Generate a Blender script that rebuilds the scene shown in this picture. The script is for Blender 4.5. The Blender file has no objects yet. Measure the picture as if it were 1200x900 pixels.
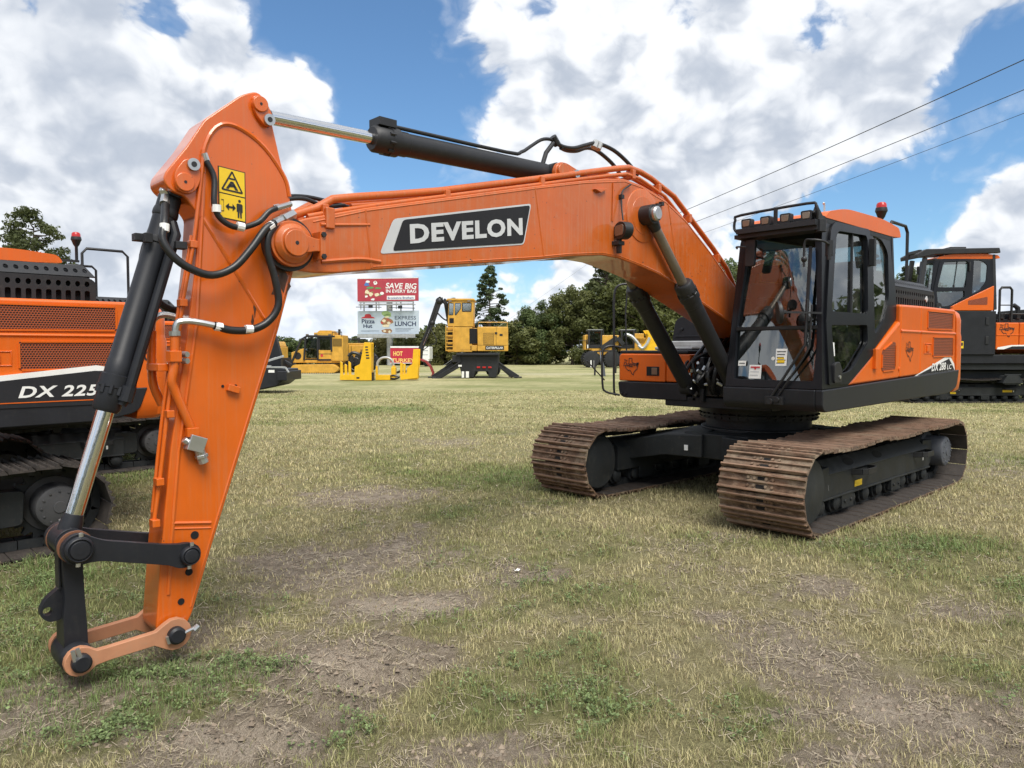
import bpy, bmesh, math, random
import numpy as np
from mathutils import Vector, Matrix

# ------------------------------------------------------------------ scene, camera, light, sky
SC = bpy.context.scene
COL = SC.collection
R = math.radians
PI = math.pi
random.seed(7)
rng = np.random.default_rng(7)

SC.view_settings.view_transform = 'Standard'
SC.view_settings.look = 'None'
SC.view_settings.exposure = 0.94
SC.view_settings.gamma = 1.0
SC.view_settings.use_curve_mapping = False
SC.cycles.max_bounces = 6
SC.cycles.transparent_max_bounces = 16
SC.cycles.caustics_reflective = False
SC.cycles.caustics_refractive = False

CAM = Vector((8.1116, 4.3064, 1.6191))
YAW = -133.459                      # heading of the view, degrees from +X
PITCH = -2.582
cam_data = bpy.data.cameras.new('camera')
cam_data.sensor_width = 36.0
cam_data.lens = 25.794
cam_data.clip_start = 0.05
cam_data.clip_end = 3000
cam = bpy.data.objects.new('camera', cam_data)
COL.objects.link(cam)
cam.location = CAM
cam.rotation_euler = (R(90 + PITCH), 0, R(YAW - 90))
SC.camera = cam

SUN_EL, SUN_AZ = 58.0, 68.0         # azimuth counter-clockwise from +X
sd = bpy.data.lights.new('sun', 'SUN')
sd.energy = 2.2
sd.angle = R(34)
sd.color = (1.0, 0.955, 0.88)
sun = bpy.data.objects.new('sun', sd)
COL.objects.link(sun)
SUN_DIR = Vector((math.cos(R(SUN_EL)) * math.cos(R(SUN_AZ)), math.cos(R(SUN_EL)) * math.sin(R(SUN_AZ)), math.sin(R(SUN_EL))))
sun.rotation_euler = SUN_DIR.to_track_quat('Z', 'Y').to_euler()
sun.location = (0, 0, 40)

world = bpy.data.worlds.new('World')
SC.world = world
world.use_nodes = True


class NT:
    """small wrapper to write node trees compactly"""
    def __init__(s, tree, clear=True):
        s.t = tree
        if clear:
            tree.nodes.clear()

    def n(s, typ, ins=None, **props):
        nd = s.t.nodes.new(typ)
        for k, v in props.items():
            setattr(nd, k, v)
        if ins:
            for k, v in ins.items():
                sock = nd.inputs[k]
                if isinstance(v, bpy.types.NodeSocket):
                    s.t.links.new(v, sock)
                elif isinstance(v, bpy.types.Node):
                    s.t.links.new(v.outputs[0], sock)
                else:
                    sock.default_value = v
        return nd

    def m(s, op, a, b=None, c=None, clamp=False):
        ins = {0: a}
        if b is not None: ins[1] = b
        if c is not None: ins[2] = c
        return s.n('ShaderNodeMath', ins, operation=op, use_clamp=clamp).outputs[0]

    def vm(s, op, a, b=None, scale=None):
        ins = {0: a}
        if b is not None: ins[1] = b
        if scale is not None: ins['Scale'] = scale
        nd = s.n('ShaderNodeVectorMath', ins, operation=op)
        return nd.outputs['Value'] if op in ('DISTANCE', 'LENGTH', 'DOT_PRODUCT') else nd.outputs[0]

    def noise(s, vec, scale, detail=4, rough=0.55, dist=0.0):
        return s.n('ShaderNodeTexNoise', {'Vector': vec, 'Scale': scale, 'Detail': detail, 'Roughness': rough, 'Distortion': dist})

    def mr(s, v, a, b, c=0.0, d=1.0, smooth=True):
        return s.n('ShaderNodeMapRange', {'Value': v, 'From Min': a, 'From Max': b, 'To Min': c, 'To Max': d},
                   interpolation_type='SMOOTHSTEP' if smooth else 'LINEAR').outputs[0]

    def mix(s, f, a, b, blend='MIX'):
        nd = s.n('ShaderNodeMix', None, data_type='RGBA', blend_type=blend)
        for sock, v in ((nd.inputs[0], f), (nd.inputs[6], a), (nd.inputs[7], b)):
            if isinstance(v, bpy.types.NodeSocket):
                s.t.links.new(v, sock)
            elif isinstance(v, (int, float)):
                sock.default_value = v
            else:
                sock.default_value = (v[0], v[1], v[2], 1.0)
        return nd.outputs[2]


def sky_dir(az, el):
    a = R(YAW - az)
    return (math.cos(R(el)) * math.cos(a), math.cos(R(el)) * math.sin(a), math.sin(R(el)))


def build_sky():
    w = NT(world.node_tree)
    d = w.n('ShaderNodeTexCoord').outputs['Generated']
    sx = w.n('ShaderNodeSeparateXYZ', {0: d})
    dz = sx.outputs[2]
    sky = w.n('ShaderNodeTexSky', None, sky_type='NISHITA', sun_disc=False)
    sky.sun_elevation = R(SUN_EL)
    sky.sun_rotation = R(90 - SUN_AZ)
    sky.air_density = 1.0
    sky.dust_density = 0.6
    sky.ozone_density = 1.6
    # cloud layer seen in perspective: spread out overhead, packed together near the horizon
    den = w.m('ADD', w.m('MULTIPLY', w.m('MAXIMUM', dz, 0.0), 0.45), 0.46)
    vec = w.vm('DIVIDE', d, w.n('ShaderNodeCombineXYZ', {0: den, 1: den, 2: den}).outputs[0])
    up = Vector(SUN_DIR) * 0.045 + Vector((0, 0, 0.02))
    vec2 = w.vm('ADD', vec, tuple(up))

    blobs = [  # azimuth right of the heading, elevation, strength, radius in degrees
        (-8.6, 22, -.26, 5.5), (-8.8, 16, -.24, 4.0), (-10.0, 11.6, -.15, 3.2), (-17.3, 22.0, -.17, 2.4), (-14.5, 24, -.16, 3.2),
        (13, 23.5, -.07, 2.5), (27, 20, -.05, 2), (29, 9.8, -.22, 3.4), (24.5, 8.5, -.22, 3.6), (33.0, 12.5, -.16, 2.6), (21.0, 7.5, -.14, 3), (21.7, 21.8, -.20, 1.9), (32.8, 18.2, -.24, 2.6),
        (30.2, 17.0, -.10, 1.7), (2.4, 25.5, -.14, 2.4), (-5.3, 5.9, -.14, 2.8), (1.5, 5.6, -.14, 2.4), (-3, 9, -.22, 4.0), (-17, 1.5, .05, 4),
        (-25.5, 21.5, -.10, 2.2), (-20, 9.5, -.07, 2.0), (-25, 12, .12, 9), (-31, 18, .11, 7), (-29, 8, .12, 7), (-19, 17, .12, 4), (-15.2, 18.5, .12, 2.6), (-14.5, 12, .13, 3.2),
        (6, 19, .15, 6), (15, 18, .18, 8), (23, 17, .14, 6), (10, 12, .10, 5), (14, 8.5, .06, 4),
        (34, 8.5, .24, 3.6), (35, 4.0, .2, 4), (-13.5, 4.0, .12, 4.2), (30.5, 21.5, .08, 3)]
    bias = None
    for az, el, st, rad in blobs:
        dist = w.vm('DISTANCE', d, sky_dir(az, el))
        g = w.mr(dist, 0.0, 2 * math.sin(R(rad) / 2) * 1.75, st, 0.0)
        bias = g if bias is None else w.m('ADD', bias, g)

    def density(v, fine=True):
        warp = w.noise(v, 4.5, 3, 0.55).outputs['Color']
        v2 = w.vm('ADD', v, w.vm('SCALE', w.vm('SUBTRACT', warp, (0.5, 0.5, 0.5)), scale=0.15))
        a = w.noise(v2, 1.9, 2, 0.5).outputs[0]
        b = w.noise(v2, 9.0, 8 if fine else 2, 0.58).outputs[0]
        vo = w.n('ShaderNodeTexVoronoi', {'Vector': v2, 'Scale': 8.0, 'Detail': 2.0 if fine else 0.0, 'Roughness': 0.55, 'Lacunarity': 2.3}, feature='F1', normalize=True).outputs[0]
        puff = w.m('SUBTRACT', 1.0, w.m('MULTIPLY', vo, 1.35))
        return w.m('ADD', w.m('ADD', w.m('MULTIPLY', a, 0.34), w.m('MULTIPLY', b, 0.32)), w.m('MULTIPLY', puff, 0.34))
    n1, n2 = density(vec), density(vec2, False)
    n1lo = density(vec, False)
    dens = w.m('ADD', n1, bias)
    dens2 = w.m('ADD', n2, bias)
    cover = w.mr(dens, 0.452, 0.535)
    wisp = w.mr(dens, 0.40, 0.50, 0.0, 0.22)
    cover = w.m('MAXIMUM', cover, wisp)
    # sunward side bright, thick middle and far side grey
    lit = w.mr(w.m('SUBTRACT', w.m('ADD', w.m('MULTIPLY', n1, .35), w.m('MULTIPLY', n1lo, .65)), n2), -0.11, 0.10, 0.0, 1.0)
    thick = w.mr(dens2, 0.50, 0.80, 0.0, 1.0)
    greyb = None
    for az, el, st, rad in [(-29, 10.5, .42, 8), (-24, 8, .2, 6), (-31, 20.0, .55, 5), (15, 13.0, .16, 6), (24.5, 16, .16, 4), (33, 22.5, .45, 5), (-13, 11, .3, 3.0), (9, 13, .08, 5), (7, 19, -.22, 6), (12, 20, -.2, 6), (-20, 17, -.25, 4)]:
        dist = w.vm('DISTANCE', d, sky_dir(az, el))
        g = w.mr(dist, 0.0, 2 * math.sin(R(rad) / 2) * 1.6, st, 0.0)
        greyb = g if greyb is None else w.m('ADD', greyb, g)
    fine = w.m('MULTIPLY', w.m('SUBTRACT', n1, n1lo), 3.2)
    shade = w.m('ADD', w.m('ADD', w.m('SUBTRACT', w.m('MULTIPLY', lit, 0.62), w.m('MULTIPLY', thick, 0.20)), 0.40), fine)
    shade = w.mr(w.m('MULTIPLY', shade, w.m('SUBTRACT', 1.0, w.m('MULTIPLY', greyb, 0.80))), 0.0, 1.0)
    ccol = w.mix(shade, (0.276, 0.308, 0.362), (0.540, 0.553, 0.572))
    # clear sky as the photo records it, deeper overhead; paler air low down
    skyc = w.vm('MULTIPLY', w.vm('SCALE', sky.outputs[0], scale=0.070), (0.76, 1.0, 1.15))
    hz = w.mr(dz, -0.02, 0.14, 0.35, 0.0)
    skyc = w.mix(hz, skyc, (0.42, 0.55, 0.70))
    ccol = w.mix(w.mr(dz, 0.0, 0.12, 0.45, 0.0), ccol, (0.52, 0.575, 0.65))
    col = w.mix(cover, skyc, ccol)
    below = w.mr(dz, -0.06, -0.01, 1.0, 0.0)
    col = w.mix(below, col, (0.20, 0.20, 0.14))
    bg = w.n('ShaderNodeBackground', {'Color': col, 'Strength': 1.0})
    w.n('ShaderNodeOutputWorld', {0: bg.outputs[0]})


build_sky()


# ------------------------------------------------------------------ materials
MATS = {}


def new_mat(name):
    m = bpy.data.materials.new(name)
    m.use_nodes = True
    MATS[name] = m
    return m, NT(m.node_tree)


def finish(w, bsdf):
    w.n('ShaderNodeOutputMaterial', {0: bsdf.outputs[0]})


def paint(name, col, rough=0.4, coat=0.0, var=0.12, metallic=0.0, dirt=0.25, dirtcol=(0.22, 0.17, 0.11), bump=0.05, scale=3.0, spec=0.5, scuff=0.0):
    """painted or moulded surface: slow colour drift, fine grain, patchy dust and uneven gloss"""
    m, w = new_mat(name)
    co = w.n('ShaderNodeTexCoord').outputs['Object']
    n1 = w.noise(co, scale, 5, 0.6).outputs[0]
    n2 = w.noise(co, scale * 9, 4, 0.6).outputs[0]
    st = w.noise(w.vm('MULTIPLY', co, (9.0, 9.0, 0.9)), 3.0, 5, 0.65).outputs[0]
    c = w.mix(w.mr(n1, 0.3, 0.7), [x * (1 - var) for x in col], [min(1, x * (1 + var)) for x in col])
    dm = w.m('MULTIPLY', w.mr(w.m('ADD', w.m('MULTIPLY', n2, 0.5), w.m('MULTIPLY', st, 0.5)), 0.50, 0.72), dirt)
    c = w.mix(dm, c, dirtcol)
    if scuff:                                       # thin vertical wipe marks, small chips and greasy smears
        wipe = w.noise(w.vm('MULTIPLY', co, (26.0, 26.0, 0.7)), 2.2, 4, 0.7).outputs[0]
        c = w.mix(w.m('MULTIPLY', w.mr(wipe, .46, .66), .22 * scuff), c, (0.46, 0.19, 0.085))
        sm = w.noise(co, 2.1, 7, 0.72).outputs[0]
        c = w.mix(w.m('MULTIPLY', w.mr(sm, .64, .72), .55 * scuff), c, (0.11, 0.045, 0.022))
        chip = w.noise(co, 34.0, 2, 0.5).outputs[0]
        c = w.mix(w.m('MULTIPLY', w.mr(chip, .735, .75), .75 * scuff), c, (0.055, 0.035, 0.03))
    rr = w.m('ADD', w.m('MULTIPLY', n1, 0.16), rough - 0.08)
    rr = w.m('ADD', rr, w.m('MULTIPLY', dm, 0.5), clamp=True)
    bm = w.n('ShaderNodeBump', {'Height': n2, 'Strength': bump, 'Distance': 0.01})
    b = w.n('ShaderNodeBsdfPrincipled', {'Base Color': c, 'Roughness': rr, 'Metallic': metallic, 'Normal': bm.outputs[0],
                                        'Coat Weight': coat, 'Coat Roughness': 0.06, 'Specular IOR Level': spec})
    finish(w, b)
    return m


def flat(name, col, rough=0.5, metallic=0.0):
    return paint(name, col, rough, 0, 0.06, metallic, 0.08, bump=0.02)


M_ORANGE = paint('orange_paint', (0.64, 0.114, 0.003), 0.34, 0.7, 0.07, dirt=0.16, dirtcol=(0.42, 0.13, 0.04), bump=0.03, scale=1.6, scuff=1.0)
M_BOOM = paint('dusty_orange_paint', (0.54, 0.106, 0.007), 0.42, 0.55, 0.08, dirt=0.55, dirtcol=(0.44, 0.185, 0.095), bump=0.06, scale=2.4, scuff=1.6)
M_ORANGE2 = paint('orange_panel_paint', (0.68, 0.118, 0.004), 0.40, 0.15, 0.05, dirt=0.08, dirtcol=(0.42, 0.15, 0.06), bump=0.02, scale=1.6, scuff=0.55)
M_PRIMER = paint('pink_primer', (0.47, 0.215, 0.115), 0.55, 0.0, 0.10, dirt=0.40, dirtcol=(0.42, 0.27, 0.17), scale=6)
M_GREASE = paint('old_grease', (0.075, 0.030, 0.016), 0.30, 0.0, 0.4, dirt=0.5, dirtcol=(0.25, 0.07, 0.02), scale=20)
M_PRIMD = paint('brown_primer', (0.20, 0.085, 0.045), 0.55, 0.0, 0.10, dirt=0.4, dirtcol=(0.12, 0.08, 0.05), scale=6)
M_CHAR = paint('charcoal_paint', (0.016, 0.0172, 0.0215), 0.46, 0.0, 0.15, dirt=0.10, dirtcol=(0.10, 0.09, 0.07), bump=0.04, spec=0.35)
M_FRAME = paint('track_frame_paint', (0.022, 0.0245, 0.026), 0.55, 0.0, 0.2, dirt=0.30, dirtcol=(0.10, 0.088, 0.066), bump=0.06, spec=0.35)
M_BLACK = paint('black_plastic', (0.014, 0.0145, 0.017), 0.5, 0.0, 0.2, dirt=0.15, dirtcol=(0.10, 0.09, 0.07))
M_CAB = paint('cab_black_paint', (0.0065, 0.007, 0.0095), 0.32, 0.0, 0.15, dirt=0.06, dirtcol=(0.06, 0.055, 0.045), spec=0.35)
M_RUBBER = paint('rubber_hose', (0.013, 0.013, 0.014), 0.38, 0.0, 0.2, dirt=0.12, dirtcol=(0.12, 0.10, 0.08))
M_CHROME = paint('chrome_rod', (0.72, 0.72, 0.72), 0.12, 0.0, 0.03, metallic=1.0, dirt=0.03)
M_STEEL = paint('zinc_fitting', (0.55, 0.56, 0.56), 0.32, 0.0, 0.1, metallic=0.85, dirt=0.15)
M_ODARK = paint('dull_grey_rod', (0.20, 0.165, 0.13), 0.42, 0.0, 0.2, metallic=0.5, dirt=0.5, dirtcol=(0.16, 0.10, 0.06))
M_SEAT = paint('seat_fabric', (0.045, 0.047, 0.05), 0.85, 0.0, 0.2, bump=0.2, scale=8)
M_CONSOLE = paint('console_grey', (0.10, 0.105, 0.11), 0.6, 0.0, 0.1)
M_WHITE = flat('white_print', (0.82, 0.82, 0.80), 0.4)
M_SILVER = flat('silver_print', (0.55, 0.56, 0.57), 0.35)
M_INK = flat('black_print', (0.018, 0.018, 0.02), 0.5)
M_DECAL = paint('charcoal_decal', (0.026, 0.0265, 0.030), 0.55, 0, 0.06, 0, 0.05, bump=0.02, spec=0.12)
M_YSTICK = flat('yellow_sticker', (0.80, 0.53, 0.02), 0.4)
M_RED = flat('red_lens', (0.45, 0.02, 0.02), 0.25)
M_REDPRINT = flat('red_print', (0.55, 0.04, 0.05), 0.5)
M_LENS = flat('lamp_glass', (0.22, 0.17, 0.13), 0.15, 0.3)
M_MOTOR = paint('grey_motor_cover', (0.085, 0.092, 0.11), 0.5, 0.0, 0.1, dirt=0.3, dirtcol=(0.2, 0.18, 0.15))
M_YELLOW = paint('machine_yellow', (0.62, 0.335, 0.045), 0.45, 0.1, 0.14, dirt=0.55, dirtcol=(0.35, 0.22, 0.07))
M_YBRIGHT = paint('bright_yellow', (0.80, 0.46, 0.012), 0.4, 0.2, 0.06, dirt=0.1)
M_GALV = paint('galvanised_steel', (0.42, 0.43, 0.43), 0.5, 0.0, 0.15, metallic=0.4)
M_VOID = flat('dark_opening', (0.006, 0.006, 0.007), 0.9)
M_HUB = paint('dull_black_hub', (0.050, 0.050, 0.053), 0.55, 0.0, 0.2, dirt=0.3, dirtcol=(0.10, 0.09, 0.07))
M_MIRROR = paint('mirror_glass', (0.6, 0.6, 0.6), 0.06, 0.0, 0.02, metallic=1.0, dirt=0.05)


def mat_shoe():
    m, w = new_mat('rusty_track_shoe')
    g = w.n('ShaderNodeNewGeometry').outputs['Position']
    oi = w.n('ShaderNodeObjectInfo').outputs['Random']
    sh = w.n('ShaderNodeCombineXYZ', {0: w.m('MULTIPLY', oi, 7.0), 1: w.m('MULTIPLY', oi, 3.0), 2: 0.0})
    p = w.vm('ADD', g, sh.outputs[0])
    n1 = w.noise(p, 5.0, 6, 0.65).outputs[0]
    n2 = w.noise(w.vm('MULTIPLY', p, (1, 0.35, 1)), 26.0, 6, 0.7).outputs[0]
    n3 = w.noise(p, 90.0, 3, 0.6).outputs[0]
    c = w.mix(w.mr(n1, 0.32, 0.68), (0.090, 0.060, 0.041), (0.185, 0.106, 0.064))
    c = w.mix(w.mr(n2, 0.45, 0.66), c, (0.275, 0.19, 0.13))
    c = w.mix(w.mr(n2, 0.44, 0.30), c, (0.034, 0.027, 0.023))
    oz = w.n('ShaderNodeSeparateXYZ', {0: w.n('ShaderNodeTexCoord').outputs['Object']}).outputs[2]
    c = w.mix(w.m('MULTIPLY', w.mr(oi, 0.3, 1.0), 0.35), c, (0.15, 0.125, 0.095))
    c = w.mix(w.m('MULTIPLY', w.mr(oz, .016, .030), w.mr(n2, .3, .6, .35, .9)), c, (0.30, 0.185, 0.125))   # grouser tips rubbed to a lighter rust
    h = w.m('ADD', n2, w.m('MULTIPLY', n3, 0.4))
    mud = w.noise(g, 3.1, 7, 0.7).outputs[0]
    c = w.mix(w.m('MULTIPLY', w.mr(mud, .50, .66), w.mr(oz, .034, .012, .35, .9)), c, (0.30, 0.235, 0.165))    # dried mud packed between the bars
    b = w.n('ShaderNodeBump', {'Height': h, 'Strength': 0.5, 'Distance': 0.006})
    finish(w, w.n('ShaderNodeBsdfPrincipled', {'Base Color': c, 'Roughness': w.mr(n1, 0.2, 0.8, 0.9, 0.6), 'Normal': b.outputs[0], 'Metallic': 0.15, 'Specular IOR Level': 0.4}))
    return m


def mat_shoe_dark():
    return paint('dark_track_shoe', (0.040, 0.033, 0.029), 0.7, 0, 0.3, dirt=0.6, dirtcol=(0.11, 0.085, 0.065), bump=0.3, scale=6)


def mat_mesh(name, col, hole, sx, sz):
    """perforated sheet: staggered round holes too small to model"""
    m, w = new_mat(name)
    co = w.n('ShaderNodeSeparateXYZ', {0: w.n('ShaderNodeTexCoord').outputs['Object']})
    u = w.m('MULTIPLY', co.outputs[0], 1.0 / sx)
    v = w.m('MULTIPLY', co.outputs[2], 1.0 / sz)
    row = w.m('MODULO', w.m('FLOOR', w.m('ADD', v, 1000.0)), 2.0)
    uu = w.m('SUBTRACT', w.m('FRACT', w.m('ADD', w.m('ADD', u, 1000.0), w.m('MULTIPLY', row, 0.5))), 0.5)
    vv = w.m('SUBTRACT', w.m('FRACT', w.m('ADD', v, 1000.0)), 0.5)
    r = w.m('SQRT', w.m('ADD', w.m('MULTIPLY', uu, uu), w.m('MULTIPLY', vv, vv)))
    k = w.mr(r, 0.33, 0.43)
    c = w.mix(k, hole, col)
    bm = w.n('ShaderNodeBump', {'Height': k, 'Strength': 0.6, 'Distance': 0.004})
    finish(w, w.n('ShaderNodeBsdfPrincipled', {'Base Color': c, 'Roughness': 0.45, 'Normal': bm.outputs[0]}))
    return m


def mat_glass():
    m, w = new_mat('tinted_glass')
    co = w.n('ShaderNodeTexCoord').outputs['Object']
    sm = w.noise(co, 4.0, 5, 0.65).outputs[0]
    fr = w.n('ShaderNodeLayerWeight', {'Blend': 0.36}).outputs['Fresnel']
    tr = w.n('ShaderNodeBsdfTransparent', {'Color': (0.46, 0.54, 0.53, 1)})
    gl = w.n('ShaderNodeBsdfGlossy', {'Color': (0.92, 0.96, 0.97, 1), 'Roughness': 0.015})
    df = w.n('ShaderNodeBsdfDiffuse', {'Color': (0.5, 0.48, 0.44, 1)})
    f = w.m('ADD', w.m('MULTIPLY', fr, 0.80), 0.14, clamp=True)
    mx = w.n('ShaderNodeMixShader', {0: f, 1: tr.outputs[0], 2: gl.outputs[0]})
    mx2 = w.n('ShaderNodeMixShader', {0: w.mr(sm, 0.45, 0.75, 0.0, 0.07), 1: mx.outputs[0], 2: df.outputs[0]})
    finish(w, mx2)
    return m


M_SHOE = mat_shoe()
M_SHOE_D = mat_shoe_dark()
M_GRILLE = mat_mesh('perforated_orange', (0.34, 0.066, 0.016), (0.02, 0.010, 0.008), 0.022, 0.019)
M_GRILLE_Y = mat_mesh('perforated_yellow', (0.30, 0.17, 0.02), (0.02, 0.015, 0.008), 0.06, 0.05)
M_GLASS = mat_glass()


# ------------------------------------------------------------------ mesh helpers
def rpoly(pts, r, n=4):
    """round the corners of a closed 2-D outline (r: one radius or one per corner)"""
    out = []
    k = len(pts)
    for i in range(k):
        p = Vector(pts[i]); a = Vector(pts[i - 1]); b = Vector(pts[(i + 1) % k])
        rr = r[i] if isinstance(r, (list, tuple)) else r
        if rr <= 1e-5:
            out.append(tuple(p)); continue
        da, db = (a - p), (b - p)
        la, lb = da.length, db.length
        da.normalize(); db.normalize()
        t = min(rr, la * 0.48, lb * 0.48)
        p0, p1 = p + da * t, p + db * t
        for j in range(n + 1):
            s = j / n
            q = p0 * (1 - s) ** 2 + p * 2 * s * (1 - s) + p1 * s ** 2
            out.append((q.x, q.y))
    return out


def circ(cx, cy, r, n=20, ry=None):
    ry = r if ry is None else ry
    return [(cx + r * math.cos(2 * PI * i / n), cy + ry * math.sin(2 * PI * i / n)) for i in range(n)]


def smooth_path(pts, sub=5):
    """Catmull-Rom through the given points"""
    P = [Vector(p) for p in pts]
    P = [P[0] * 2 - P[1]] + P + [P[-1] * 2 - P[-2]]
    out = []
    for i in range(1, len(P) - 2):
        for j in range(sub):
            t = j / sub
            a, b, c, d = P[i - 1], P[i], P[i + 1], P[i + 2]
            out.append(0.5 * ((2 * b) + (c - a) * t + (2 * a - 5 * b + 4 * c - d) * t * t + (3 * b - a - 3 * c + d) * t ** 3))
    out.append(P[-2])
    return out


class MB:
    def __init__(s):
        s.v = []; s.f = []; s.mi = []; s.cur = 0

    def add(s, vs, fs):
        o = len(s.v)
        s.v += [tuple(x) for x in vs]
        for f in fs:
            s.f.append(tuple(i + o for i in f)); s.mi.append(s.cur)
        return s

    def hexa(s, p):
        return s.add(p, [(0, 3, 2, 1), (4, 5, 6, 7), (0, 1, 5, 4), (1, 2, 6, 5), (2, 3, 7, 6), (3, 0, 4, 7)])

    def box(s, x0, x1, y0, y1, z0, z1, mat=None):
        p = [(x0, y0, z0), (x1, y0, z0), (x1, y1, z0), (x0, y1, z0), (x0, y0, z1), (x1, y0, z1), (x1, y1, z1), (x0, y1, z1)]
        if mat is not None: p = [mat @ Vector(q) for q in p]
        return s.hexa(p)

    def bar(s, a, b, w, h, up=(0, 0, 1)):
        """rectangular bar from a to b"""
        a, b = Vector(a), Vector(b)
        d = (b - a).normalized()
        u = Vector(up)
        if abs(d.dot(u)) > 0.98: u = Vector((1, 0, 0))
        x = d.cross(u).normalized(); y = x.cross(d)
        q = [(-w / 2, -h / 2), (w / 2, -h / 2), (w / 2, h / 2), (-w / 2, h / 2)]
        return s.hexa([a + x * i + y * j for i, j in q] + [b + x * i + y * j for i, j in q])

    def prism(s, poly, lo, hi, axis=1, fn=None):
        """closed outline extruded along an axis. axis 1: outline is (x,z); 0: (y,z); 2: (x,y)"""
        n = len(poly)
        def P(a, b, c):
            q = (a, c, b) if axis == 1 else ((c, a, b) if axis == 0 else (a, b, c))
            return fn(*q) if fn else q
        vs = [P(a, b, lo) for a, b in poly] + [P(a, b, hi) for a, b in poly]
        fs = [tuple(range(n)), tuple(range(2 * n - 1, n - 1, -1))] + [(i, (i + 1) % n, n + (i + 1) % n, n + i) for i in range(n)]
        return s.add(vs, fs)

    def cyl(s, a, b, r, n=16, r1=None, caps=True):
        a, b = Vector(a), Vector(b)
        d = (b - a).normalized()
        u = Vector((0, 0, 1)) if abs(d.z) < 0.9 else Vector((1, 0, 0))
        x = d.cross(u).normalized(); y = d.cross(x)
        r1 = r if r1 is None else r1
        vs = [a + (x * math.cos(2 * PI * i / n) + y * math.sin(2 * PI * i / n)) * r for i in range(n)]
        vs += [b + (x * math.cos(2 * PI * i / n) + y * math.sin(2 * PI * i / n)) * r1 for i in range(n)]
        fs = [(i, (i + 1) % n, n + (i + 1) % n, n + i) for i in range(n)]
        if caps: fs += [tuple(range(n)), tuple(range(2 * n - 1, n - 1, -1))]
        return s.add(vs, fs)

    def lathe(s, a, b, prof, n=20):
        """profile [(t along a->b in metres, radius)] turned about the axis"""
        a, b = Vector(a), Vector(b)
        d = (b - a).normalized()
        u = Vector((0, 0, 1)) if abs(d.z) < 0.9 else Vector((1, 0, 0))
        x = d.cross(u).normalized(); y = d.cross(x)
        vs = []
        for t, r in prof:
            vs += [a + d * t + (x * math.cos(2 * PI * i / n) + y * math.sin(2 * PI * i / n)) * r for i in range(n)]
        fs = []
        for k in range(len(prof) - 1):
            fs += [(k * n + i, k * n + (i + 1) % n, (k + 1) * n + (i + 1) % n, (k + 1) * n + i) for i in range(n)]
        fs += [tuple(range(n)), tuple(range(len(prof) * n - 1, (len(prof) - 1) * n - 1, -1))]
        return s.add(vs, fs)

    def tube(s, pts, r, n=8, sub=0):
        P = smooth_path(pts, sub) if sub else [Vector(p) for p in pts]
        rings = []
        t0 = (P[1] - P[0]).normalized()
        u = Vector((0, 0, 1)) if abs(t0.z) < 0.9 else Vector((1, 0, 0))
        x = t0.cross(u).normalized()
        vs = []
        for i, p in enumerate(P):
            t = (P[min(i + 1, len(P) - 1)] - P[max(i - 1, 0)]).normalized()
            x = (x - t * x.dot(t)).normalized()
            y = t.cross(x)
            k = 1.0
            if 0 < i < len(P) - 1 and not sub:   # keep the bore at sharp bends
                c = (P[i + 1] - P[i]).normalized().dot((P[i] - P[i - 1]).normalized())
                k = 1.0 / max(0.75, math.sqrt(max(0.0, (1 + c) / 2)))
            vs += [p + (x * math.cos(2 * PI * j / n) + y * math.sin(2 * PI * j / n)) * r * k for j in range(n)]
        m = len(P)
        fs = []
        for i in range(m - 1):
            fs += [(i * n + j, i * n + (j + 1) % n, (i + 1) * n + (j + 1) % n, (i + 1) * n + j) for j in range(n)]
        fs += [tuple(range(n)), tuple(range(m * n - 1, (m - 1) * n - 1, -1))]
        return s.add(vs, fs)

    def ball(s, c, r, n=12, sz=1.0):
        c = Vector(c)
        prof = [(-math.cos(PI * k / (n // 2)) * r * sz + r * sz, max(1e-4, math.sin(PI * k / (n // 2)) * r)) for k in range(n // 2 + 1)]
        return s.lathe(c - Vector((0, 0, r * sz)), c + Vector((0, 0, r * sz)), prof, n)

    def mesh(s, name, mats, smooth=35):
        me = bpy.data.meshes.new(name)
        me.from_pydata(s.v, [], s.f)
        mats = mats if isinstance(mats, (list, tuple)) else [mats]
        for m in mats: me.materials.append(m)
        if len(mats) > 1:
            me.polygons.foreach_set('material_index', s.mi)
        bm = bmesh.new(); bm.from_mesh(me)
        bmesh.ops.recalc_face_normals(bm, faces=bm.faces)
        bm.to_mesh(me); bm.free()
        if smooth:
            me.polygons.foreach_set('use_smooth', [True] * len(me.polygons))
            me.set_sharp_from_angle(angle=R(smooth))
        me.update()
        return me

    def each(s, name, mats, parent=None, bevel=0.0, smooth=35, seg=2):
        """every separate piece becomes an object of its own"""
        par = list(range(len(s.v)))
        def find(i):
            while par[i] != i:
                par[i] = par[par[i]]; i = par[i]
            return i
        for f in s.f:
            r = find(f[0])
            for i in f[1:]: par[find(i)] = r
        groups = {}
        for k, f in enumerate(s.f): groups.setdefault(find(f[0]), []).append(k)
        out = []
        for fs in groups.values():
            m = MB(); idx = {}
            for k in fs:
                g = []
                for i in s.f[k]:
                    if i not in idx: idx[i] = len(m.v); m.v.append(s.v[i])
                    g.append(idx[i])
                m.f.append(tuple(g)); m.mi.append(s.mi[k])
            out.append(m.build(name, mats, parent, bevel, smooth, seg))
        return out

    def build(s, name, mats, parent=None, bevel=0.0, smooth=35, seg=2):
        return link(name, s.mesh(name, mats, smooth), parent, bevel, seg)


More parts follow.
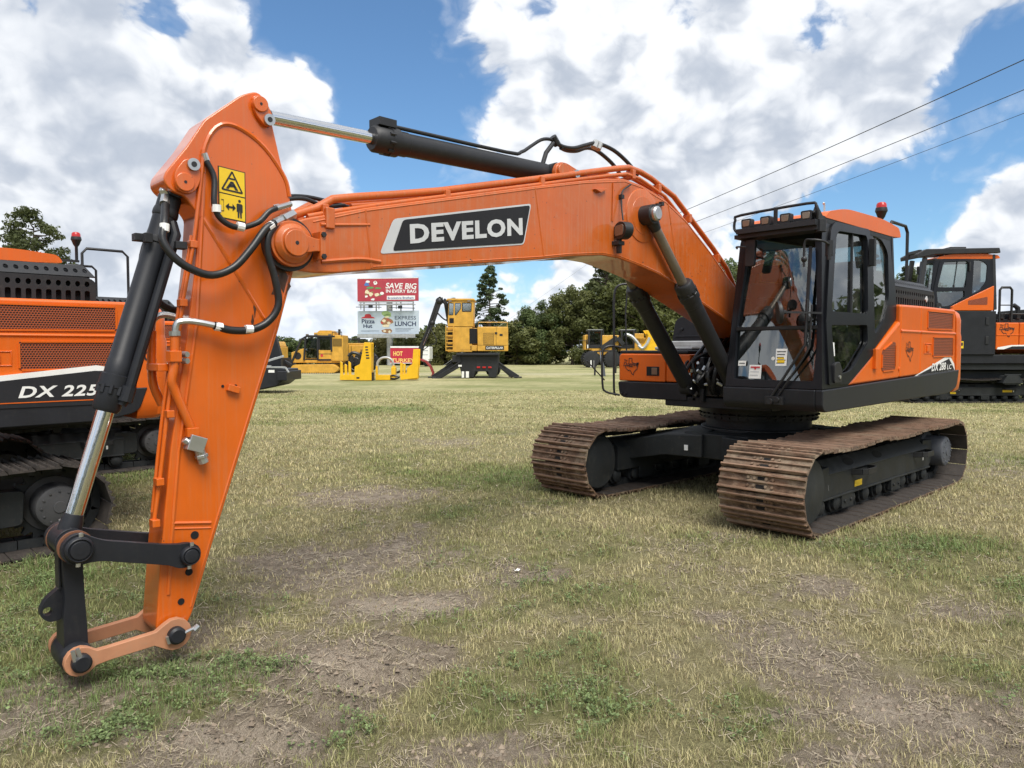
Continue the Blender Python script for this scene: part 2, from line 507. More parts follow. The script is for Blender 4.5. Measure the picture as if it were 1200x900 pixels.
def link(name, me, parent=None, bevel=0.0, seg=2):
    o = bpy.data.objects.new(name, me)
    COL.objects.link(o)
    if parent: o.parent = parent
    if bevel:
        b = o.modifiers.new('bevel', 'BEVEL')
        b.width = bevel; b.segments = seg; b.limit_method = 'ANGLE'; b.angle_limit = R(40)
        b.harden_normals = True
    return o


def plate2d(outer, holes, thick, mapfn, bevel=0.0):
    """flat plate with holes (true openings) from 2-D outlines; mapfn(u, v, w) -> xyz with w the thickness"""
    cu = bpy.data.curves.new('outline', 'CURVE')
    cu.dimensions = '2D'; cu.fill_mode = 'BOTH'; cu.extrude = thick / 2
    for loop in [outer] + list(holes):
        sp = cu.splines.new('POLY')
        sp.points.add(len(loop) - 1)
        for q, (a, b) in zip(sp.points, loop): q.co = (a, b, 0, 1)
        sp.use_cyclic_u = True
    ob = bpy.data.objects.new('outline', cu)
    me = bpy.data.meshes.new_from_object(ob)
    bpy.data.objects.remove(ob); bpy.data.curves.remove(cu)
    mb = MB()
    mb.add([mapfn(v.co.x, v.co.y, v.co.z) for v in me.vertices], [tuple(p.vertices) for p in me.polygons])
    bpy.data.meshes.remove(me)
    bm = bmesh.new()
    vs = [bm.verts.new(v) for v in mb.v]
    for f in mb.f:
        try: bm.faces.new([vs[i] for i in f])
        except ValueError: pass
    bmesh.ops.remove_doubles(bm, verts=bm.verts, dist=1e-5)
    out = MB()
    bm.verts.index_update()
    out.add([v.co[:] for v in bm.verts], [tuple(v.index for v in f.verts) for f in bm.faces])
    bm.free()
    return out


def text_mb(body, origin, xd, yd, w=None, h=None, bold=0.0, shear=0.0, depth=0.002, spacing=1.0, mb=None):
    """lettering: lower-left corner at origin, fitted to width w and height h"""
    cu = bpy.data.curves.new('lettering', 'FONT')
    cu.body = body; cu.offset = bold; cu.shear = shear; cu.space_character = spacing; cu.resolution_u = 3
    ob = bpy.data.objects.new('lettering', cu)
    me = bpy.data.meshes.new_from_object(ob)
    bpy.data.objects.remove(ob); bpy.data.curves.remove(cu)
    co = np.array([v.co[:] for v in me.vertices]) if len(me.vertices) else np.zeros((1, 3))
    lo, hi = co.min(0), co.max(0)
    sx = (w / (hi[0] - lo[0])) if w else (h / (hi[1] - lo[1]))
    sy = (h / (hi[1] - lo[1])) if h else sx
    o, X, Y = Vector(origin), Vector(xd), Vector(yd)
    N = X.cross(Y).normalized()
    mb = mb or MB()
    mb.add([o + X * ((c[0] - lo[0]) * sx) + Y * ((c[1] - lo[1]) * sy) + N * depth for c in co], [tuple(p.vertices) for p in me.polygons])
    bpy.data.meshes.remove(me)
    return mb


def empty(name, loc=(0, 0, 0), rz=0.0, label=None, cat=None, group=None):
    o = bpy.data.objects.new(name, None)
    COL.objects.link(o)
    o.location = loc; o.rotation_euler = (0, 0, rz); o.empty_display_size = 0.3
    if label: tag(o, label, cat, group)
    return o


def tag(o, label=None, cat=None, group=None, kind=None):
    if label: o['label'] = label
    if cat: o['category'] = cat
    if group: o['group'] = group
    if kind: o['kind'] = kind
    return o


def copy_tree(o, parent=None):
    c = o.copy(); COL.objects.link(c); c.parent = parent
    for k in ('label', 'group'):
        if parent is None and k in c: del c[k]
    for ch in list(o.children): copy_tree(ch, c)
    return c


RIGHT = Vector((-0.72587, 0.68784, 0.0))      # to the right of the view, level
AHEAD = Vector((-0.68784, -0.72587, 0.0))     # along the view, level


def spot(a, b, z=0.0):
    """a metres to the right of and b metres ahead of where the photographer stands"""
    q = Vector((CAM.x, CAM.y, 0)) + RIGHT * a + AHEAD * b
    return Vector((q.x, q.y, z))


FACE = R(YAW - 90)      # rotation that turns local +x to the right of the view and local +y away from it


# ------------------------------------------------------------------ ground, grass, trees
def _hash(ix, iy, seed):
    h = (ix.astype(np.int64) * 374761393 + iy.astype(np.int64) * 668265263 + seed * 974711) & 0xFFFFFFFF
    h = ((h ^ (h >> 13)) * 1274126177) & 0xFFFFFFFF
    h = h ^ (h >> 16)
    return (h & 0xFFFFFF) / float(0xFFFFFF)


def vnoise(x, y, seed=0):
    x = np.asarray(x, float); y = np.asarray(y, float)
    ix, iy = np.floor(x), np.floor(y)
    fx, fy = x - ix, y - iy
    fx = fx * fx * (3 - 2 * fx); fy = fy * fy * (3 - 2 * fy)
    a = _hash(ix, iy, seed); b = _hash(ix + 1, iy, seed); c = _hash(ix, iy + 1, seed); d = _hash(ix + 1, iy + 1, seed)
    return (a * (1 - fx) + b * fx) * (1 - fy) + (c * (1 - fx) + d * fx) * fy


def fbm(x, y, seed=0, oct=4):
    s, amp, tot = 0.0, 0.5, 0.0
    for k in range(oct):
        s = s + amp * vnoise(x * 2 ** k, y * 2 ** k, seed + k * 17); tot += amp; amp *= 0.55
    return s / tot


# worn and green patches of the field: metres right of / ahead of the camera, half sizes, strength
BARE = [(-2.05, 4.35, .35, .25, .45), (-2.4, 3.2, .6, .25, .55), (-0.74, 4.87, 0.4, 0.24, 1.3), (-1.63, 8.25, 0.86, 0.59, 0.9), (-1.69, 5.59, 0.71, 0.92, 0.6), (-0.85, 6.08, 0.57, 0.67, 0.5), (-1.26, 3.1, 0.43, 0.2, 0.8), (-0.84, 3.99, 0.56, 0.35, 0.6),
        (-0.14, 3.03, 0.39, 0.17, 0.8), (1.62, 3.88, 0.41, 0.44, 0.7), (1.93, 3.32, 0.47, 0.32, 0.8), (2.88, 4.51, 0.42, 0.29, 0.6), (2.21, 4.99, 0.34, 0.21, 0.5), (0.26, 5.48, 0.38, 0.26, 0.35), (1.56, 6.08, 0.42, 0.27, 0.2),
        (-2.25, 3.58, 0.5, 0.28, 0.5), (-1.04, 12.79, 0.74, 0.59, 0.5), (0.48, 4.58, 0.32, 0.18, 0.35), (1.38, 2.97, 0.35, 0.12, 0.7), (-2.05, 17.67, 0.61, 0.67, 0.6)]
GREEN = [(-2.75, 4.75, 0.50, 0.80, 0.6), (-3.51, 5.59, 0.52, 0.45, 0.9), (-1.62, 3.77, 0.65, 0.26, 1.1), (-1.97, 3.32, 0.39, 0.19, 0.9), (0.43, 3.67, 0.3, 0.6, 0.5), (-0.16, 3.41, 0.24, 0.33, 0.6), (-1.68, 4.82, 0.33, 0.33, 0.5),
         (0.7, 4.99, 0.46, 0.27, 0.5), (1.19, 3.41, 0.2, 0.25, 0.6), (2.41, 3.58, 0.21, 0.28, 0.4), (0.65, 9.35, 0.66, 0.63, 0.4), (3.11, 6.08, 0.85, 0.27, 0.5), (1.84, 6.08, 0.57, 0.27, 0.4), (-5.53, 10.81, 0.75, 1.72, 0.9),
         (-0.44, 9.35, 0.88, 0.63, 0.3), (-0.74, 3.17, 0.22, 0.15, 0.5), (-4.23, 20.23, 2.35, 1.78, 0.6), (1.67, 35.88, 8.34, 5.68, 0.5), (15.42, 23.67, 1.65, 2.03, 0.5), (-0.51, 7.37, 0.34, 0.31, 0.5)]


def to_ab(x, y):
    dx, dy = x - CAM.x, y - CAM.y
    return dx * RIGHT.x + dy * RIGHT.y, dx * AHEAD.x + dy * AHEAD.y


def sstep(t):
    t = np.clip(t, 0, 1); return t * t * (3 - 2 * t)


def tread(a, b):
    """strips where a machine's tracks pressed the soft soil: along-strip distance and strength"""
    ux, uy = .45, .893
    s_ = (a + 1.30) * ux + (b - 2.9) * uy; t_ = (a + 1.30) * uy - (b - 2.9) * ux
    w_ = .10 * (fbm(a * 3, b * 3, 67) - .5)
    k = sstep((.42 - np.abs(t_ + w_)) / .14) * sstep((s_ + .7) / .4) * sstep((2.0 - s_) / .9)
    k2 = .75 * sstep((.36 - np.abs(t_ - 3.15 + w_)) / .14) * sstep((s_ + .6) / .4) * sstep((2.6 - s_) / 1.0)
    return s_, (k + k2) * np.clip(.2 + 1.5 * (fbm(a * 2.2, b * 2.2, 69, 3) - .22), 0, 1)


def masks(x, y):
    a, b = to_ab(x, y)
    wob = 0.55 * (fbm(a * 2.2, b * 2.2, 5) - .5)
    wob2 = 0.55 * (fbm(a * 2.2, b * 2.2, 55) - .5)
    bare = 1.2 * np.clip(fbm(a * .75, b * .75, 11, 5) - .51, 0, 1) + 1.0 * np.clip(fbm(a * 3.3, b * 3.3, 21) - .54, 0, 1)
    green = 1.6 * np.clip(fbm(a * .55 + 9, b * .55, 31, 5) - .47, 0, 1) + 1.2 * np.clip(fbm(a * 2.6, b * 2.6, 41) - .52, 0, 1)
    for (ca, cb, ra, rb, s) in BARE:
        q = ((a - ca) / ra + wob) ** 2 + ((b - cb) / rb + wob2) ** 2
        bare = bare + .80 * s * np.exp(-q * 1.05)
    for (ca, cb, ra, rb, s) in GREEN:
        q = ((a - ca) / ra + wob2) ** 2 + ((b - cb) / rb + wob) ** 2
        green = green + .9 * s * np.exp(-q * .8)
    bare = bare + .45 * tread(a, b)[1]
    far = np.clip((b - 9) / 14, 0, 1)
    bare = bare * (1 - .55 * far)
    green = green * (1 - .35 * np.clip(bare - .3, 0, 1))
    return np.clip(bare, 0, 1.4), np.clip(green, 0, 1.2)


def ground_z(x, y, fine=True):
    x = np.asarray(x, float); y = np.asarray(y, float)
    z = -.09 * sstep((x - 2.6) / 2.6)
    a, b = to_ab(x, y)
    near = np.exp(-np.clip(b - 3, 0, 99) / 16.0)
    if fine:
        bare, _ = masks(x, y)
        # pressed grouser marks left by a machine that crossed the foreground
        s_, tk = tread(a, b)
        z = z + tk * (.045 * np.sin(2 * PI * s_ / .185 + 3.5 * (fbm(a * 3, b * 3, 66) - .5)) - .014)
        z = z + near * (.05 * (fbm(x * .9, y * .9, 61) - .5) + .030 * (fbm(x * 4, y * 4, 71) - .5) + .022 * (fbm(x * 13, y * 13, 81, 3) - .5) * (0.5 + bare))
        under = np.exp(-((x / 2.6) ** 4 + (y / 1.9) ** 4))
        z = z * (1 - under) - .012 * under
    return z


def build_ground():
    def axis(parts):
        out = []
        for lo, hi, st in parts: out += list(np.arange(lo, hi - 1e-6, st))
        return np.array(out + [parts[-1][1]])
    A = axis([(-1500, -300, 300), (-300, -60, 20), (-60, -16, 2), (-16, -6, .25), (-6, 6, .045), (6, 16, .25), (16, 60, 2), (60, 300, 20), (300, 1500, 300)])
    B = axis([(-1500, -200, 325), (-200, -20, 15), (-20, -2, 1.5), (-2, 2.3, .2), (2.3, 9, .045), (9, 16, .12), (16, 40, .6), (40, 120, 4), (120, 400, 28), (400, 1600, 300)])
    ga, gb = np.meshgrid(A, B)
    x = CAM.x + ga * RIGHT.x + gb * AHEAD.x
    y = CAM.y + ga * RIGHT.y + gb * AHEAD.y
    z = ground_z(x, y)
    bare, green = masks(x, y)
    na, nb = len(A), len(B)
    idx = np.arange(na * nb).reshape(nb, na)
    quads = np.stack([idx[:-1, :-1], idx[:-1, 1:], idx[1:, 1:], idx[1:, :-1]], -1).reshape(-1, 4)
    me = bpy.data.meshes.new('ground')
    me.vertices.add(na * nb)
    me.vertices.foreach_set('co', np.stack([x, y, z], -1).ravel())
    me.loops.add(quads.size); me.polygons.add(len(quads))
    me.loops.foreach_set('vertex_index', quads.ravel())
    me.polygons.foreach_set('loop_start', np.arange(len(quads)) * 4)
    me.polygons.foreach_set('loop_total', np.full(len(quads), 4))
    me.update(calc_edges=True)
    me.validate()
    for nm, v in (('bare', bare), ('green', green)):
        at = me.attributes.new(nm, 'FLOAT', 'POINT'); at.data.foreach_set('value', v.ravel().astype(np.float32))
    me.polygons.foreach_set('use_smooth', [True] * len(me.polygons))
    m, w = new_mat('field_soil_and_turf')
    p = w.n('ShaderNodeNewGeometry').outputs['Position']
    bare_s = w.n('ShaderNodeAttribute', None, attribute_name='bare').outputs['Fac']
    green_s = w.n('ShaderNodeAttribute', None, attribute_name='green').outputs['Fac']
    n1 = w.noise(p, 1.3, 6, 0.6).outputs[0]
    n2 = w.noise(p, 11.0, 6, 0.65).outputs[0]
    n3 = w.noise(p, 70.0, 5, 0.7).outputs[0]
    n4 = w.noise(w.vm('MULTIPLY', p, (1, 1, .3)), 190.0, 4, 0.75).outputs[0]
    nw = w.noise(p, 0.11, 6, 0.6).outputs[0]
    turf = w.mix(w.mr(n2, 0.34, 0.66), (0.305, 0.268, 0.138), (0.440, 0.395, 0.212))
    turf = w.mix(w.mr(n3, 0.4, 0.7, 0, .6), turf, (0.115, 0.100, 0.045))
    gcol = w.mix(w.mr(n2, 0.35, 0.65), (0.155, 0.172, 0.058), (0.240, 0.240, 0.100))
    gf = w.m('ADD', w.m('MULTIPLY', w.mr(green_s, 0.05, 0.7), .8), w.m('MULTIPLY', w.mr(nw, .42, .62), .35), clamp=True)
    c = w.mix(gf, turf, gcol)
    soil = w.mix(w.mr(n2, 0.3, 0.7), (0.265, 0.216, 0.165), (0.430, 0.360, 0.280))
    soil = w.mix(w.mr(n3, .42, .7, 0, .7), soil, (0.30, 0.25, 0.17))
    sand = w.mr(w.m('ADD', bare_s, w.m('MULTIPLY', w.m('SUBTRACT', w.m('ADD', w.m('MULTIPLY', n2, .6), w.m('MULTIPLY', n3, .4)), .5), 1.9)), 0.52, 0.95)
    soil = w.mix(sand, soil, w.mix(n4, (0.40, 0.33, 0.25), (0.62, 0.525, 0.42)))
    bf = w.mr(w.m('ADD', bare_s, w.m('MULTIPLY', w.m('SUBTRACT', n2, .5), .7)), 0.16, 0.50)
    n5 = w.noise(p, 34.0, 6, 0.75).outputs[0]
    soil = w.mix(w.mr(n5, .48, .36, 0.0, .55), soil, (0.115, 0.088, 0.065))      # darker crumbs, scattered by noise
    soil = w.mix(w.mr(n5, .58, .70, 0.0, .5), soil, (0.44, 0.37, 0.285))
    c = w.mix(bf, c, soil)
    dist = w.vm('DISTANCE', p, tuple(CAM))
    band = w.noise(w.vm('MULTIPLY', p, (.22, .22, 1)), 1.0, 5, .6).outputs[0]
    band2 = w.noise(p, 2.6, 6, .7).outputs[0]
    farc = w.mix(w.mr(band, .36, .64), (0.250, 0.268, 0.108), (0.50, 0.455, 0.250))
    ahead = w.vm('DOT_PRODUCT', w.vm('SUBTRACT', p, tuple(CAM)), tuple(AHEAD))
    strip = w.m('MULTIPLY', w.mr(w.m('ABSOLUTE', w.m('SUBTRACT', w.m('ADD', ahead, w.m('MULTIPLY', band, 9.0)), 56.0)), 0.8, 3.2, 1.0, 0.0), w.mr(band2, .35, .6, .35, .9))
    farc = w.mix(strip, farc, (0.50, 0.46, 0.31))                   # worn pale lane across the field
    farc = w.mix(w.mr(band2, .40, .68, 0, .55), farc, (0.15, 0.15, 0.06))
    c = w.mix(w.mr(dist, 9.0, 26.0, 0.0, .85), c, farc)      # standing grass seen edge-on: no soil shows any more
    c = w.mix(w.m('MULTIPLY', w.mr(n4, .38, .58, .55, 0.0), w.mr(dist, 6.0, 22.0, 1.0, .25)), c, (0.060, 0.050, 0.030))       # shade in the gaps of the thatch, put into the colour
    c = w.mix(w.mr(n4, .56, .72, 0.0, .55), c, (0.40, 0.34, 0.225))         # single pale stalks
    h = w.m('ADD', w.m('ADD', w.m('MULTIPLY', n2, .7), w.m('MULTIPLY', n3, .6)), w.m('MULTIPLY', n4, .45))
    bm = w.n('ShaderNodeBump', {'Height': h, 'Strength': 1.0, 'Distance': .035})
    finish(w, w.n('ShaderNodeBsdfPrincipled', {'Base Color': c, 'Roughness': .95, 'Normal': bm.outputs[0], 'Specular IOR Level': .15}))
    me.materials.append(m)
    o = link('ground', me)
    o['kind'] = 'structure'
    return o


def raw_mesh(name, verts, faces_n, mat, col=None):
    """verts (n*k,3) already grouped k per face"""
    k = faces_n
    me = bpy.data.meshes.new(name)
    n = len(verts)
    me.vertices.add(n); me.vertices.foreach_set('co', verts.astype(np.float32).ravel())
    me.loops.add(n); me.polygons.add(n // k)
    me.loops.foreach_set('vertex_index', np.arange(n))
    me.polygons.foreach_set('loop_start', np.arange(n // k) * k)
    me.polygons.foreach_set('loop_total', np.full(n // k, k))
    if col is not None:
        at = me.color_attributes.new('tint', 'FLOAT_COLOR', 'POINT')
        at.data.foreach_set('color', np.concatenate([col, np.ones((n, 1))], 1).astype(np.float32).ravel())
    me.update(calc_edges=True)
    me.materials.append(mat)
    return me


def blade_mat(name, rough=.6, trans=.25):
    m, w = new_mat(name)
    c = w.n('ShaderNodeAttribute', None, attribute_name='tint').outputs['Color']
    d = w.n('ShaderNodeBsdfPrincipled', {'Base Color': c, 'Roughness': rough, 'Specular IOR Level': .3})
    t = w.n('ShaderNodeBsdfTranslucent', {'Color': c})
    finish(w, w.n('ShaderNodeMixShader', {0: trans, 1: d.outputs[0], 2: t.outputs[0]}))
    return m


def track_clear(x, y):
    """true where a track or link stands on the ground"""
    k = np.zeros(len(x), bool)
    for cx, cy in ((0, 0), (8.6, -4.28), (6.5, -8.4)):
        k |= (np.abs(x - cx) < 2.05) & (np.abs(np.abs(y - cy) - 1.195) < .40)
    return k


def build_grass():
    # blades grow in tufts; thinner on worn soil, taller and greener in the green patches
    n = 900000
    u = rng.random(n)
    b = (np.sqrt(2.2) + u * (np.sqrt(30) - np.sqrt(2.2))) ** 2
    a = (rng.random(n) * 2 - 1) * (.80 * b + .7)
    x = CAM.x + a * RIGHT.x + b * AHEAD.x; y = CAM.y + a * RIGHT.y + b * AHEAD.y
    bare, green = masks(x, y)
    tuft = fbm(x * 9, y * 9, 91, 3)
    tuft2 = fbm(x * 2.3, y * 2.3, 95, 3)
    dens = np.clip(1.05 - 1.15 * bare + .35 * green, .13, 1) * np.clip(.15 + 2.2 * (tuft - .33), .08, 1)
    keep = (rng.random(n) < dens) & ~track_clear(x, y)
    x, y, a, b, bare, green, tuft, tuft2 = (q[keep] for q in (x, y, a, b, bare, green, tuft, tuft2))
    n = len(x)
    edge = np.zeros(n)
    for cx, cy in ((0, 0), (8.6, -4.28)):
        ddx = np.clip(np.abs(x - cx) - 2.05, 0, 9); ddy = np.clip(np.abs(np.abs(y - cy) - 1.195) - .40, 0, 9)
        edge = np.maximum(edge, np.exp(-(ddx ** 2 + ddy ** 2) / .02))
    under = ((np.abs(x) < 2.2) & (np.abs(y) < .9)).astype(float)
    h = .86 * (.022 + .040 * rng.random(n) ** 1.5 + .030 * green * rng.random(n) + .03 * edge * rng.random(n)) * (1 - .45 * np.clip(bare, 0, 1)) * (.65 + .8 * tuft2)
    wd = (.0012 + .0012 * rng.random(n)) * np.clip(b / 4.2, .8, 4.5)
    ang = rng.random(n) * 2 * PI
    lean = (.25 + .9 * rng.random(n)) * h
    ca, sa = np.cos(ang), np.sin(ang)
    z = ground_z(x, y) - .004
    # curved blade: quad below, tip above
    px, py = -sa * wd, ca * wd
    def pt(f, k): return np.stack([x + ca * lean * f * f + px * k, y + sa * lean * f * f + py * k, z + h * f * (1.12 - .12 * f)], -1)
    p0, p1, p2, p3, p4 = pt(0, 1), pt(0, -1), pt(.55, -.75), pt(.55, .75), pt(1, 0)
    quad = np.stack([p0, p1, p2, p3], 1).reshape(-1, 3)
    tri = np.stack([p3, p2, p4], 1).reshape(-1, 3)
    r = rng.random((n, 1))
    gm = np.clip(green[:, None] * 1.25 + .55 * (tuft2[:, None] - .42) + .5 * (rng.random((n, 1)) - .62), 0, 1)
    tan = np.array([.64, .56, .315]) * (.55 + .7 * r); olive = np.array([.345, .345, .140]) * (.6 + .7 * r); grn = np.array([.185, .255, .085]) * (.6 + .8 * r)
    col = np.where(gm < .5, tan * (1 - gm * 2) + olive * gm * 2, olive * (2 - gm * 2) + grn * (gm * 2 - 1))
    dead = rng.random((n, 1)) < .12
    col = np.where(dead, np.array([.30, .235, .15]) * (.6 + .7 * r), col)
    col *= (1 - .25 * under[:, None])  # blades under the machine darkened, its shade put into their colour
    me = bpy.data.meshes.new('grass')
    nq, ntr = n, n
    V = np.concatenate([quad, tri])
    me.vertices.add(len(V)); me.vertices.foreach_set('co', V.astype(np.float32).ravel())
    me.loops.add(len(V)); me.polygons.add(nq + ntr)
    me.loops.foreach_set('vertex_index', np.arange(len(V)))
    me.polygons.foreach_set('loop_start', np.concatenate([np.arange(nq) * 4, nq * 4 + np.arange(ntr) * 3]))
    me.polygons.foreach_set('loop_total', np.concatenate([np.full(nq, 4), np.full(ntr, 3)]))
    at = me.color_attributes.new('tint', 'FLOAT_COLOR', 'POINT')
    C = np.concatenate([np.repeat(col, 4, 0), np.repeat(col, 3, 0)])
    at.data.foreach_set('color', np.concatenate([C, np.ones((len(C), 1))], 1).astype(np.float32).ravel())
    me.update(calc_edges=True)
    me.materials.append(blade_mat('grass_blade'))
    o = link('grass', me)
    tag(o, 'short mixed green and straw coloured grass covering the field', 'grass', kind='stuff')

    # dry stalks lying flat on the worn soil
    n = 230000
    b = (np.sqrt(2.2) + rng.random(n) * (np.sqrt(16) - np.sqrt(2.2))) ** 2
    a = (rng.random(n) * 2 - 1) * (.80 * b + .7)
    x = CAM.x + a * RIGHT.x + b * AHEAD.x; y = CAM.y + a * RIGHT.y + b * AHEAD.y
    bare, green = masks(x, y)
    cl = fbm(x * 5, y * 5, 97, 3)
    keep = (rng.random(n) < np.clip(.25 + .7 * bare, 0, 1) * np.clip(2.4 * (cl - .36), 0, 1) * np.where(bare > .95, .35, 1)) & ~track_clear(x, y)
    x, y, b = x[keep], y[keep], b[keep]; n = len(x)
    L = .010 + .040 * rng.random(n) ** 2.2; wd = (.0010 + .0010 * rng.random(n)) * np.clip(b / 3.5, .8, 3)
    ang = rng.random(n) * 2 * PI; ca, sa = np.cos(ang), np.sin(ang)
    z = ground_z(x, y) + .003 + .008 * rng.random(n)
    dz = (rng.random(n) - .5) * L * .5
    px, py = -sa * wd, ca * wd
    q = [np.stack([x - ca * L + px, y - sa * L + py, z - dz], -1), np.stack([x - ca * L - px, y - sa * L - py, z - dz], -1), np.stack([x + ca * L - px, y + sa * L - py, z + dz + .002], -1), np.stack([x + ca * L + px, y + sa * L + py, z + dz + .002], -1)]
    V = np.stack(q, 1).reshape(-1, 3)
    r = rng.random((n, 1))
    col = np.array([.54, .465, .345]) * (.35 + .85 * r)
    o = link('straw', raw_mesh('straw', V, 4, MATS['grass_blade'], np.repeat(col, 4, 0)))
    tag(o, 'dry straw and dead stalks scattered over the worn soil', 'straw', kind='stuff')

    # clods of soil in the churned strip
    n = 70000
    b = (np.sqrt(2.3) + rng.random(n) * (np.sqrt(10) - np.sqrt(2.3))) ** 2
    a = (rng.random(n) * 2 - 1) * (.78 * b + .3)
    x = CAM.x + a * RIGHT.x + b * AHEAD.x; y = CAM.y + a * RIGHT.y + b * AHEAD.y
    bare, green = masks(x, y)
    keep = rng.random(n) < np.clip(bare * 1.2 - .2, 0, 1)
    x, y = x[keep], y[keep]; n = len(x)
    s = .003 + .017 * rng.random(n) ** 5
    z = ground_z(x, y)
    base = np.array([[1, 0, 0], [0, 1, 0], [-1, 0, 0], [0, -1, 0], [0, 0, .75]])
    jit = 1 + .5 * (rng.random((n, 5, 1)) - .5)
    P = base[None] * jit * s[:, None, None] + np.stack([x, y, z], -1)[:, None]
    tri = np.array([[0, 1, 4], [1, 2, 4], [2, 3, 4], [3, 0, 4]])
    V = P[:, tri].reshape(-1, 3)
    col = np.repeat(np.array([.27, .215, .16]) * (.6 + .9 * rng.random((n, 1))), 12, 0)
    o = link('soil_clod', raw_mesh('soil_clod', V, 3, MATS['grass_blade'], col))
    tag(o, 'small crumbly clods of brown soil on the churned ground', 'soil', kind='stuff')

    # broad-leaved weeds, mostly in the green strip by the arm and along the front
    n = 75000
    b = (np.sqrt(2.3) + rng.random(n) * (np.sqrt(8.5) - np.sqrt(2.3))) ** 2
    a = (rng.random(n) * 2 - 1) * (.78 * b + .3)
    x = CAM.x + a * RIGHT.x + b * AHEAD.x; y = CAM.y + a * RIGHT.y + b * AHEAD.y
    bare, green = masks(x, y)
    cl = fbm(x * 6, y * 6, 99, 3)
    keep = (rng.random(n) < np.clip(green * 1.5 - .40, 0, 1) * np.clip(3 * (cl - .40), 0, 1)) & ~track_clear(x, y)
    x, y = x[keep], y[keep]; n = len(x); k = 7
    ang = (rng.random((n, k)) * 2 * PI); el = .25 + .7 * rng.random((n, k)); L = .007 + .015 * rng.random((n, k)) ** 1.3; W = L * (.30 + .2 * rng.random((n, k)))
    hgt = rng.random((n, k)) * .035
    bx = x[:, None] + np.cos(ang) * L * .3; by = y[:, None] + np.sin(ang) * L * .3; bz = ground_z(x, y)[:, None] + hgt + .004
    ca, sa, ce, se = np.cos(ang), np.sin(ang), np.cos(el), np.sin(el)
    P0 = np.stack([bx, by, bz], -1)
    P1 = np.stack([bx + ca * ce * L * .5 - sa * W, by + sa * ce * L * .5 + ca * W, bz + se * L * .5], -1)
    P2 = np.stack([bx + ca * ce * L, by + sa * ce * L, bz + se * L * .75], -1)
    P3 = np.stack([bx + ca * ce * L * .5 + sa * W, by + sa * ce * L * .5 - ca * W, bz + se * L * .5], -1)
    V = np.stack([P0, P1, P2, P3], 2).reshape(-1, 3)
    r = rng.random((n * k, 1))
    col = np.repeat(np.array([.185, .245, .100]) * (.5 + .95 * r), 4, 0)
    o = link('weeds', raw_mesh('weeds', V, 4, MATS['grass_blade'], col))
    tag(o, 'low bright green broad leaved weeds growing among the grass', 'weeds', kind='stuff')


def leaf_mat(name, dark, light):
    m, w = new_mat(name)
    p = w.n('ShaderNodeNewGeometry').outputs['Position']
    oi = w.n('ShaderNodeObjectInfo').outputs['Random']
    n = w.noise(p, .55, 4, .6).outputs[0]
    n2 = w.noise(p, 5.0, 3, .6).outputs[0]
    c = w.mix(w.mr(w.m('ADD', w.m('MULTIPLY', n, .5), w.m('MULTIPLY', n2, .5)), .34, .66), dark, light)
    c = w.mix(w.m('MULTIPLY', oi, .45), c, (light[0] * 1.5, light[1] * 1.05, light[2] * .9))
    d = w.n('ShaderNodeBsdfPrincipled', {'Base Color': c, 'Roughness': .55, 'Specular IOR Level': .25})
    t = w.n('ShaderNodeBsdfTranslucent', {'Color': c})
    finish(w, w.n('ShaderNodeMixShader', {0: .34, 1: d.outputs[0], 2: t.outputs[0]}))
    return m


M_LEAF = leaf_mat('dark_foliage', (.054, .082, .030), (.132, .172, .060))
M_LEAF2 = leaf_mat('olive_foliage', (.076, .100, .036), (.170, .188, .068))
M_PINE = leaf_mat('pine_foliage', (.042, .068, .030), (.090, .122, .050))
M_BARK = paint('bark', (.10, .078, .06), .9, 0, .3, dirt=.3, bump=.6, scale=6)


def crown_mesh(name, lobes, n, leaf, mat, seed, flat_=.0):
    """leaf sprays spread through a set of ellipsoid lobes, denser to the outside, with gaps between clumps"""
    r = np.random.default_rng(seed)
    vol = np.array([l[3] * l[4] * l[5] for l in lobes]) ** .72
    pick = r.choice(len(lobes), n, p=vol / vol.sum())
    L = np.array(lobes)[pick]
    d = r.normal(size=(n, 3)); d /= np.linalg.norm(d, axis=1)[:, None]
    rad = r.random(n) ** .42
    c = L[:, :3] + d * L[:, 3:6] * rad[:, None]
    g = fbm(c[:, 0] * 1.3 + c[:, 2] * .9 + seed, c[:, 1] * 1.3 - c[:, 2] * 1.1, seed, 3)
    c = c[g > .36]; d = d[g > .36]; n = len(c)
    nrm = d * .8 + r.normal(size=(n, 3)) * .7 + np.array([0, 0, .35 + flat_]); nrm /= np.linalg.norm(nrm, axis=1)[:, None]
    t = np.cross(nrm, r.normal(size=(n, 3))); t /= np.linalg.norm(t, axis=1)[:, None]
    s = np.cross(nrm, t)
    a = (leaf * (.5 + r.random(n)))[:, None]; b = a * (.35 + .35 * r.random(n))[:, None]
    P = np.stack([c - t * a, c + s * b - t * a * .1, c + t * a, c - s * b + t * a * .15], 1)
    me = raw_mesh(name, P.reshape(-1, 3), 4, mat)
    return me


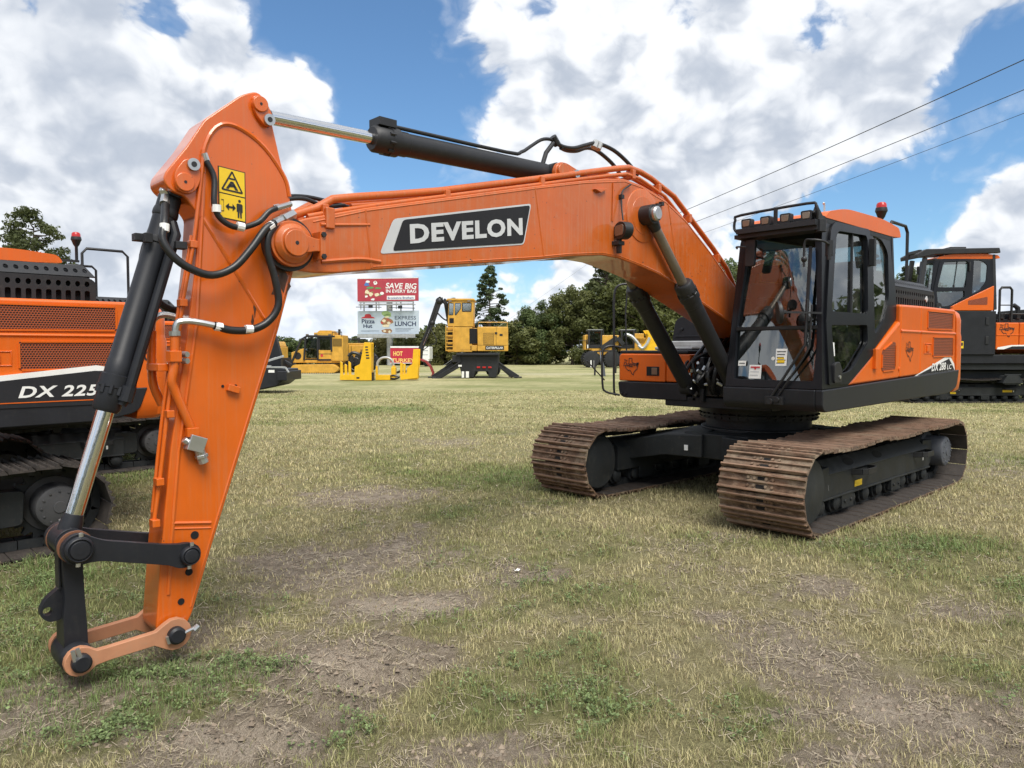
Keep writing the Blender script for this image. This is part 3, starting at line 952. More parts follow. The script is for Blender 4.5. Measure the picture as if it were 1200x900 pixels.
def trunk_mesh(name, H, r0, branches, seed):
    rr = random.Random(seed)
    m = MB()
    pts = [(rr.uniform(-.02, .02) * H * k / 5, rr.uniform(-.02, .02) * H * k / 5, H * .9 * k / 5 - .1) for k in range(6)]
    for k in range(5): m.cyl(pts[k], pts[k + 1], r0 * (1 - .17 * k), 8, r0 * (1 - .17 * (k + 1)), caps=(k == 0))
    for (z, ang, ln, up) in branches:
        k = min(4, max(0, int(z / (.9 * H) * 5)))
        p = Vector(pts[k]).lerp(Vector(pts[k + 1]), (z / (.9 * H) * 5) % 1)
        q = p + Vector((math.cos(ang) * ln * .55, math.sin(ang) * ln * .55, up * .4)); e = p + Vector((math.cos(ang) * ln, math.sin(ang) * ln, up))
        m.cyl(p, q, r0 * .35, 5, r0 * .22, False); m.cyl(q, e, r0 * .22, 5, r0 * .08, False)
    return m.mesh(name, M_BARK, 60)


def tree_protos():
    P = {}
    def broad(key, H, W, seed, mat, nl, n, leaf, low=.12):
        r = random.Random(seed)
        lobes = [(0, 0, H * .55, W * .30, W * .30, H * .32)]
        for i in range(nl):
            a = i * 2.399 + r.uniform(-.4, .4); z = H * (low + (.86 - low) * (i + .5) / nl)
            rad = W * .42 * math.sin(PI * min(1, max(.18, .22 + .72 * (z / H)))) ** .8
            s = W * r.uniform(.10, .20)
            lobes.append((math.cos(a) * rad, math.sin(a) * rad, z, s, s, s * r.uniform(.6, .85)))
        lobes.append((0, 0, H * .90, W * .12, W * .12, H * .09))
        br = [(l[2] * .8, math.atan2(l[1], l[0]), math.hypot(l[0], l[1]), l[2] * .2) for l in lobes[1:-1]]
        P[key] = (crown_mesh('crown_' + key, lobes, n, leaf, mat, seed), trunk_mesh('trunk_' + key, H, H * .02, br, seed), H)
    broad('oak', 10, 8.0, 2, M_LEAF, 40, 34000, .14)
    broad('oak_b', 10, 7.0, 5, M_LEAF2, 36, 32000, .14)
    broad('shrub', 4.2, 5.0, 8, M_LEAF2, 22, 13000, .12, .05)
    broad('shrub_b', 4.2, 4.2, 12, M_LEAF, 20, 13000, .12, .05)
    def pine(key, H, W, seed, n, leaf, start=.32, nl=30):
        r = random.Random(seed)
        lobes = []
        for i in range(nl):
            t = (i + .5) / nl
            z = H * (start + (1 - start) * t ** .9)
            rad = W * .5 * (1 - t) ** .55 * r.uniform(.35, 1.0)
            a = i * 2.399 + r.uniform(-.5, .5)
            s = W * r.uniform(.055, .125) * (1.1 - .5 * t)
            lobes.append((math.cos(a) * rad, math.sin(a) * rad, z, s * 1.25, s * 1.25, s * .62))
        lobes.append((0, 0, H * .97, W * .06, W * .06, H * .04))
        br = [(max(.3, l[2] - .25), math.atan2(l[1], l[0]), math.hypot(l[0], l[1]), .2) for l in lobes]
        P[key] = (crown_mesh('crown_' + key, lobes, n, leaf, M_PINE, seed), trunk_mesh('trunk_' + key, H, H * .016, br, seed), H)
    pine('pine', 11, 5.6, 21, 15000, .13, .22, 78)
    pine('pine_near', 10, 6.8, 33, 20000, .095, .30, 60)
    return P


def build_trees():
    P = tree_protos()
    nm = {'oak': 'broadleaf_tree', 'oak_b': 'broadleaf_tree', 'shrub': 'scrub_tree', 'shrub_b': 'scrub_tree', 'pine': 'pine_tree', 'pine_near': 'pine_tree'}
    def plant(key, a, b, h, label, group=None, wide=1.0, rz=None):
        cm, tm, H = P[key]
        p = spot(a, b)
        r = empty(nm[key], p, 0, label, 'tree', group)
        s = h / H
        t = link('trunk', tm, r); c = link('crown', cm, r)
        for q in (t, c):
            q.scale = (s * wide, s * wide, s); q.rotation_euler = (0, 0, rz if rz is not None else random.uniform(0, 6.28))
        return r
    plant('pine_near', -26.0, 40, 9.35, 'tall dark pine rising behind the slotted hood of the left excavator, near the left edge', None, 1.0, 2.2)
    plant('pine', -2.55, 86, 11.4, 'lone tall pine standing up behind the yellow knuckleboom loader', None, 1.0, .7)
    xs = [-300, 0, 300, 335, 400, 450, 485, 500, 530, 545, 590, 620, 640, 660, 680, 720, 860, 1075, 1100, 1150, 1180, 1300, 1500]
    hs = [5.0, 4.2, 3.6, 3.4, 3.4, 3.8, 4.2, 5.0, 5.2, 4.6, 5.2, 5.8, 8.2, 10.0, 11.8, 13.0, 13.2, 12.4, 9.0, 5.0, 3.9, 4.2, 5.0]
    words = ['first', 'second', 'third', 'fourth', 'fifth', 'sixth', 'seventh', 'eighth', 'ninth', 'tenth', 'eleventh', 'twelfth', 'thirteenth', 'fourteenth', 'fifteenth', 'sixteenth', 'seventeenth', 'eighteenth', 'nineteenth', 'twentieth',
             'twenty-first', 'twenty-second', 'twenty-third', 'twenty-fourth', 'twenty-fifth', 'twenty-sixth', 'twenty-seventh', 'twenty-eighth', 'twenty-ninth', 'thirtieth', 'thirty-first', 'thirty-second', 'thirty-third', 'thirty-fourth', 'thirty-fifth']
    row = []
    a = -61.0
    while a < 66:
        b = 86 + random.uniform(-2.5, 2.5)
        px = 600 + 859.8 * a / b
        h = float(np.interp(px, xs, hs)) * random.uniform(.86, 1.06)
        row.append((a, b, h))
        a += random.uniform(2.6, 4.0) * (1.1 if h > 6.6 else .9)
    left = [q for q in row if q[0] < -2.55][::-1]; right = [q for q in row if q[0] >= -2.55]
    for side, lst in (('left', left), ('right', right)):
        for k, (a, b, h) in enumerate(lst):
            tall = h > 6.6
            key = random.choice(('oak', 'oak', 'oak_b', 'pine')) if tall else random.choice(('shrub', 'shrub_b'))
            kind = {'oak': 'tall dark broadleaf tree', 'oak_b': 'tall olive broadleaf tree', 'pine': 'pine', 'shrub': 'low olive scrub tree', 'shrub_b': 'low dark scrub tree'}[key]
            plant(key, a, b, h, '%s, %s to the %s of the lone pine along the field edge' % (kind, words[k], side), 'trees along the far edge of the field', random.uniform(.95, 1.25))
    # the wood behind that first row reads as one mass
    r = np.random.default_rng(70)
    lob = []
    for k in range(420):
        b = r.uniform(92, 108); a = r.uniform(-70, 76)
        h = float(np.interp(600 + 859.8 * a / b, xs, hs)) * (b / 86) * .93
        p = spot(a, b); s_ = r.uniform(1.2, 2.2) if h > 6.6 else r.uniform(.8, 1.3)
        lob.append((p.x, p.y, max(.8, h - s_ - (h * .8) * r.random() ** 1.6), s_ * 1.2, s_ * 1.2, s_))
    o = link('far_wood', crown_mesh('far_wood', lob, 90000, .24, M_LEAF, 80))
    tag(o, 'dense dark wood behind the first row of trees', 'wood', kind='stuff')
    # scrubby undergrowth at the foot of the wood, one mass
    r = np.random.default_rng(77)
    lob = []
    for k in range(150):
        a = r.uniform(-60, 64); b = r.uniform(84, 95); s = r.uniform(.9, 1.7)
        p = spot(a, b); lob.append((p.x, p.y, s * .62, s * 1.5, s * 1.5, s))
    o = link('undergrowth', crown_mesh('undergrowth', lob, 42000, .24, M_LEAF2, 78))
    tag(o, 'tangled undergrowth along the foot of the far trees', 'undergrowth', kind='stuff')
    # the wood on the photographer's side of the field (mirrored in the glass and paint)
    lob = []
    for k in range(260):
        ang = R(r.uniform(-45, 176)); d = r.uniform(48, 62); s = r.uniform(2.2, 4.2)
        lob.append((CAM.x + math.cos(ang) * d, CAM.y + math.sin(ang) * d, r.uniform(.5, 9.0), s, s, s * .8))
    o = link('wood', crown_mesh('wood', lob, 90000, .42, M_LEAF, 79))
    tag(o, 'dark wood along the side of the field behind the photographer', 'wood', kind='stuff')


build_ground()
build_grass()
build_trees()


# ------------------------------------------------------------------ the excavator (built at the origin, digging direction +X, left side +Y)
def V3(*a): return Vector(a)


def star_logo(mb, origin, xd, yd, s):
    """state outline with script lettering across it (dealer mark)"""
    tx = [(.36, 1), (.58, 1), (.58, .76), (.72, .70), (.88, .68), (.96, .62), (.98, .42), (.94, .34), (.80, .24), (.70, .14), (.70, .0), (.58, .06), (.50, .20), (.40, .30), (.30, .24), (.20, .34), (.06, .50), (.06, .54), (.36, .54)]
    o, X, Y = Vector(origin), Vector(xd), Vector(yd)
    N = X.cross(Y).normalized()
    k = len(tx)
    for i in range(k):
        a, b = Vector(tx[i]), Vector(tx[(i + 1) % k])
        if abs((a.y + b.y) / 2 - .55) < .12 and abs(a.x - b.x) < .2 and not (a.x > .3 and b.x > .3 and a.y > .6): continue
        d = (b - a).normalized(); n = Vector((-d.y, d.x)) * .022
        q = [a - n, b - n, b + n, a + n]
        mb.add([o + X * (p.x * s) + Y * (p.y * s) + N * .003 for p in q], [(0, 1, 2, 3)])
    text_mb('Doggett', o + X * (-.06 * s) + Y * (.46 * s), xd, yd, w=1.15 * s, h=.30 * s, bold=.012, shear=.25, depth=.004, mb=mb)
    text_mb('The', o + X * (-.02 * s) + Y * (.80 * s), xd, yd, w=.26 * s, h=.15 * s, bold=.01, shear=.25, depth=.004, mb=mb)
    return mb


# --- crawler track path
XF, XB, ZC, RM = 1.83, -1.95, 0.385, 0.360
NSHOE = 52


def track_path(s):
    """arc length (m) -> x, z, outward normal (nx, nz)"""
    L = XF - XB
    half = PI * RM
    s = s % (2 * L + 2 * half)
    if s < L:                                   # top run, front to rear
        x = XF - s
        u = s / L
        sag = 0.0
        for a, b in ((0.0, 0.36), (0.36, 0.70), (0.70, 1.0)):
            if a <= u <= b: sag = math.sin(PI * (u - a) / (b - a)) * (0.035 if a < .6 else 0.02)
        return x, ZC + RM - sag, 0, 1
    s -= L
    if s < half:
        t = s / RM
        return XB - math.sin(t) * RM, ZC + math.cos(t) * RM, -math.sin(t), math.cos(t)
    s -= half
    if s < L:
        return XB + s, ZC - RM, 0, -1
    s -= L
    t = s / RM
    return XF + math.sin(t) * RM, ZC - math.cos(t) * RM, math.sin(t), -math.cos(t)


def shoe_mesh(name, mat, w=0.80, pitch=0.187):
    prof = [(-pitch / 2 + .001, -.008), (pitch / 2 - .004, -.008), (pitch / 2 - .004, .004), (.092, .006), (.084, .033), (.070, .033), (.062, .007),
            (.012, .006), (.006, .025), (-.006, .025), (-.012, .006), (-.050, .006), (-.058, .031), (-.072, .031), (-.082, .007), (-pitch / 2 + .001, .004)]
    mb = MB()
    mb.prism(prof, -w / 2, w / 2, 1)
    for y in (-.115, -.055, .055, .115):         # shoe bolts
        mb.cyl((.036, y, .004), (.036, y, .019), .014, 6)
        mb.cyl((-.030, y, .004), (-.030, y, .019), .014, 6)
    mb.cur = 1                                    # dark blocks for the shaded mud openings by the link rails
    for y0, y1 in ((-.040, .040),):
        mb.box(.026, .058, y0, y1, .0005, .0085)
        mb.box(-.046, -.018, y0 * .8, y1 * .8, .0005, .0085)
    mb.cur = 0
    me = mb.mesh(name, [mat, M_VOID, M_SHOE_D], 30)
    for p in me.polygons:                          # the inner faces are less rusted
        if p.normal.z < -.6: p.material_index = 2
    return me


def build_undercarriage(root):
    perim = 2 * (XF - XB) + 2 * PI * RM
    me = shoe_mesh('track_shoe', M_SHOE)
    for side in (1, -1):
        yc = 1.195 * side
        ch = MB()
        for i in range(NSHOE):
            x, z, nx, nz = track_path(perim * i / NSHOE)
            th = math.atan2(nx, nz)
            T = Matrix.Translation((x, 0, z)) @ Matrix.Rotation(th, 4, 'Y')
            for y in (yc - .085, yc + .085):
                ch.box(-.09, .09, y - .02, y + .02, -.085, -.010, T)
            if i % 2 == 0: ch.cyl(T @ V3(-.09, yc - .11, -.05), T @ V3(-.09, yc + .11, -.05), .024, 8)
        track = ch.build('crawler_track', M_FRAME, root, smooth=30)
        for i in range(NSHOE):
            x, z, nx, nz = track_path(perim * (i + .5) / NSHOE)
            o = bpy.data.objects.new('track_shoe', me); COL.objects.link(o)
            o.parent = track
            o.location = (x, yc + random.uniform(-.004, .004), z)
            o.rotation_euler = (0, math.atan2(nx, nz) + random.uniform(-.02, .02), 0)
        # frame beam: flat outer side, roof sloping up towards the middle of the machine
        f = MB()
        sec = [(-.22, .235), (.205, .235), (.205, .465), (.10, .585), (-.12, .605), (-.22, .50)]
        f.prism([(yc + a * side, b) for a, b in sec], -1.52, 1.42, 0)
        f.prism(rpoly([(1.30, .24), (2.02, .27), (2.02, .50), (1.30, .54)], [0, .12, .12, 0]), yc + .135 * side, yc + .215 * side, 1)
        f.prism(rpoly([(1.30, .24), (2.02, .27), (2.02, .50), (1.30, .54)], [0, .12, .12, 0]), yc - .165 * side, yc - .135 * side, 1)
        f.prism([(1.42, .24), (1.62, .30), (1.62, .48), (1.42, .56)], yc - .13, yc + .13, 1)
        f.box(-1.52, 1.42, yc + .205 * side - .012, yc + .205 * side + .016, .228, .246)
        f.box(-1.50, 1.40, yc + .205 * side - .004, yc + .205 * side + .006, .456, .470)
        frame = f.build('track_frame', M_FRAME, root, .012)
        n = 9
        for k in range(n):
            x = 1.38 - 2.80 * k / (n - 1)
            r = MB()
            r.lathe((x, yc - .20, .165), (x, yc + .20, .165), [(0, .04), (.02, .075), (.05, .078), (.055, .10), (.08, .105), (.13, .09), (.27, .09), (.32, .105), (.345, .10), (.35, .078), (.38, .075), (.40, .04)], 14)
            r.build('track_roller', M_FRAME, frame)
        for x in (.86, -.42):
            g = MB()
            g.prism(rpoly([(x - .13, .10), (x + .13, .10), (x + .13, .25), (x - .13, .25)], .02), yc + .17 * side, yc + .215 * side, 1)
            g.prism(rpoly([(x - .13, .10), (x + .13, .10), (x + .13, .25), (x - .13, .25)], .02), yc - .215 * side, yc - .17 * side, 1)
            for q in (-.07, .07): g.cyl((x + q, yc + .21 * side, .17), (x + q, yc + .228 * side, .17), .018, 6)
            g.each('track_guard', M_FRAME, frame, .006)
        for x in (.58, -.72):
            g = MB()
            g.box(x - .05, x + .05, yc - .06, yc + .06, .58, .64)
            g.cyl((x, yc - .12, .655), (x, yc + .12, .655), .055, 12)
            g.build('carrier_roller', M_FRAME, frame)
        h = MB()
        for x in (.72, -.02):                       # mud holes in the sloping roof of the beam
            c = V3(x, yc + .152 * side, .5255)
            u = V3(1, 0, 0); t = V3(0, .105 * side, -.12).normalized(); nn = V3(0, .12 * side, .105).normalized()
            k = 18
            h.add([c + u * math.cos(2 * PI * i / k) * .115 + t * math.sin(2 * PI * i / k) * .045 + nn * .003 for i in range(k)], [tuple(range(k))])
        h.each('mud_hole', M_VOID, frame)
        for x in (.55, -1.18):                      # hoop steps
            s = MB()
            y0 = yc + .20 * side
            pts = [(x - .20, y0, .43), (x - .17, y0 + .09 * side, .435), (x - .10, y0 + .12 * side, .435), (x + .10, y0 + .12 * side, .435), (x + .17, y0 + .09 * side, .435), (x + .20, y0, .43)]
            for a, b in zip(pts[:-1], pts[1:]): s.bar(a, b, .018, .06)
            s.bar((x - .19, y0 - .02 * side, .45), (x + .19, y0 - .02 * side, .45), .05, .02)
            for q in (-.19, .19): s.cyl((x + q, y0, .42), (x + q, y0 + .03 * side, .42), .012, 6)
            s.build('hoop_step', M_BLACK, frame, .004)
        d = MB()
        for x, z, hh in ((1.30, .34, .05), (-1.30, .36, .05), (.40, .40, .03)):
            d.box(x - .012, x + .012, yc + .2065 * side, yc + .2085 * side, z - hh / 2, z + hh / 2)
        d.each('sticker', M_WHITE, frame)
        d = MB()
        d.box(.50, .68, yc + .2065 * side, yc + .2085 * side, .275, .335)
        d.build('warning_sticker', M_YSTICK, frame)
        # front idler
        i_ = MB()
        i_.lathe((XF, yc - .30, ZC), (XF, yc + .30, ZC), [(0, .10), (.012, .15), (.02, .285), (.035, .30), (.05, .31), (.20, .31), (.235, .325), (.25, .33), (.275, .345), (.325, .345), (.35, .33), (.365, .325), (.40, .31), (.55, .31), (.565, .30), (.58, .285), (.588, .15), (.60, .10)], 36)
        i_.build('idler_wheel', M_FRAME, track)
        # rear sprocket and travel motor
        sp = MB()
        nt = 22
        teeth = []
        for k in range(nt * 4):
            r = .335 if k % 4 in (0, 1) else .285
            a = 2 * PI * k / (nt * 4)
            teeth.append((XB + r * math.cos(a), ZC + r * math.sin(a)))
        sp.prism(teeth, yc - .03, yc + .03, 1)
        sp.build('drive_sprocket', M_FRAME, track, 0)
        m = MB()
        m.lathe((XB, yc - .20 * side, ZC), (XB, yc + .275 * side, ZC), [(0, .20), (.17, .22), (.2, .24), (.245, .24), (.25, .185), (.44, .185), (.462, .175), (.475, .15)], 32)
        for k in range(12):
            a = 2 * PI * k / 12
            m.cyl((XB + .135 * math.cos(a), yc + .272 * side, ZC + .135 * math.sin(a)), (XB + .135 * math.cos(a), yc + .284 * side, ZC + .135 * math.sin(a)), .011, 6)
        m.cyl((XB, yc + .27 * side, ZC), (XB, yc + .283 * side, ZC), .05, 16)
        m.build('travel_motor', M_MOTOR, root, .004)
        b = MB()                                     # sprocket end bracket
        b.prism(rpoly([(-1.70, .25), (-1.40, .24), (-1.40, .56), (-1.72, .54)], .04), yc + .02 * side, yc + .17 * side, 1)
        b.build('motor_bracket', M_FRAME, frame, .01)
    # centre frame: drum and four legs
    c = MB()
    for sx in (1, -1):
        for sy in (1, -1):
            top = [(sx * .42, sy * .25, .73), (sx * 1.02, sy * .12, .69), (sx * 1.10, sy * .55, .675), (sx * 1.22, sy * 1.08, .565), (sx * .66, sy * 1.08, .60), (sx * .34, sy * .62, .72)]
            bot = [(p[0], p[1], {0: .42, 1: .43, 2: .43, 3: .33, 4: .33, 5: .42}[i]) for i, p in enumerate(top)]
            n = 6
            c.add([V3(*p) for p in top] + [V3(*p) for p in bot], [tuple(range(n)), tuple(range(2 * n - 1, n - 1, -1))] + [(i, (i + 1) % n, n + (i + 1) % n, n + i) for i in range(n)])
    c.box(-.95, .95, -.40, .40, .42, .70)
    c.prism(circ(0, 0, .66, 28), .43, .735, 2)
    c.build('centre_frame', M_FRAME, root, .015)
    s = MB()
    s.lathe((0, 0, .73), (0, 0, .985), [(0, .60), (.10, .60), (.102, .66), (.16, .66), (.162, .63), (.18, .63), (.182, .67), (.235, .67), (.255, .64)], 48)
    for k in range(40):
        a = 2 * PI * k / 40
        s.cyl((.655 * math.cos(a), .655 * math.sin(a), .895), (.685 * math.cos(a), .685 * math.sin(a), .895), .011, 6)
        s.cyl((.64 * math.cos(a), .64 * math.sin(a), .855), (.672 * math.cos(a), .672 * math.sin(a), .855), .011, 6)
    s.build('slewing_ring', M_CHAR, root)
    st = MB(); st.box(1.085, 1.093, -.30, -.255, .51, .57)
    # little white inspection label on the leg face
    st.build('sticker', M_WHITE, root)


def cab_left(x, z, d=0.0):
    t = (z - 1.26) / 1.62
    return V3(x, 1.36 - .115 * t + d, z)


def cab_right(x, z, d=0.0):
    t = (z - 1.26) / 1.62
    return V3(x, .365 + .055 * t - d, z)


def cab_front(y, z, d=0.0):
    t = (z - 1.26) / 1.62
    return V3(1.37 - .19 * t + d, y, z)


WIN_DOOR_UP = rpoly([(0.93, 2.80), (0.13, 2.83), (0.22, 1.99), (1.14, 1.98)], [.11, .07, .05, .05], 5)
WIN_DOOR_LOW = rpoly([(1.16, 1.88), (.26, 1.90), (.26, 1.70), (.72, 1.41), (1.0, 1.38), (1.13, 1.50)], [.03, .03, .05, .1, .08, .05], 4)
WIN_REAR = rpoly([(-.05, 2.85), (-.30, 2.82), (-.47, 2.70), (-.42, 2.19), (-.22, 1.92), (.03, 1.79)], [.04, .05, .08, .08, .06, .05], 4)
CAB_SIDE = rpoly([(1.37, 1.262), (1.30, 1.9), (1.20, 2.72), (1.11, 2.90), (-.50, 2.93), (-.60, 2.82), (-.64, 2.13), (-.60, 1.97), (.80, 1.275)], [0, 0, .05, .10, .06, .06, 0, 0, 0], 4)
WS_UP = rpoly([(.445, 1.86), (1.275, 1.86), (1.185, 2.77), (.51, 2.77)], [.02, .02, .06, .06], 4)
WS_LOW = rpoly([(.455, 1.335), (1.27, 1.335), (1.285, 1.825), (.445, 1.825)], .02, 3)


def build_cab(root):
    fr = plate2d(CAB_SIDE, [WIN_DOOR_UP, WIN_DOOR_LOW, WIN_REAR], .05, lambda a, b, c: cab_left(a, b, -.025 + c))
    f2 = plate2d(CAB_SIDE, [rpoly([(1.18, 2.78), (-.42, 2.82), (-.5, 1.98), (.7, 1.5), (1.25, 1.5)], .08)], .05, lambda a, b, c: cab_right(a, b, -.025 + c))
    f3 = plate2d([(.37, 1.262), (1.35, 1.262), (1.235, 2.88), (.425, 2.88)], [WS_UP, WS_LOW], .06, lambda a, b, c: cab_front(a, b, -.03 + c))
    rear = plate2d([(.38, 1.97), (1.30, 1.97), (1.25, 2.92), (.44, 2.92)], [rpoly([(.50, 2.2), (1.20, 2.2), (1.17, 2.82), (.53, 2.82)], .06)], .05, lambda a, b, c: V3(-.60 + c, a, b))
    mb = MB()
    for q in (fr, f2, f3, rear): mb.add(q.v, q.f)
    mb.box(-.60, 1.30, .38, 1.31, 1.255, 1.30)
    mb.box(-.58, .30, .40, 1.29, 1.29, 1.62)
    cab = mb.build('cab', M_CAB, root, .006, smooth=30)
    # door: raised skin with its own frame line
    door_out = rpoly([(1.25, 1.30), (1.245, 1.9), (1.02, 2.865), (.065, 2.888), (.145, 1.58), (.80, 1.30)], [.02, 0, .16, .06, .06, .03], 5)
    d = plate2d(door_out, [rpoly([(p[0], p[1]) for p in [(0.905, 2.785), (0.15, 2.815), (0.235, 2.0), (1.115, 1.995)]], [.10, .06, .05, .05], 5),
                           rpoly([(1.14, 1.865), (.275, 1.885), (.275, 1.71), (.73, 1.425), (.99, 1.395), (1.11, 1.51)], [.03, .03, .05, .1, .08, .05], 4)], .018, lambda a, b, c: cab_left(a, b, .011 + c))
    d.build('door', M_CAB, cab, .004, smooth=30)
    h = MB()
    h.box(.10, .15, 1.285, 1.345, 2.50, 2.78)                        # hinge post cover
    h.prism(rpoly([(1.0, 1.315), (1.17, 1.315), (1.17, 1.50), (1.06, 1.52), (1.0, 1.44)], .03), 1.36, 1.392, 1)
    h.each('door_handle', M_BLACK, cab, .006)
    h = MB(); h.cyl((1.06, 1.390, 1.37), (1.06, 1.400, 1.37), .018, 12)
    h.build('lock', M_STEEL, cab)
    def pane(name, poly, fn, inset=-.02):
        g = MB()
        n = len(poly)
        c = [fn(a, b, inset) for a, b in poly]
        g.add(c, [tuple(range(n))])
        c2 = [fn(a, b, inset - .005) for a, b in poly]
        return g.build(name, M_GLASS, cab, smooth=0)
    grow = lambda P, k=1.03: [((a - sum(p[0] for p in P) / len(P)) * k + sum(p[0] for p in P) / len(P), (b - sum(p[1] for p in P) / len(P)) * k + sum(p[1] for p in P) / len(P)) for a, b in P]
    def bowed(name, q, bow, lean):
        """slightly bowed front glass"""
        (y0, z0), (y1, _), (y2, z1), (y3, _) = q
        g = MB(); nu, nv = 14, 8; v = []
        for j in range(nv + 1):
            s_ = j / nv
            for i in range(nu + 1):
                t_ = i / nu
                v.append(cab_front((y0 + (y3 - y0) * s_) * (1 - t_) + (y1 + (y2 - y1) * s_) * t_, z0 + (z1 - z0) * s_, -.016 - bow * (2 * t_ - 1) ** 2 - lean * s_ ** 2))
        g.add(v, [(j * (nu + 1) + i, j * (nu + 1) + i + 1, (j + 1) * (nu + 1) + i + 1, (j + 1) * (nu + 1) + i) for j in range(nv) for i in range(nu)])
        return g.build(name, M_GLASS, cab, smooth=60)
    bowed('windscreen', [(.43, 1.845), (1.29, 1.845), (1.20, 2.785), (.495, 2.785)], .026, .035); bowed('lower_windscreen', [(.44, 1.32), (1.285, 1.32), (1.30, 1.84), (.43, 1.84)], .022, .0)
    pane('door_window', grow(WIN_DOOR_UP), cab_left); pane('lower_door_window', grow(WIN_DOOR_LOW), cab_left)
    pane('side_window', grow(WIN_REAR), cab_left)
    pane('right_window', [(1.2, 2.8), (-.44, 2.84), (-.52, 1.96), (.7, 1.48), (1.27, 1.48)], cab_right)
    g = MB(); g.add([(-.60, .48, 2.18), (-.60, 1.22, 2.18), (-.60, 1.19, 2.84), (-.60, .51, 2.84)], [(0, 1, 2, 3)]); g.build('rear_window', M_GLASS, cab, smooth=0)
    s = MB()
    s.bar(cab_left(.47, 2.81, -.008), cab_left(.60, 2.0, -.008), .022, .02, (0, 1, 0))     # sliding pane edge
    s.bar(cab_front(.45, 1.842, .004), cab_front(1.28, 1.842, .004), .012, .03)
    s.each('window_rail', M_BLACK, cab)
    # roof
    r = MB()
    prof = rpoly([(1.13, 2.885), (1.04, 2.955), (.66, 3.03), (-.34, 3.045), (-.80, 3.00), (-.86, 2.90), (-.55, 2.885)], [.02, .06, .2, .2, .08, .04, .0], 5)
    r.prism(prof, .44, 1.255, 1)
    r.build('cab_roof', M_ORANGE2, cab, .035, seg=4)
    r = MB()
    for x in (.80, -.05):
        r.cyl((x, 1.10, 3.0), (x, 1.10, 3.075), .010, 8); r.ball((x + .015, 1.10, 3.08), .014, 8)
    r.each('roof_stud', M_STEEL, cab)
    # light bar across the roof front
    b = MB()
    T = [(1.40, .50, 2.79), (1.40, .46, 2.84), (1.40, .47, 2.925), (1.40, .53, 2.965), (1.40, 1.20, 2.985), (1.40, 1.285, 2.96), (1.40, 1.30, 2.90), (1.38, 1.29, 2.83)]
    b.tube(T, .014, 8, 3)
    b.box(1.30, 1.44, .50, 1.30, 2.775, 2.825)
    b.box(1.20, 1.40, .46, 1.30, 2.735, 2.775)
    b.bar((1.41, .90, 2.80), (1.41, .90, 2.985), .035, .02)
    b.bar((1.22, 1.275, 2.80), (1.40, 1.275, 2.93), .02, .10)
    b.cyl((1.33, 1.30, 2.72), (1.33, 1.30, 2.83), .05, 10)
    b.build('light_bar', M_BLACK, cab, .005)
    for y in (.60, .80, 1.00, 1.205):
        l = MB()
        l.prism(rpoly([(y - .05, 2.825), (y + .05, 2.825), (y + .055, 2.918), (y - .055, 2.918)], .02), 1.355, 1.425, 0)
        l.cur = 1
        l.prism(rpoly([(y - .034, 2.842), (y + .034, 2.842), (y + .038, 2.902), (y - .038, 2.902)], .015), 1.424, 1.431, 0)
        l.cur = 0
        l.cyl((1.38, y, 2.78), (1.38, y, 2.83), .012, 8)
        l.build('work_lamp', [M_BLACK, M_LENS], cab, .004)
    # beacon on its stalk at the rear of the roof
    b = MB()
    b.lathe((-1.09, .95, 2.98), (-1.09, .95, 3.31), [(0, .02), (.19, .02), (.22, .04), (.275, .06), (.285, .068), (.30, .068), (.33, .062)], 18)
    b.box(-1.12, -.78, .93, .97, 2.955, 2.985)
    b.cur = 1
    b.lathe((-1.09, .95, 3.308), (-1.09, .95, 3.40), [(0, .058), (.045, .055), (.062, .042), (.07, .015)], 18)
    b.build('beacon', [M_BLACK, M_RED], cab)
    # mirrors and mirror arms
    m = MB()
    m.tube([(1.27, 1.36, 2.60), (1.44, 1.38, 2.615), (1.50, 1.30, 2.63), (1.50, 1.235, 2.62), (1.50, 1.228, 2.46)], .011, 8, 4)
    m.ball((1.50, 1.228, 2.46), .028, 10); m.cyl((1.50, 1.228, 2.45), (1.50, 1.228, 2.39), .012, 8)
    m.cyl((1.26, 1.355, 2.50), (1.26, 1.355, 2.64), .035, 12)
    m.cyl((1.30, 1.37, 2.46), (1.30, 1.37, 2.50), .02, 8)
    m.build('mirror_arm', M_BLACK, cab)
    m = MB()
    m.bar((1.33, 1.33, 1.97), (1.58, 1.08, 1.98), .018, .018); m.ball((1.56, 1.08, 1.98), .022, 8)
    m.lathe((1.57, 1.07, 1.98), (1.60, 1.03, 1.975), [(0, .05), (.02, .105), (.035, .108), (.05, .105)], 24)
    m.build('front_mirror', M_BLACK, cab)
    m = MB()
    m.tube([(1.27, .42, 2.66), (1.38, .48, 2.66), (1.42, .60, 2.64)], .010, 8, 4)
    m.prism(rpoly([(.555, 2.46), (.655, 2.46), (.665, 2.72), (.565, 2.72)], .025), 1.32, 1.36, 0)
    m.build('left_mirror', M_BLACK, cab, .006)
    # wiper with its long parallel arms
    w = MB()
    w.tube([(1.40, .87, 1.16), (1.405, 1.16, 1.60), (1.385, 1.20, 1.68), (1.36, 1.205, 2.10)], .014, 6)
    w.tube([(1.40, .93, 1.16), (1.405, 1.20, 1.56), (1.39, 1.245, 1.66), (1.365, 1.25, 2.05)], .010, 6)
    w.bar((1.345, 1.19, 1.95), (1.285, 1.19, 2.60), .03, .02)
    w.box(1.375, 1.42, .82, 1.0, 1.10, 1.18); w.cyl((1.40, .88, 1.13), (1.44, .88, 1.13), .03, 12); w.cyl((1.40, .95, 1.15), (1.44, .95, 1.15), .025, 12)
    w.build('wiper', M_BLACK, cab, .003)
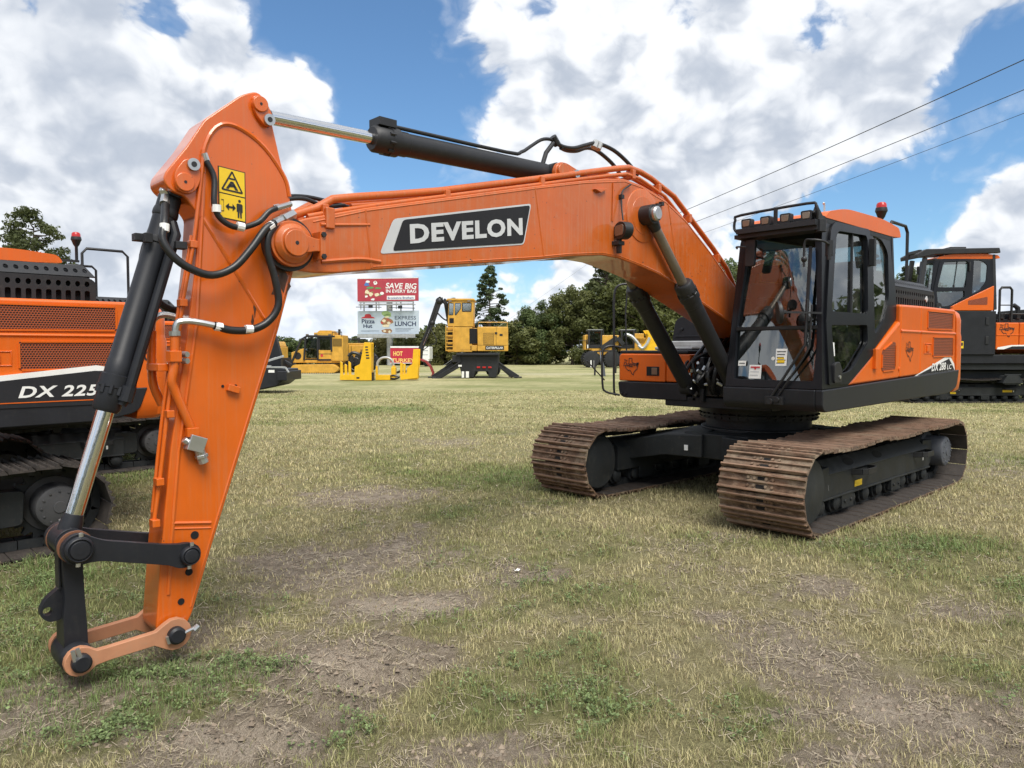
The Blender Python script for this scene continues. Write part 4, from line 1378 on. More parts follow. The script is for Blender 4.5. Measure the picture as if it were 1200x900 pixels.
    # stickers on the glass
    def note(y0, y1, z0, z1, lines, extra=None):
        a = MB()
        a.add([cab_front(y, z, -.012) for y, z in ((y0, z0), (y1, z0), (y1, z1), (y0, z1))], [(0, 1, 2, 3)])
        a.cur = 1
        for k in range(lines):
            zz = z1 - (z1 - z0) * (k + 1) / (lines + 1)
            a.add([cab_front(y, z, -.010) for y, z in ((y0 + .012, zz - .004), (y1 - .012 - .01 * (k % 3), zz - .004), (y1 - .012 - .01 * (k % 3), zz + .004), (y0 + .012, zz + .004))], [(0, 1, 2, 3)])
        if extra:
            a.cur = 2
            for (p, q, r_, s_) in extra:
                a.add([cab_front(y, z, -.009) for y, z in ((p, q), (r_, q), (r_, s_), (p, s_))], [(0, 1, 2, 3)])
        return a
    note(.485, .57, 1.47, 1.52, 1).build('sticker', [M_WHITE, M_INK], cab, smooth=0)
    note(.61, .74, 1.345, 1.48, 3, [(.625, 1.45, .725, 1.465), (.665, 1.435, .685, 1.455)]).build('sticker', [M_WHITE, M_SILVER, M_REDPRINT], cab, smooth=0)
    note(.88, .995, 1.475, 1.64, 5, [(.90, 1.505, .975, 1.53), (.90, 1.54, .97, 1.555)]).build('sticker', [M_WHITE, M_INK, M_YSTICK], cab, smooth=0)
    a = MB(); a.cyl(cab_front(.855, 1.545, -.008), cab_front(.855, 1.545, -.012), .018, 16); a.build('sticker', M_WHITE, cab)
    a = MB()
    a.add([cab_left(x, z, -.012) for x, z in ((1.13, 1.57), (1.02, 1.57), (1.02, 1.70), (1.13, 1.70))], [(0, 1, 2, 3)])
    a.build('sticker', M_WHITE, cab, smooth=0)
    # inside
    s = MB()
    s.prism(rpoly([(.50, 1.62), (-.02, 1.60), (-.10, 1.74), (.46, 1.76)], .05), .62, 1.10, 1)
    s.prism(rpoly([(.02, 1.72), (-.12, 1.70), (-.34, 2.36), (-.20, 2.42)], .06), .64, 1.08, 1)
    s.prism(rpoly([(-.26, 2.42), (-.36, 2.42), (-.40, 2.62), (-.28, 2.62)], .04), .74, .98, 1)
    s.build('seat', M_SEAT, cab, .03)
    s = MB()
    for y in (.50, 1.12):
        s.prism(rpoly([(.62, 1.70), (-.20, 1.60), (-.20, 1.86), (.55, 1.90)], .05), y, y + .13, 1)
        s.cyl((.48, y + .06, 1.88), (.52, y + .06, 2.02), .02, 8); s.ball((.525, y + .06, 2.05), .042, 10, 1.3)
    s.prism(rpoly([(1.12, 1.30), (.86, 1.30), (.92, 1.86), (1.04, 2.02), (1.12, 1.98)], .05), .46, .62, 1)
    s.each('console', M_CONSOLE, cab, .015)
    s = MB()
    s.prism(rpoly([(.80, 1.94), (.86, 1.92), (.95, 2.16), (.89, 2.18)], .02), .47, .68, 1)
    s.tube([(.98, .70, 1.32), (.95, .72, 1.55), (.84, .74, 1.72)], .012, 6, 3); s.tube([(.98, .98, 1.32), (.95, .96, 1.55), (.84, .95, 1.72)], .012, 6, 3)
    s.box(.86, 1.08, .66, .80, 1.30, 1.33); s.box(.86, 1.08, .90, 1.04, 1.30, 1.33)
    s.box(-.57, 1.19, .45, 1.25, 2.835, 2.90)
    s.build('monitor', M_BLACK, cab, .006)
    s = MB()
    s.tube([(1.10, .47, 2.20), (1.12, .47, 2.62)], .012, 6); s.prism(rpoly([(1.07, 2.42), (1.12, 2.40), (1.12, 2.66), (1.07, 2.66)], .02), .49, .60, 1)
    s.build('cab_phone', M_BLACK, cab, .004)
    return cab


def build_upper(root):
    cab = build_cab(root)
    # deck and skirts
    d = MB()
    d.box(-2.20, .95, -.66, .66, .985, 1.10)
    d.box(-2.30, .80, -1.26, 1.28, 1.06, 1.12)
    d.box(-.40, 1.00, -.17, -.12, 1.05, 1.55); d.box(-.40, 1.00, .12, .17, 1.05, 1.55)
    d.prism([(-.25, 1.05), (.95, 1.05), (.95, 1.35), (.42, 1.98), (.10, 1.98)], -.30, -.24, 1)
    d.prism([(-.25, 1.05), (.95, 1.05), (.95, 1.35), (.42, 1.98), (.10, 1.98)], .24, .30, 1)
    d.build('swing_deck', M_CHAR, root, .012)
    s = MB()
    s.prism(rpoly([(1.385, 1.255), (1.385, 1.10), (1.33, 1.045), (-2.30, 1.085), (-2.62, 1.15), (-2.70, 1.375)], [0, .03, .04, .1, .08, 0]), 1.300, 1.375, 1)
    s.prism(rpoly([(1.33, 1.045), (1.385, 1.10), (1.385, 1.255), (1.30, 1.255), (1.30, 1.045)], [.04, .03, 0, 0, 0]), .345, 1.3005, 1)
    s.build('lower_skirt', M_CHAR, root, .012)
    # left side sheet metal (three panels) with rounded shoulder
    def panel(pts, name='side_panel'):
        p = MB()
        p.prism(pts, 1.18, 1.352, 1)
        return p.build(name, M_ORANGE2, root, .03, seg=4)
    panel([(.775, 1.275), (-.625, 1.955), (-.625, 1.315)])
    panel([(-.635, 1.318), (-.635, 1.95), (-.635, 2.135), (-1.275, 2.145), (-1.275, 1.335)])
    rearp = panel([(-1.285, 1.336), (-1.285, 2.145), (-2.575, 2.150), (-2.60, 1.375)])
    # pressed crease along the waist
    c = MB()
    for x0, x1 in ((-.645, -1.268), (-1.293, -2.57)):
        c.hexa([(x0, 1.345, 1.815), (x1, 1.345, 1.815), (x1, 1.345, 1.865), (x0, 1.345, 1.865), (x0, 1.364, 1.835), (x1, 1.364, 1.835), (x1, 1.364, 1.845), (x0, 1.364, 1.845)])
    c.each('waist_crease', M_ORANGE2, root, .006)
    t = MB()
    t.box(-2.55, -.62, -1.20, 1.20, 2.02, 2.115)
    t.box(-2.55, -.62, -1.30, -1.16, 1.10, 2.10)
    t.box(-2.2, -.62, -1.15, 1.15, 1.12, 2.03)
    t.build('engine_bay', M_ORANGE2, root, .02)
    # vents
    def grille(poly, name, mat, y=1.352):
        g = MB(); g.prism(poly, y - .004, y + .004, 1)
        g.cur = 1
        n = len(poly)
        for i in range(n):
            a, b = poly[i], poly[(i + 1) % n]
            if math.hypot(a[0] - b[0], a[1] - b[1]) > .02: g.bar((a[0], y + .004, a[1]), (b[0], y + .004, b[1]), .014, .014)
        return g.build(name, [mat, M_ORANGE2], root, 0)
    grille(rpoly([(-.09, 1.40), (-.48, 1.41), (-.48, 1.715), (-.40, 1.72), (-.09, 1.62)], .04), 'air_grille', M_GRILLE)
    grille(rpoly([(-1.50, 1.88), (-2.45, 1.89), (-2.45, 2.10), (-1.50, 2.095)], .015), 'air_grille', M_GRILLE)
    grille(rpoly([(-1.71, 1.55), (-2.48, 1.55), (-2.48, 1.79), (-1.71, 1.785)], .015), 'air_grille', M_GRILLE)
    h = MB()
    h.box(-1.66, -1.40, 1.345, 1.360, 1.585, 1.595); h.box(-1.66, -1.40, 1.345, 1.360, 1.70, 1.71)
    h.box(-1.66, -1.65, 1.345, 1.360, 1.595, 1.70); h.box(-1.41, -1.40, 1.345, 1.360, 1.595, 1.70)
    h.box(-1.58, -1.48, 1.345, 1.366, 1.61, 1.685)
    h.box(.075, .155, 1.35, 1.385, 1.43, 1.64)
    h.cyl((-.60, 1.35, 1.42), (-.60, 1.362, 1.42), .025, 10)
    h.each('panel_latch', M_ORANGE2, root, .005)
    # counterweight
    w = MB()
    pl = rpoly([(-2.61, -1.365), (-2.61, 1.365), (-2.89, 1.365), (-2.98, .9), (-3.02, 0), (-2.98, -.9), (-2.89, -1.365)], [0, 0, .13, .3, .5, .3, .13], 6)
    lev = [(1.085, .90), (1.12, .97), (1.25, 1.0), (1.80, 1.0), (1.85, .985), (1.88, .985), (2.02, .985), (2.10, .95), (2.14, .88)]
    n = len(pl)
    vs = []
    for z, k in lev:
        for x, y in pl:
            vs.append((-2.61 + (x + 2.61) * (1 - (1 - k) * 2.6), y * (1 - (1 - k) * .35), z))
    fs = [tuple(range(n)), tuple(range(len(vs) - 1, len(vs) - n - 1, -1))]
    for j in range(len(lev) - 1):
        fs += [(j * n + i, j * n + (i + 1) % n, (j + 1) * n + (i + 1) % n, (j + 1) * n + i) for i in range(n)]
    w.add(vs, fs)
    w.build('counterweight', M_ORANGE2, root, .01, smooth=40)
    # engine hood with slots
    hx0, hx1, hy0, hy1 = -2.34, -.86, -.55, 1.12
    hood = MB()
    prof = rpoly([(hy0, 2.11), (hy1, 2.11), (hy1, 2.36), (hy1 - .12, 2.475), (hy0, 2.50)], [0, 0, .03, .05, .05])
    hood.prism(prof, hx0 + .03, hx1, 0)
    hd = hood.build('engine_hood', M_BLACK, root, .012)
    k = 19
    up_holes, low_holes = [], []
    for i in range(k):
        x = hx1 - .07 - (hx1 - hx0 - .14) * i / (k - 1)
        low_holes.append(rpoly([(x - .021, 2.155), (x + .021, 2.155), (x + .021, 2.245), (x - .021, 2.245)], .016, 3))
        up_holes.append(circ(x, 2.305, .020, 10, .026))
    pl_ = plate2d(rpoly([(hx1, 2.125), (hx1, 2.365), (hx0 + .06, 2.365), (hx0, 2.33), (hx0, 2.125)], [0, .02, .04, .03, 0]), low_holes + up_holes, .03, lambda a, b, c: V3(a, hy1 + .035 + c, b))
    pl_.build('slotted_cover', M_BLACK, hd, .003, smooth=30)
    q = MB(); q.prism([(hx1, 2.13), (hx0 + .02, 2.13), (hx0 + .02, 2.355), (hx1, 2.355)], hy1 + .002, hy1 + .006, 1); q.build('opening', M_VOID, hd)
    top_h = [circ(hx1 - .07 - (hx1 - hx0 - .14) * i / (k - 1), .075, .018, 10, .030) for i in range(k)]
    pt = plate2d(rpoly([(hx1, 0), (hx1, .15), (hx0 + .06, .15), (hx0, .0)], [0, 0, .03, 0]), top_h, .016, lambda a, b, c: V3(a, hy1 + .035 - b * .80 + c * .5, 2.37 + b * .72 + c * .6))
    pt.build('slotted_cover', M_BLACK, hd, .002, smooth=30)
    q = MB(); q.box(hx0 + .3, hx0 + .36, hy1 + .05, hy1 + .062, 2.24, 2.29, Matrix.Translation((hx0 + .33, 0, 2.265)) @ Matrix.Rotation(R(45), 4, 'Y') @ Matrix.Translation((-hx0 - .33, 0, -2.265))); q.build('badge', M_SILVER, hd)
    # hand rails
    r = MB()
    r.tube([(-1.14, 1.03, 2.12), (-1.14, 1.03, 3.08), (-1.20, 1.03, 3.15), (-1.66, 1.03, 3.15), (-1.73, 1.03, 3.08), (-1.73, 1.03, 2.12)], .018, 8)
    r.tube([(-.92, .95, 2.12), (-.92, .95, 2.86), (-.97, .95, 2.91), (-1.28, .95, 2.91), (-1.33, .95, 2.86), (-1.33, .95, 2.12)], .016, 8)
    for q in r.each('handrail', M_BLACK, root): pass
    # right-hand boxes
    b = MB()
    b.prism(rpoly([(-1.335, 1.255), (-.66, 1.255), (-.66, 1.585), (-1.335, 1.585)], [.02, 0, 0, .05]), -.30, .955, 0)
    b.prism(rpoly([(-.655, 1.258), (-.33, 1.258), (-.33, 1.582), (-.655, 1.582)], 0), -.30, .945, 0)
    tb = b.build('tool_box', M_ORANGE2, root, .02, seg=3)
    b = MB()
    b.box(.952, .972, -1.06, -1.035, 1.455, 1.48)
    b.box(.950, .960, -.92, -.74, 1.325, 1.435); b.cur = 1; b.box(.958, .966, -.845, -.765, 1.34, 1.42)
    b.build('side_lamp', [M_VOID, M_LENS], tb, .004)
    star_logo(MB(), (.957, -1.25, 1.33), (0, 1, 0), (0, 0, 1), .2).build('dealer_logo', M_INK, tb, smooth=0)
    b = MB()
    b.prism(rpoly([(-1.32, 1.05), (-.36, 1.05), (-.36, 1.248), (-1.345, 1.248)], [.10, 0, 0, .03]), -.62, .965, 0)
    b.box(-.35, .94, -1.33, -.36, 1.586, 1.625)
    b.build('base_box', M_CHAR, root, .014)
    b = MB()
    b.prism(rpoly([(-1.28, 1.55), (-.50, 1.55), (-.50, 2.06), (-1.20, 2.06)], [.02, 0, .1, .12]), -.42, -.05, 0)
    b.prism(rpoly([(-1.30, 1.10), (-.45, 1.10), (-.45, 2.02), (-1.30, 2.02)], .03), -1.30, -.40, 0)
    b.box(-.045, -.035, -1.20, -.55, 1.80, 1.815)
    for y, z in ((-1.10, 1.90), (-.62, 1.92), (-.62, 1.72), (-.95, 1.70)): b.cyl((-.05, y, z), (-.025, y, z), .02, 8)
    b.build('fuel_tank', M_CHAR, root, .02)
    b = MB()
    b.box(-.02, .72, -.98, -.45, 1.63, 1.67)
    b.prism(rpoly([(-.98, 1.67), (-.45, 1.67), (-.47, 1.74), (-.96, 1.74)], .04), -.02, .46, 0)
    b.build('step_plate', M_GALV, root, .015)
    # right-hand rails and grab bars
    r = MB()
    r.tube([(.98, -1.355, 1.08), (1.0, -1.375, 1.16), (1.0, -1.38, 1.9), (1.0, -1.38, 2.30), (.96, -1.34, 2.42), (.84, -1.26, 2.44)], .014, 8, 3)
    r.tube([(.98, -1.30, 1.08), (1.10, -1.42, 1.12), (1.13, -1.45, 1.22), (1.13, -1.45, 1.60), (1.05, -1.40, 1.68), (.9, -1.34, 1.66)], .013, 8, 3)
    r.tube([(1.10, -1.44, 1.26), (1.30, -1.56, 1.5)], .008, 6)
    for q in (-1.22, -1.28): r.cyl((.96, q, 1.10), (.985, q, 1.10), .014, 8)
    r.each('grab_rail', M_BLACK, root)
    r = MB(); r.tube([(.80, -1.34, 1.60), (.80, -1.36, 2.1), (.70, -1.36, 2.95)], .010, 6); r.tube([(-.05, -.50, 2.05), (-.05, -.70, 2.20), (-.05, -1.0, 2.20)], .012, 6)
    r.each('aerial', M_BLACK, root)
    # hydraulic hoses and valves in front of the boom foot
    v = MB()
    rr = random.Random(3)
    for i in range(15):
        y = -.30 + .046 * i + rr.uniform(-.02, .02)
        if y > .33: break
        pts = [(.55 + rr.uniform(-.1, .15), y, 1.12), (.95 + rr.uniform(-.05, .12), y + rr.uniform(-.05, .05), 1.20 + rr.uniform(-.05, .1)), (1.05 + rr.uniform(-.1, .1), y + rr.uniform(-.06, .06), 1.42 + rr.uniform(-.1, .1)), (.72, y * .8, 1.62 + rr.uniform(-.1, .15)), (.50, y * .7, 1.85)]
        v.tube(pts, rr.choice((.016, .02, .024)), 7, 4)
    v.box(.55, .95, -.28, .30, 1.12, 1.28)
    v.each('hydraulic_hose', M_RUBBER, root)
    v = MB()
    for i in range(16):
        y = rr.uniform(-.30, .30); x = rr.uniform(.92, 1.10); z = rr.uniform(1.14, 1.55)
        v.cyl((x, y, z), (x + rr.uniform(-.03, .05), y + rr.uniform(-.06, .06), z + rr.uniform(-.05, .05)), .017, 8)
    v.each('hose_fitting', M_STEEL, root)
    return cab


def left_decal(root, big, small):
    """white wedge decal with the model lettering low on the rear panel"""
    y = 1.3535
    d = MB()
    P = lambda pts, yy: [(a, yy, b) for a, b in pts]
    d.add(P([(-1.06, 1.322), (-2.355, 1.575), (-2.56, 1.45), (-2.592, 1.375), (-1.06, 1.333)][:4] + [(-1.285, 1.336)], y), [(0, 1, 2, 3, 4)])
    d.build('decal_edge', M_WHITE, root, smooth=0)
    d = MB()
    d.add(P([(-1.18, 1.336), (-2.335, 1.522), (-2.46, 1.447), (-2.56, 1.378), (-1.285, 1.339)], y + .003), [(0, 1, 2, 3, 4)])
    d.build('decal', M_DECAL, root, smooth=0)
    text_mb(big, (-1.66, y + .006, 1.372), (-1, 0, .02), (0, 0, 1), w=.54, h=.095, bold=.025, shear=.2).build('lettering', M_WHITE, root, smooth=0)
    text_mb(small, (-2.24, y + .006, 1.385), (-1, 0, .02), (0, 0, 1), w=.19, h=.062, bold=.015, shear=.2).build('lettering', M_WHITE, root, smooth=0)
    star_logo(MB(), (-.80, 1.353, 1.50), (-1, 0, 0), (0, 0, 1), .22).build('dealer_logo', M_INK, root, smooth=0)


# --- boom, arm, linkage
BW = .22
BOOM = [(6.173, 2.244), (6.151, 2.32), (6.082, 2.368), (5.944, 2.419), (5.527, 2.536), (3.954, 2.918), (3.394, 3.046), (3.103, 3.109), (2.865, 3.142), (2.615, 3.126), (2.431, 3.091), (2.24, 3.045),
        (1.886, 2.898), (1.432, 2.629), (1.116, 2.413), (.42, 2.00), (.22, 1.98), (.08, 1.86), (.10, 1.70), (.26, 1.64), (.60, 1.76), (1.19, 1.961), (1.457, 2.049), (1.865, 2.183), (2.1, 2.269), (2.33, 2.335), (2.571, 2.381), (2.934, 2.436), (3.171, 2.442),
        (3.582, 2.396), (3.943, 2.34), (5.512, 2.137), (5.736, 2.103), (5.892, 2.092), (6.022, 2.099), (6.112, 2.146)]
ARM = [(6.255, 3.101), (6.222, 3.112), (6.188, 3.097), (6.153, 3.05), (6.128, 2.939), (6.079, 2.734), (6.027, 2.542), (5.985, 2.30), (6.006, 2.104), (6.11, 1.742), (6.252, 1.327), (6.378, 0.958), (6.531, 0.508), (6.640, 0.166), (6.70, .06), (6.79, .05), (6.833, 0.124), (6.793, 0.57),
       (6.739, 1.073), (6.673, 1.486), (6.627, 1.783), (6.585, 2.10), (6.565, 2.36), (6.637, 2.455), (6.711, 2.475), (6.745, 2.515), (6.74, 2.561), (6.618, 2.731), (6.524, 2.888), (6.315, 3.071)]


def cylinder(root, name, a, b, rb, rr, gland, mat_b=None, mat_r=None, eye=.09, eyew=.12):
    """hydraulic cylinder: barrel foot pin at a, rod eye pin at b, gland at fraction of the length"""
    mat_b = mat_b or M_CHAR; mat_r = mat_r or M_CHROME
    a, b = Vector(a), Vector(b)
    L = (b - a).length
    d = (b - a).normalized()
    g = L * gland
    m = MB()
    m.lathe(a, a + d * g, [(.02, rb * .72), (.06, rb * .98), (.09, rb), (g - .28, rb), (g - .275, rb * 1.06), (g - .20, rb * 1.06), (g - .195, rb * 1.22), (g - .13, rb * 1.22), (g - .125, rb * 1.14), (g - .02, rb * 1.14), (g, rb * .95)], 28)
    m.cyl(a + V3(0, -eyew / 2, 0), a + V3(0, eyew / 2, 0), eye, 22)
    for k in range(10):
        ang = 2 * PI * k / 10
        x = d.cross(V3(0, 1, 0)).normalized(); y = d.cross(x)
        c = a + d * (g - .14) + (x * math.cos(ang) + y * math.sin(ang)) * rb * 1.12
        m.cyl(c, c + d * .045, .013, 6)
    cyl = m.build(name, mat_b, root, 0, smooth=40)
    r = MB()
    r.lathe(a, b, [(g - .05, rr), (L - eye * .8, rr)], 24)
    r.build('rod', mat_r, cyl)
    r = MB()
    r.lathe(a, b, [(L - eye * 1.9, rr * 1.05), (L - eye * 1.2, rr * 1.25), (L - eye * .6, rr * 1.3)], 20)
    r.cyl(b + V3(0, -eyew / 2, 0), b + V3(0, eyew / 2, 0), eye, 24)
    r.build('rod_eye', mat_b, cyl, .004)
    return cyl


def build_boom(root):
    m = MB()
    m.prism(rpoly(BOOM, [.02] * len(BOOM), 2), -BW, BW, 1)
    boom = m.build('boom', M_BOOM, root, .012, smooth=25, seg=3)
    # weld seams and raised rims
    w = MB()
    Y = BW + .002
    for pts in ([(3.99, 2.895), (3.89, 2.365)], [(5.53, 2.52), (5.49, 2.155)], [(2.20, 3.02), (1.98, 2.24)]):
        w.tube([(a, Y - .004, b) for a, b in pts], .008, 6)
    w.tube([(a, Y - .005, b) for a, b in [(5.9, 2.40), (5.527, 2.515), (3.954, 2.895), (3.394, 3.023), (2.865, 3.118), (2.615, 3.102), (2.24, 3.022), (1.886, 2.875), (1.432, 2.606), (1.13, 2.40)]], .007, 6)
    w.tube([(a, Y - .005, b) for a, b in [(1.2, 1.985), (1.865, 2.206), (2.33, 2.355), (2.571, 2.402), (2.934, 2.458), (3.171, 2.464), (3.582, 2.418), (3.943, 2.362), (5.48, 2.163)]], .007, 6)
    w.tube([(5.50, Y - .004, 2.43), (5.75, Y, 2.40), (5.85, Y, 2.39)], .010, 6)
    w.tube([(5.42, Y - .006, 2.20), (5.56, Y, 2.205), (5.72, Y, 2.185), (5.85, Y, 2.165)], .014, 6, 4)
    w.each('weld_seam', M_BOOM, boom)
    # pivot with the arm
    p = MB()
    p.lathe((6.055, -.30, 2.25), (6.055, .30, 2.25), [(0, .09), (.03, .118), (.57, .118), (.60, .09)], 28)
    p.cyl((6.055, BW - .01, 2.25), (6.055, BW + .04, 2.25), .135, 32)
    p.prism(rpoly([(6.055, 2.318), (5.93, 2.288), (5.88, 2.288), (5.88, 2.212), (5.93, 2.212), (6.055, 2.182)], .01), .280, .308, 1)
    p.cyl((6.055, .27, 2.25), (6.055, .3165, 2.25), .078, 24)
    p.build('arm_pivot', M_BOOM, boom, .006)
    g = MB()
    for s_ in (1, -1): g.lathe((6.055, s_ * .176, 2.25), (6.055, s_ * .224, 2.25), [(0, .158), (.048, .158)], 32)
    g.each('pivot_grease_shade', M_INK, boom)  # black rings put in for the grease and shade of the pivot gap
    p = MB()
    p.box(5.868, 5.905, BW, .3155, 2.168, 2.332)
    p.cur = 1
    for z in (2.315, 2.185): p.cyl((5.885, .3155, z), (5.885, .328, z), .017, 6)
    p.cyl((6.055, .3165, 2.25), (6.055, .319, 2.25), .012, 10)
    p.build('pin_keeper', [M_BOOM, M_INK], boom, .003)
    # boom cylinder pivot
    p = MB()
    p.lathe((2.60, -.235, 2.85), (2.60, .235, 2.85), [(0, .17), (.02, .185), (.45, .185), (.47, .17)], 32)
    p.lathe((2.60, BW, 2.85), (2.60, BW + .012, 2.85), [(0, .245), (.008, .24), (.012, .225)], 36)
    p.build('cylinder_pivot', M_BOOM, boom)
    p = MB()
    p.lathe((2.60, -.40, 2.85), (2.60, .40, 2.85), [(0, .05), (.012, .066), (.788, .066), (.80, .05)], 24)
    p.build('pivot_pin', M_STEEL, boom)
    # arm cylinder bracket: two ears on the boom top
    p = MB()
    ear = rpoly([(3.66, 2.97), (3.68, 3.10), (3.64, 3.17), (3.55, 3.18), (3.15, 3.08), (3.15, 2.98)], [0, .06, .05, .04, 0, 0], 5)
    p.prism(ear, .10, .145, 1); p.prism(ear, -.145, -.10, 1)
    p.cyl((3.60, -.17, 3.10), (3.60, .17, 3.10), .062, 24)
    p.build('cylinder_bracket', M_BOOM, boom, .006)
    p = MB(); p.cyl((3.44, .145, 3.10), (3.44, .175, 3.10), .034, 20); p.cur = 1; p.cyl((3.44, .175, 3.10), (3.44, .178, 3.10), .016, 12)
    p.each('ring_boss', [M_STEEL, M_INK], boom)
    # steel pipes along the boom
    P1 = [(5.99, 2.44), (5.84, 2.50), (5.73, 2.57), (5.55, 2.61), (5.27, 2.665), (4.89, 2.745), (3.91, 2.985), (2.91, 3.235), (2.73, 3.275), (2.55, 3.265), (2.39, 3.235), (2.01, 3.12), (1.30, 2.69), (1.02, 2.50), (.8, 2.25)]
    P2 = [(5.92, 2.435), (5.69, 2.50), (5.3, 2.60), (4.04, 2.905), (3.07, 3.14), (2.80, 3.20), (2.60, 3.19), (2.21, 3.09), (1.61, 2.74), (1.19, 2.48), (.8, 2.2)]
    for k, (pts, y, r) in enumerate(((P1, .155, .027), (P2, .185, .017), (P1, -.155, .027), (P2, -.185, .017), ([(a, b - .05) for a, b in P1[3:]], .075, .018))):
        q = MB(); q.tube([(a, y, b) for a, b in pts], r, 10); q.build('steel_pipe', M_BOOM, boom, smooth=60)
    q = MB()
    for x, z in ((5.80, 2.47), (4.84, 2.70), (3.88, 2.95), (2.70, 3.20), (2.30, 3.13), (1.78, 2.92), (1.24, 2.57)):
        q.box(x - .022, x + .022, .12, .205, z - .03, z + .055); q.box(x - .022, x + .022, -.205, -.12, z - .03, z + .055); q.box(x - .018, x + .018, -.12, .12, z - .02, z + .0)
    q.box(5.76, 5.82, BW - .02, BW + .02, 2.37, 2.50)
    q.each('pipe_clamp', M_BOOM, boom, .008)
    # small welded lug, lamp cable and chain of clips
    q = MB(); q.prism([(3.30, 2.985), (3.14, 3.01), (3.17, 2.99), (3.22, 2.965)], BW, BW + .03, 1); q.build('lug', M_BOOM, boom, .003)
    l = MB()
    l.tube([(2.80, BW + .02, 3.10), (2.92, BW + .02, 3.02), (2.945, BW + .03, 2.9), (2.96, BW + .06, 2.76)], .008, 6, 4)
    l.tube([(2.52, BW + .07, 2.92), (2.40, BW + .03, 2.96), (2.30, BW + .02, 3.00)], .009, 6, 3)
    for x, z in ((2.93, 2.97), (2.40, 2.965), (2.33, 2.99)): l.box(x - .02, x + .02, BW, BW + .035, z - .015, z + .02)
    l.build('lamp_cable', M_INK, boom)
    l = MB()
    l.tube([(3.03, BW + .008, 3.08), (3.04, BW + .008, 2.75)], .007, 6)
    l.build('cable_conduit', M_BOOM, boom)
    l = MB()
    T = Matrix.Translation((3.0, BW + .10, 2.66)) @ Matrix.Rotation(R(-20), 4, 'Z')
    out = circ(0, 0, .105, 24, .075)
    l.prism(out, -.04, .05, 0, lambda x, y, z: T @ V3(x * .9, y, z))
    l.cur = 1
    l.prism(rpoly([(-.07, -.045), (.07, -.045), (.07, .045), (-.07, .045)], .03), .046, .052, 0, lambda x, y, z: T @ V3(x, y, z))
    l.cur = 0
    l.box(2.96, 3.04, BW - .01, BW + .08, 2.54, 2.575); l.cyl((3.0, BW + .05, 2.49), (3.0, BW + .05, 2.58), .018, 8); l.box(2.985, 3.015, BW + .03, BW + .07, 2.47, 2.60)
    l.build('work_lamp', [M_BLACK, M_LENS], boom, .006)
    # name plate
    yd = BW + .0035
    d = MB()
    n1 = rpoly([(5.32, 2.49), (4.035, 2.765), (4.115, 2.44), (5.43, 2.25)], .03, 3)
    d.add([(a, yd, b) for a, b in n1], [tuple(range(len(n1)))])
    d.build('decal_edge', M_SILVER, boom, smooth=0)
    d = MB()
    n2 = rpoly([(5.245, 2.492), (4.05, 2.749), (4.125, 2.450), (5.33, 2.279)], .025, 3)
    d.add([(a, yd + .003, b) for a, b in n2], [tuple(range(len(n2)))])
    d.build('decal', M_DECAL, boom, smooth=0)
    xd = V3(4.16 - 5.185, 0, 2.505 - 2.338).normalized()
    t = text_mb('DEVELON', (5.19, yd + .004, 2.338), xd, V3(.03, 0, 1).normalized(), w=1.07, h=.132, bold=.042, spacing=1.10)
    t.build('lettering', M_SILVER, boom, smooth=0)
    # hoses from the pipe bend to the arm cylinder
    h = MB()
    h.tube([(2.45, .05, 3.27), (2.60, .05, 3.36), (2.80, .04, 3.44), (3.02, .03, 3.46), (3.16, .02, 3.42), (3.30, .01, 3.37), (3.42, .0, 3.36), (3.50, 0, 3.37)], .018, 8, 4)
    h.tube([(2.56, -.06, 3.27), (2.70, -.06, 3.36), (2.90, -.06, 3.43), (3.06, -.05, 3.43), (3.22, -.03, 3.37), (3.36, -.02, 3.345), (3.46, 0, 3.345)], .018, 8, 4)
    h.each('hydraulic_hose', M_RUBBER, boom)
    h = MB()
    for x, z in ((3.06, 3.445), (3.01, 3.44)): h.cyl((x, .03, z - .03), (x - .03, .03, z + .03), .03, 8)
    h.each('hose_tag', M_GALV, boom)
    # arm cylinder
    ac = cylinder(root, 'arm_cylinder', (3.60, 0, 3.10), (6.215, 0, 3.035), 0.080, .042, .665, M_BLACK, eye=.08, eyew=.19)
    h = MB()
    h.tube([(3.44, 0, 3.35), (3.52, .0, 3.38), (3.60, 0, 3.39), (3.70, 0, 3.365), (3.82, 0, 3.29), (3.95, .02, 3.215), (4.12, .03, 3.182), (5.15, .03, 3.160), (5.22, .02, 3.15)], .015, 8, 3)
    h.tube([(3.55, 0, 3.37), (3.64, 0, 3.27), (3.68, 0, 3.17)], .020, 8)
    h.cyl((3.50, 0, 3.36), (3.56, 0, 3.42), .032, 8)
    h.box(5.18, 5.32, -.06, .07, 3.14, 3.195)
    h.build('hydraulic_pipe', M_BLACK, ac, .003)
    for s in (1, -1):
        cylinder(root, 'boom_cylinder', (1.05, .29 * s, 1.22), (2.60, .29 * s, 2.85), .082, .046, .645, M_BLACK, M_ODARK, eye=.088, eyew=.13)
    return boom


